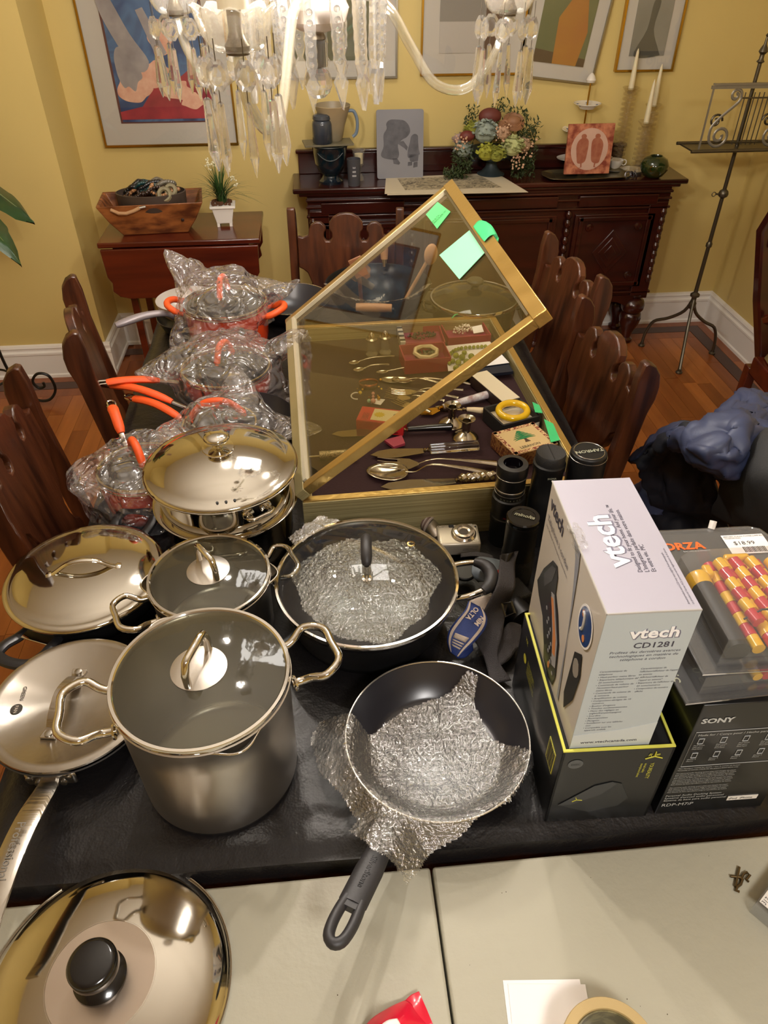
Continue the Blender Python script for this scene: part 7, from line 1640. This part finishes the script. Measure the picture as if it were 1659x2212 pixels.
MB().lathe([(0, .008), (.018, .008), (.02, .014), (.034, .036), (.038, .05), (.036, .05), (.03, .035), (0, .016)], 32).build('cup', chn, t); MB().torus((0, 0, 0), .012, .0025, 14, 6, TR(.042, 0, .036) @ RX(pi / 2)).build('handle', chn, t)
t = T('teacup', 'cream china cup and saucer right behind the dark green pot', 'cup', (1.515, 3.575, SZ))
MB().lathe([(0, 0), (.03, 0), (.058, .010), (.060, .012), (.03, .006), (0, .005)], 32).build('saucer', chn, t)
stk_ = film('stacked lucite', 'f4f0e6', 2.4, .06, .06, hazecol='d9cfb0')
for k, ((x_, y_), h_, ch_, lab) in enumerate((((1.462, 3.645), .34, .15, 'tallest clear ringed candlestick with a cream taper'), ((1.525, 3.55), .22, .165, 'shortest clear ringed candlestick with a cream taper, front middle'), ((1.585, 3.645), .27, .16, 'middle-height clear ringed candlestick, rightmost of three'))):
    t = T('crystal_candlestick', lab, 'candlestick', (x_, y_, SZ), 0, 'three clear ringed candlesticks'); pf = [(.032, 0), (.034, .03)]; z_ = .035
    while z_ < h_ - .03: pf += [(.014, z_), (.030, z_ + .004), (.030, z_ + .012), (.014, z_ + .016)]; z_ += .021
    MB().lathe(pf + [(.014, h_ - .025), (.03, h_ - .010), (.038, h_), (.036, h_ + .002), (.014, h_ - .005)], 20).build('ringed_stem', stk_, t, ang=30)
    MB().lathe([(.0125, h_ - .008), (.0115, h_ + ch_ * .3), (.006, h_ + ch_ * .9), (.001, h_ + ch_)], 14).build('taper', mat('cream wax', 'd9cfae', .5, sss=.2), t)
t = T('green_pot', 'small round dark green glazed pot at the right end of the sideboard', 'pot', (1.575, 3.475, SZ))
MB().lathe([(0, 0), (.03, 0), (.045, .010), (.062, .035), (.064, .055), (.052, .080), (.032, .090), (.028, .092), (.026, .088), (.045, .07), (.05, .04), (0, .01)], 40).build('body', mat('dark green glaze', '16280f', .08, 0, col2='2b3414', vscale=14, coat=.8), t)
MB().tube([(-.03 + .012 * cos(a * .9), -.056 + abs(.004 * sin(a)), .05 + .012 * sin(a * .9)) for a in [k * .5 for k in range(15)]], .0016, 5).build('gilt_swirl', gl_, t)
t = T('silver_trinket', 'small crumpled silver trinket by the dark green pot', 'trinket', (1.475, 3.47, SZ + .003))
m = MB()
for k in range(3): m.torus((0, 0, 0), .014, .003, 14, 6, TR(-.02 + k * .02, .004 * k, .012) @ RX(1.2 - .4 * k) @ RY(.5 * k))
m.build('loops', mat('dull grey silver', '77747a', .3, .8), t)
# ------------------------------------------------------------------ chandelier
crystal = glass('cut lead crystal', 'ffffff', 0, 1.52)
def mk_crystal():
    tt = crystal.node_tree; L = tt.links; p = tt.nodes['Principled BSDF']; out = tt.nodes['Material Output']
    tl = nd(tt, 'ShaderNodeBsdfTranslucent'); tl.inputs[0].default_value = (.95, .94, .92, 1); df = nd(tt, 'ShaderNodeBsdfDiffuse'); df.inputs[0].default_value = (.95, .94, .92, 1)
    tr = nd(tt, 'ShaderNodeBsdfTransparent')
    a = nd(tt, 'ShaderNodeMixShader'); a.inputs[0].default_value = .5; L.new(tl.outputs[0], a.inputs[1]); L.new(df.outputs[0], a.inputs[2])
    b = nd(tt, 'ShaderNodeMixShader'); b.inputs[0].default_value = .35; L.new(tr.outputs[0], b.inputs[1]); L.new(a.outputs[0], b.inputs[2])
    c_ = nd(tt, 'ShaderNodeMixShader'); c_.inputs[0].default_value = .20; L.new(p.outputs[0], c_.inputs[1]); L.new(b.outputs[0], c_.inputs[2]); L.new(c_.outputs[0], out.inputs[0])
mk_crystal()
thinc = film('pressed glass', 'fdfdfb', 2.4, .07, .06, bump=.4, bscale=60, hazecol='fff8ee', bdist=.004)
wire = mat('dark wire', '5b5348', .4, .8)
CH0 = Vector((.02, 1.425, 1.62))
ch = T('chandelier', 'crystal chandelier with candle arms and cut glass drops over the table', 'chandelier', CH0)
def octagon_drop(M_, s, par):
    w, h, d = .014 * s, .018 * s, .006 * s
    ring = [(-w * .45, h), (w * .45, h), (w, h * .45), (w, -h * .45), (w * .45, -h), (-w * .45, -h), (-w, -h * .45), (-w, h * .45)]
    vs = [(x, 0, z) for x, z in ring] + [(x * .55, -d, z * .55) for x, z in ring] + [(x * .55, d, z * .55) for x, z in ring]
    fs = [(i, (i + 1) % 8, (i + 1) % 8 + 8, i + 8) for i in range(8)] + [(i, (i + 1) % 8, (i + 1) % 8 + 16, i + 16) for i in range(8)] + [tuple(range(8, 16)), tuple(range(16, 24))]
    return MB().add(vs, fs, M_).build('octagon_bead', crystal, par, smooth=False)
def spear_mesh(L_, w, M_=None, notch=False):
    m = MB()
    if not notch:
        prof = [(.25 * w, 0), (.55 * w, -.03 * L_), (.75 * w, -.35 * L_), (w, -.72 * L_), (.001, -L_)]
        m.lathe(prof, 6, (M_ or TR(0, 0, 0)) @ SC(1, .7, 1)).disc(.25 * w, 0, 6, (M_ or TR(0, 0, 0)) @ SC(1, .7, 1))
    else:
        vs = []; N = 10
        out = [(-w * .8, 0)] + [(-w * .8 * (1 if k % 2 else .86), -.05 * L_ - k * .56 * L_ / N) for k in range(N)] + [(-w * .3, -.66 * L_), (-w * .95, -.74 * L_), (0, -L_)]
        poly = out + [(-x, z) for x, z in out[::-1][1:]]
        m.prism(poly, w * .9, M_)
        for k in range(6): m.ball((0, -w * .45, -.10 * L_ - k * .09 * L_), w * .45, 8, 5, (1, .5, .9), M=M_)
    return m
spear0 = [None, None]
def hang(par, x, y, z, L_, w, notch=False, tw=0):
    k = 1 if notch else 0
    if spear0[k] is None:
        spear0[k] = spear_mesh(L_, w, None, notch).build('spear_prism' if notch else 'teardrop_prism', crystal, par, smooth=False); o = spear0[k]
    else:
        o = spear0[k].copy(); S.collection.objects.link(o)
    o.parent = par; o.location = (x, y, z); o.rotation_euler = (random.uniform(-.05, .05), random.uniform(-.05, .05), tw); return o
def scalloped(par, R, z, name='scalloped_dish', n=10):
    def fn(u, v):
        a = 2 * pi * u; sc = abs(sin(n * a / 2)); r = R * (.30 + .62 * v ** .55 + .08 * v ** 3 * sc); zz = z + R * .52 * (v ** 1.8) * (1 if v < .98 else 1) + R * .13 * sc * v ** 4
        return Vector((r * cos(a), r * sin(a), zz))
    d = MB().grid(fn, 120, 14, wrap=True).build(name, thinc, par, ang=80, solid=.0016)
    MB().tube([fn(k / 120, 1) for k in range(120)], .0011, 5, closed=True).build('dish_lip', thinc, d)
    MB().cyl((0, 0, z - .001), (0, 0, z + .001), R * .31, n=30).build('dish_base', thinc, d)
    return fn
bulbm = mat('glowing bulb', 'fff4e8', .5, emit=BULB_STRENGTH)
sleeve = mat('ivory candle sleeve', 'efe6cc', .5)
ARMS = []
for (px, py, dep) in ((512, 94, .905), (1098, 16, 1.245), (378, 18, 1.337)):
    p = CP + _ray(px, py) * dep; ARMS.append(p)
for k, P_ in enumerate(ARMS):
    o = P_ - CH0; a = atan2(o.y, o.x); rr = sqrt(o.x ** 2 + o.y ** 2); M_ = RZ(a); zb = o.z
    arm = T('candle_arm', None, None, (0, 0, 0)); arm.parent = ch
    path = smoothpath([(.015, 0, .03), (.06, 0, .05), (.12, 0, .03), (.165, 0, -.03), (.21, 0, -.085), (.27, 0, -.095), (rr - .02, 0, -.06 + zb * .5), (rr, 0, zb - .012)], 7)
    # ribbed glass arm
    m = MB(); m.tube([M_ @ q for q in path], .0085, 8)
    for j in range(4):
        off = Vector((0, .0052 * cos(j * pi / 2 + .7), .0052 * sin(j * pi / 2 + .7))); m.tube([M_ @ (q + off) for q in path], .0042, 6)
    m.build('glass_arm', film('ribbed glass arm', 'fcfcfa', 2.0, .05, .05, hazecol='f4ecdc'), arm, ang=80)
    hub = T('x', None, None, M_ @ Vector((rr, 0, zb - .004))); hub.name = 'candle_cup'; hub.parent = arm
    bpy.data.objects.remove(hub)
    bx = M_ @ Vector((rr, 0, zb))
    R = .052
    def fnw(u, v, bx=bx, R=R):
        a_ = 2 * pi * u; sc = abs(sin(5 * a_)); r = R * (.30 + .62 * v ** .55 + .08 * v ** 3 * sc); return bx + Vector((r * cos(a_), r * sin(a_), R * .80 * (v ** 1.8) + R * .13 * sc * v ** 4 - .008))
    MB().grid(fnw, 120, 12, wrap=True).build('scalloped_dish', thinc, arm, ang=80, solid=.0014)
    MB().tube([fnw(q / 120, 1) for q in range(120)], .0011, 5, closed=True).build('dish_lip', thinc, arm)
    MB().lathe([(.014, -.012), (.016, -.002), (.012, .004), (.009, .012), (.009, .037)], 16, TR(*bx)).build('socket', mat('dull brass', '6e6353', .4, .8), arm)
    MB().cyl(bx + Vector((0, 0, .036)), bx + Vector((0, 0, .105)), .019, n=24).build('candle_sleeve', sleeve, arm)
    MB().lathe([(.008, .105), (.012, .115), (.016, .135), (.014, .155), (.006, .175), (.001, .185)], 16, TR(*bx)).build('bulb', bulbm, arm)
    for j in range(8):
        b_ = 2 * pi * j / 8 + .2 + k; ex, ey = bx.x + .046 * cos(b_), bx.y + .046 * sin(b_); ez = bx.z + .004
        MB().tube([(ex, ey, ez + .006), (ex, ey, ez - .018)], .0006, 4).build('wire_link', wire, arm)
        octagon_drop(TR(ex, ey, ez - .033) @ RZ(b_ + pi / 2 + random.uniform(-.6, .6)), .95, arm)
        MB().tube([(ex, ey, ez - .048), (ex, ey, ez - .063)], .0006, 4).build('wire_link', wire, arm)
        hang(arm, ex, ey, ez - .061, .088, .0095, tw=b_)
# centre column
MB().lathe([(.02, .12), (.03, .16), (.02, .20), (.014, .26), (.02, .34), (.012, .5), (.012, .9)], 16).build('glass_column', thinc, ch)
MB().lathe([(.012, -.005), (.03, .0), (.05, .012), (.056, .03), (.045, .05), (.02, .06), (.018, .13)], 40).build('frosted_bowl', film('frosted white glass', 'ddd3cb', 2.0, .55, .15, hazecol='f0e8e0'), ch)
MB().lathe([(.001, -.052), (.017, -.052), (.018, -.047), (.018, -.018), (.016, -.014), (.001, -.013)], 12).build('glass_stem', crystal, ch, smooth=False)
MB().lathe([(.008, -.055), (.011, -.05), (.011, -.02), (.016, -.012), (.013, -.004)], 16).build('lower_ferrule', mat('dull brass', '6e6353', .4, .8), ch)
def gem(R, n=12, m=7):
    return MB().ball((0, 0, 0), R, n, m, (1, 1, 1.05))
gem(.024).build('faceted_ball', crystal, ch, smooth=False, loc=(0, 0, -.075))
scal = scalloped
RZ_ = .052
MB().torus((0, 0, RZ_), .112, .0022, 48, 6).build('prism_ring', wire, ch)
for s in range(6):
    a = s * pi / 3; MB().tube([(.03 * cos(a), .03 * sin(a), RZ_ + .01), (.112 * cos(a), .112 * sin(a), RZ_)], .002, 5).build('ring_spoke', wire, ch)
for j in range(18):
    a = radians(-95 + j * 20); x, y = .112 * cos(a), .112 * sin(a); hang(ch, x, y, RZ_ - .004 + .004 * (j % 2), .150, .0115, True, a + pi / 2)
MB().cyl((0, 0, .9), (0, 0, ZC - CH0.z), .004, n=8).build('hanging_rod', mat('dull brass', '6e6353', .4, .8), ch)
MB().lathe([(.06, ZC - CH0.z - .002), (.055, ZC - CH0.z - .02), (.02, ZC - CH0.z - .035), (.004, ZC - CH0.z - .04)], 24).build('ceiling_canopy', mat('dull brass', '6e6353', .4, .8), ch)
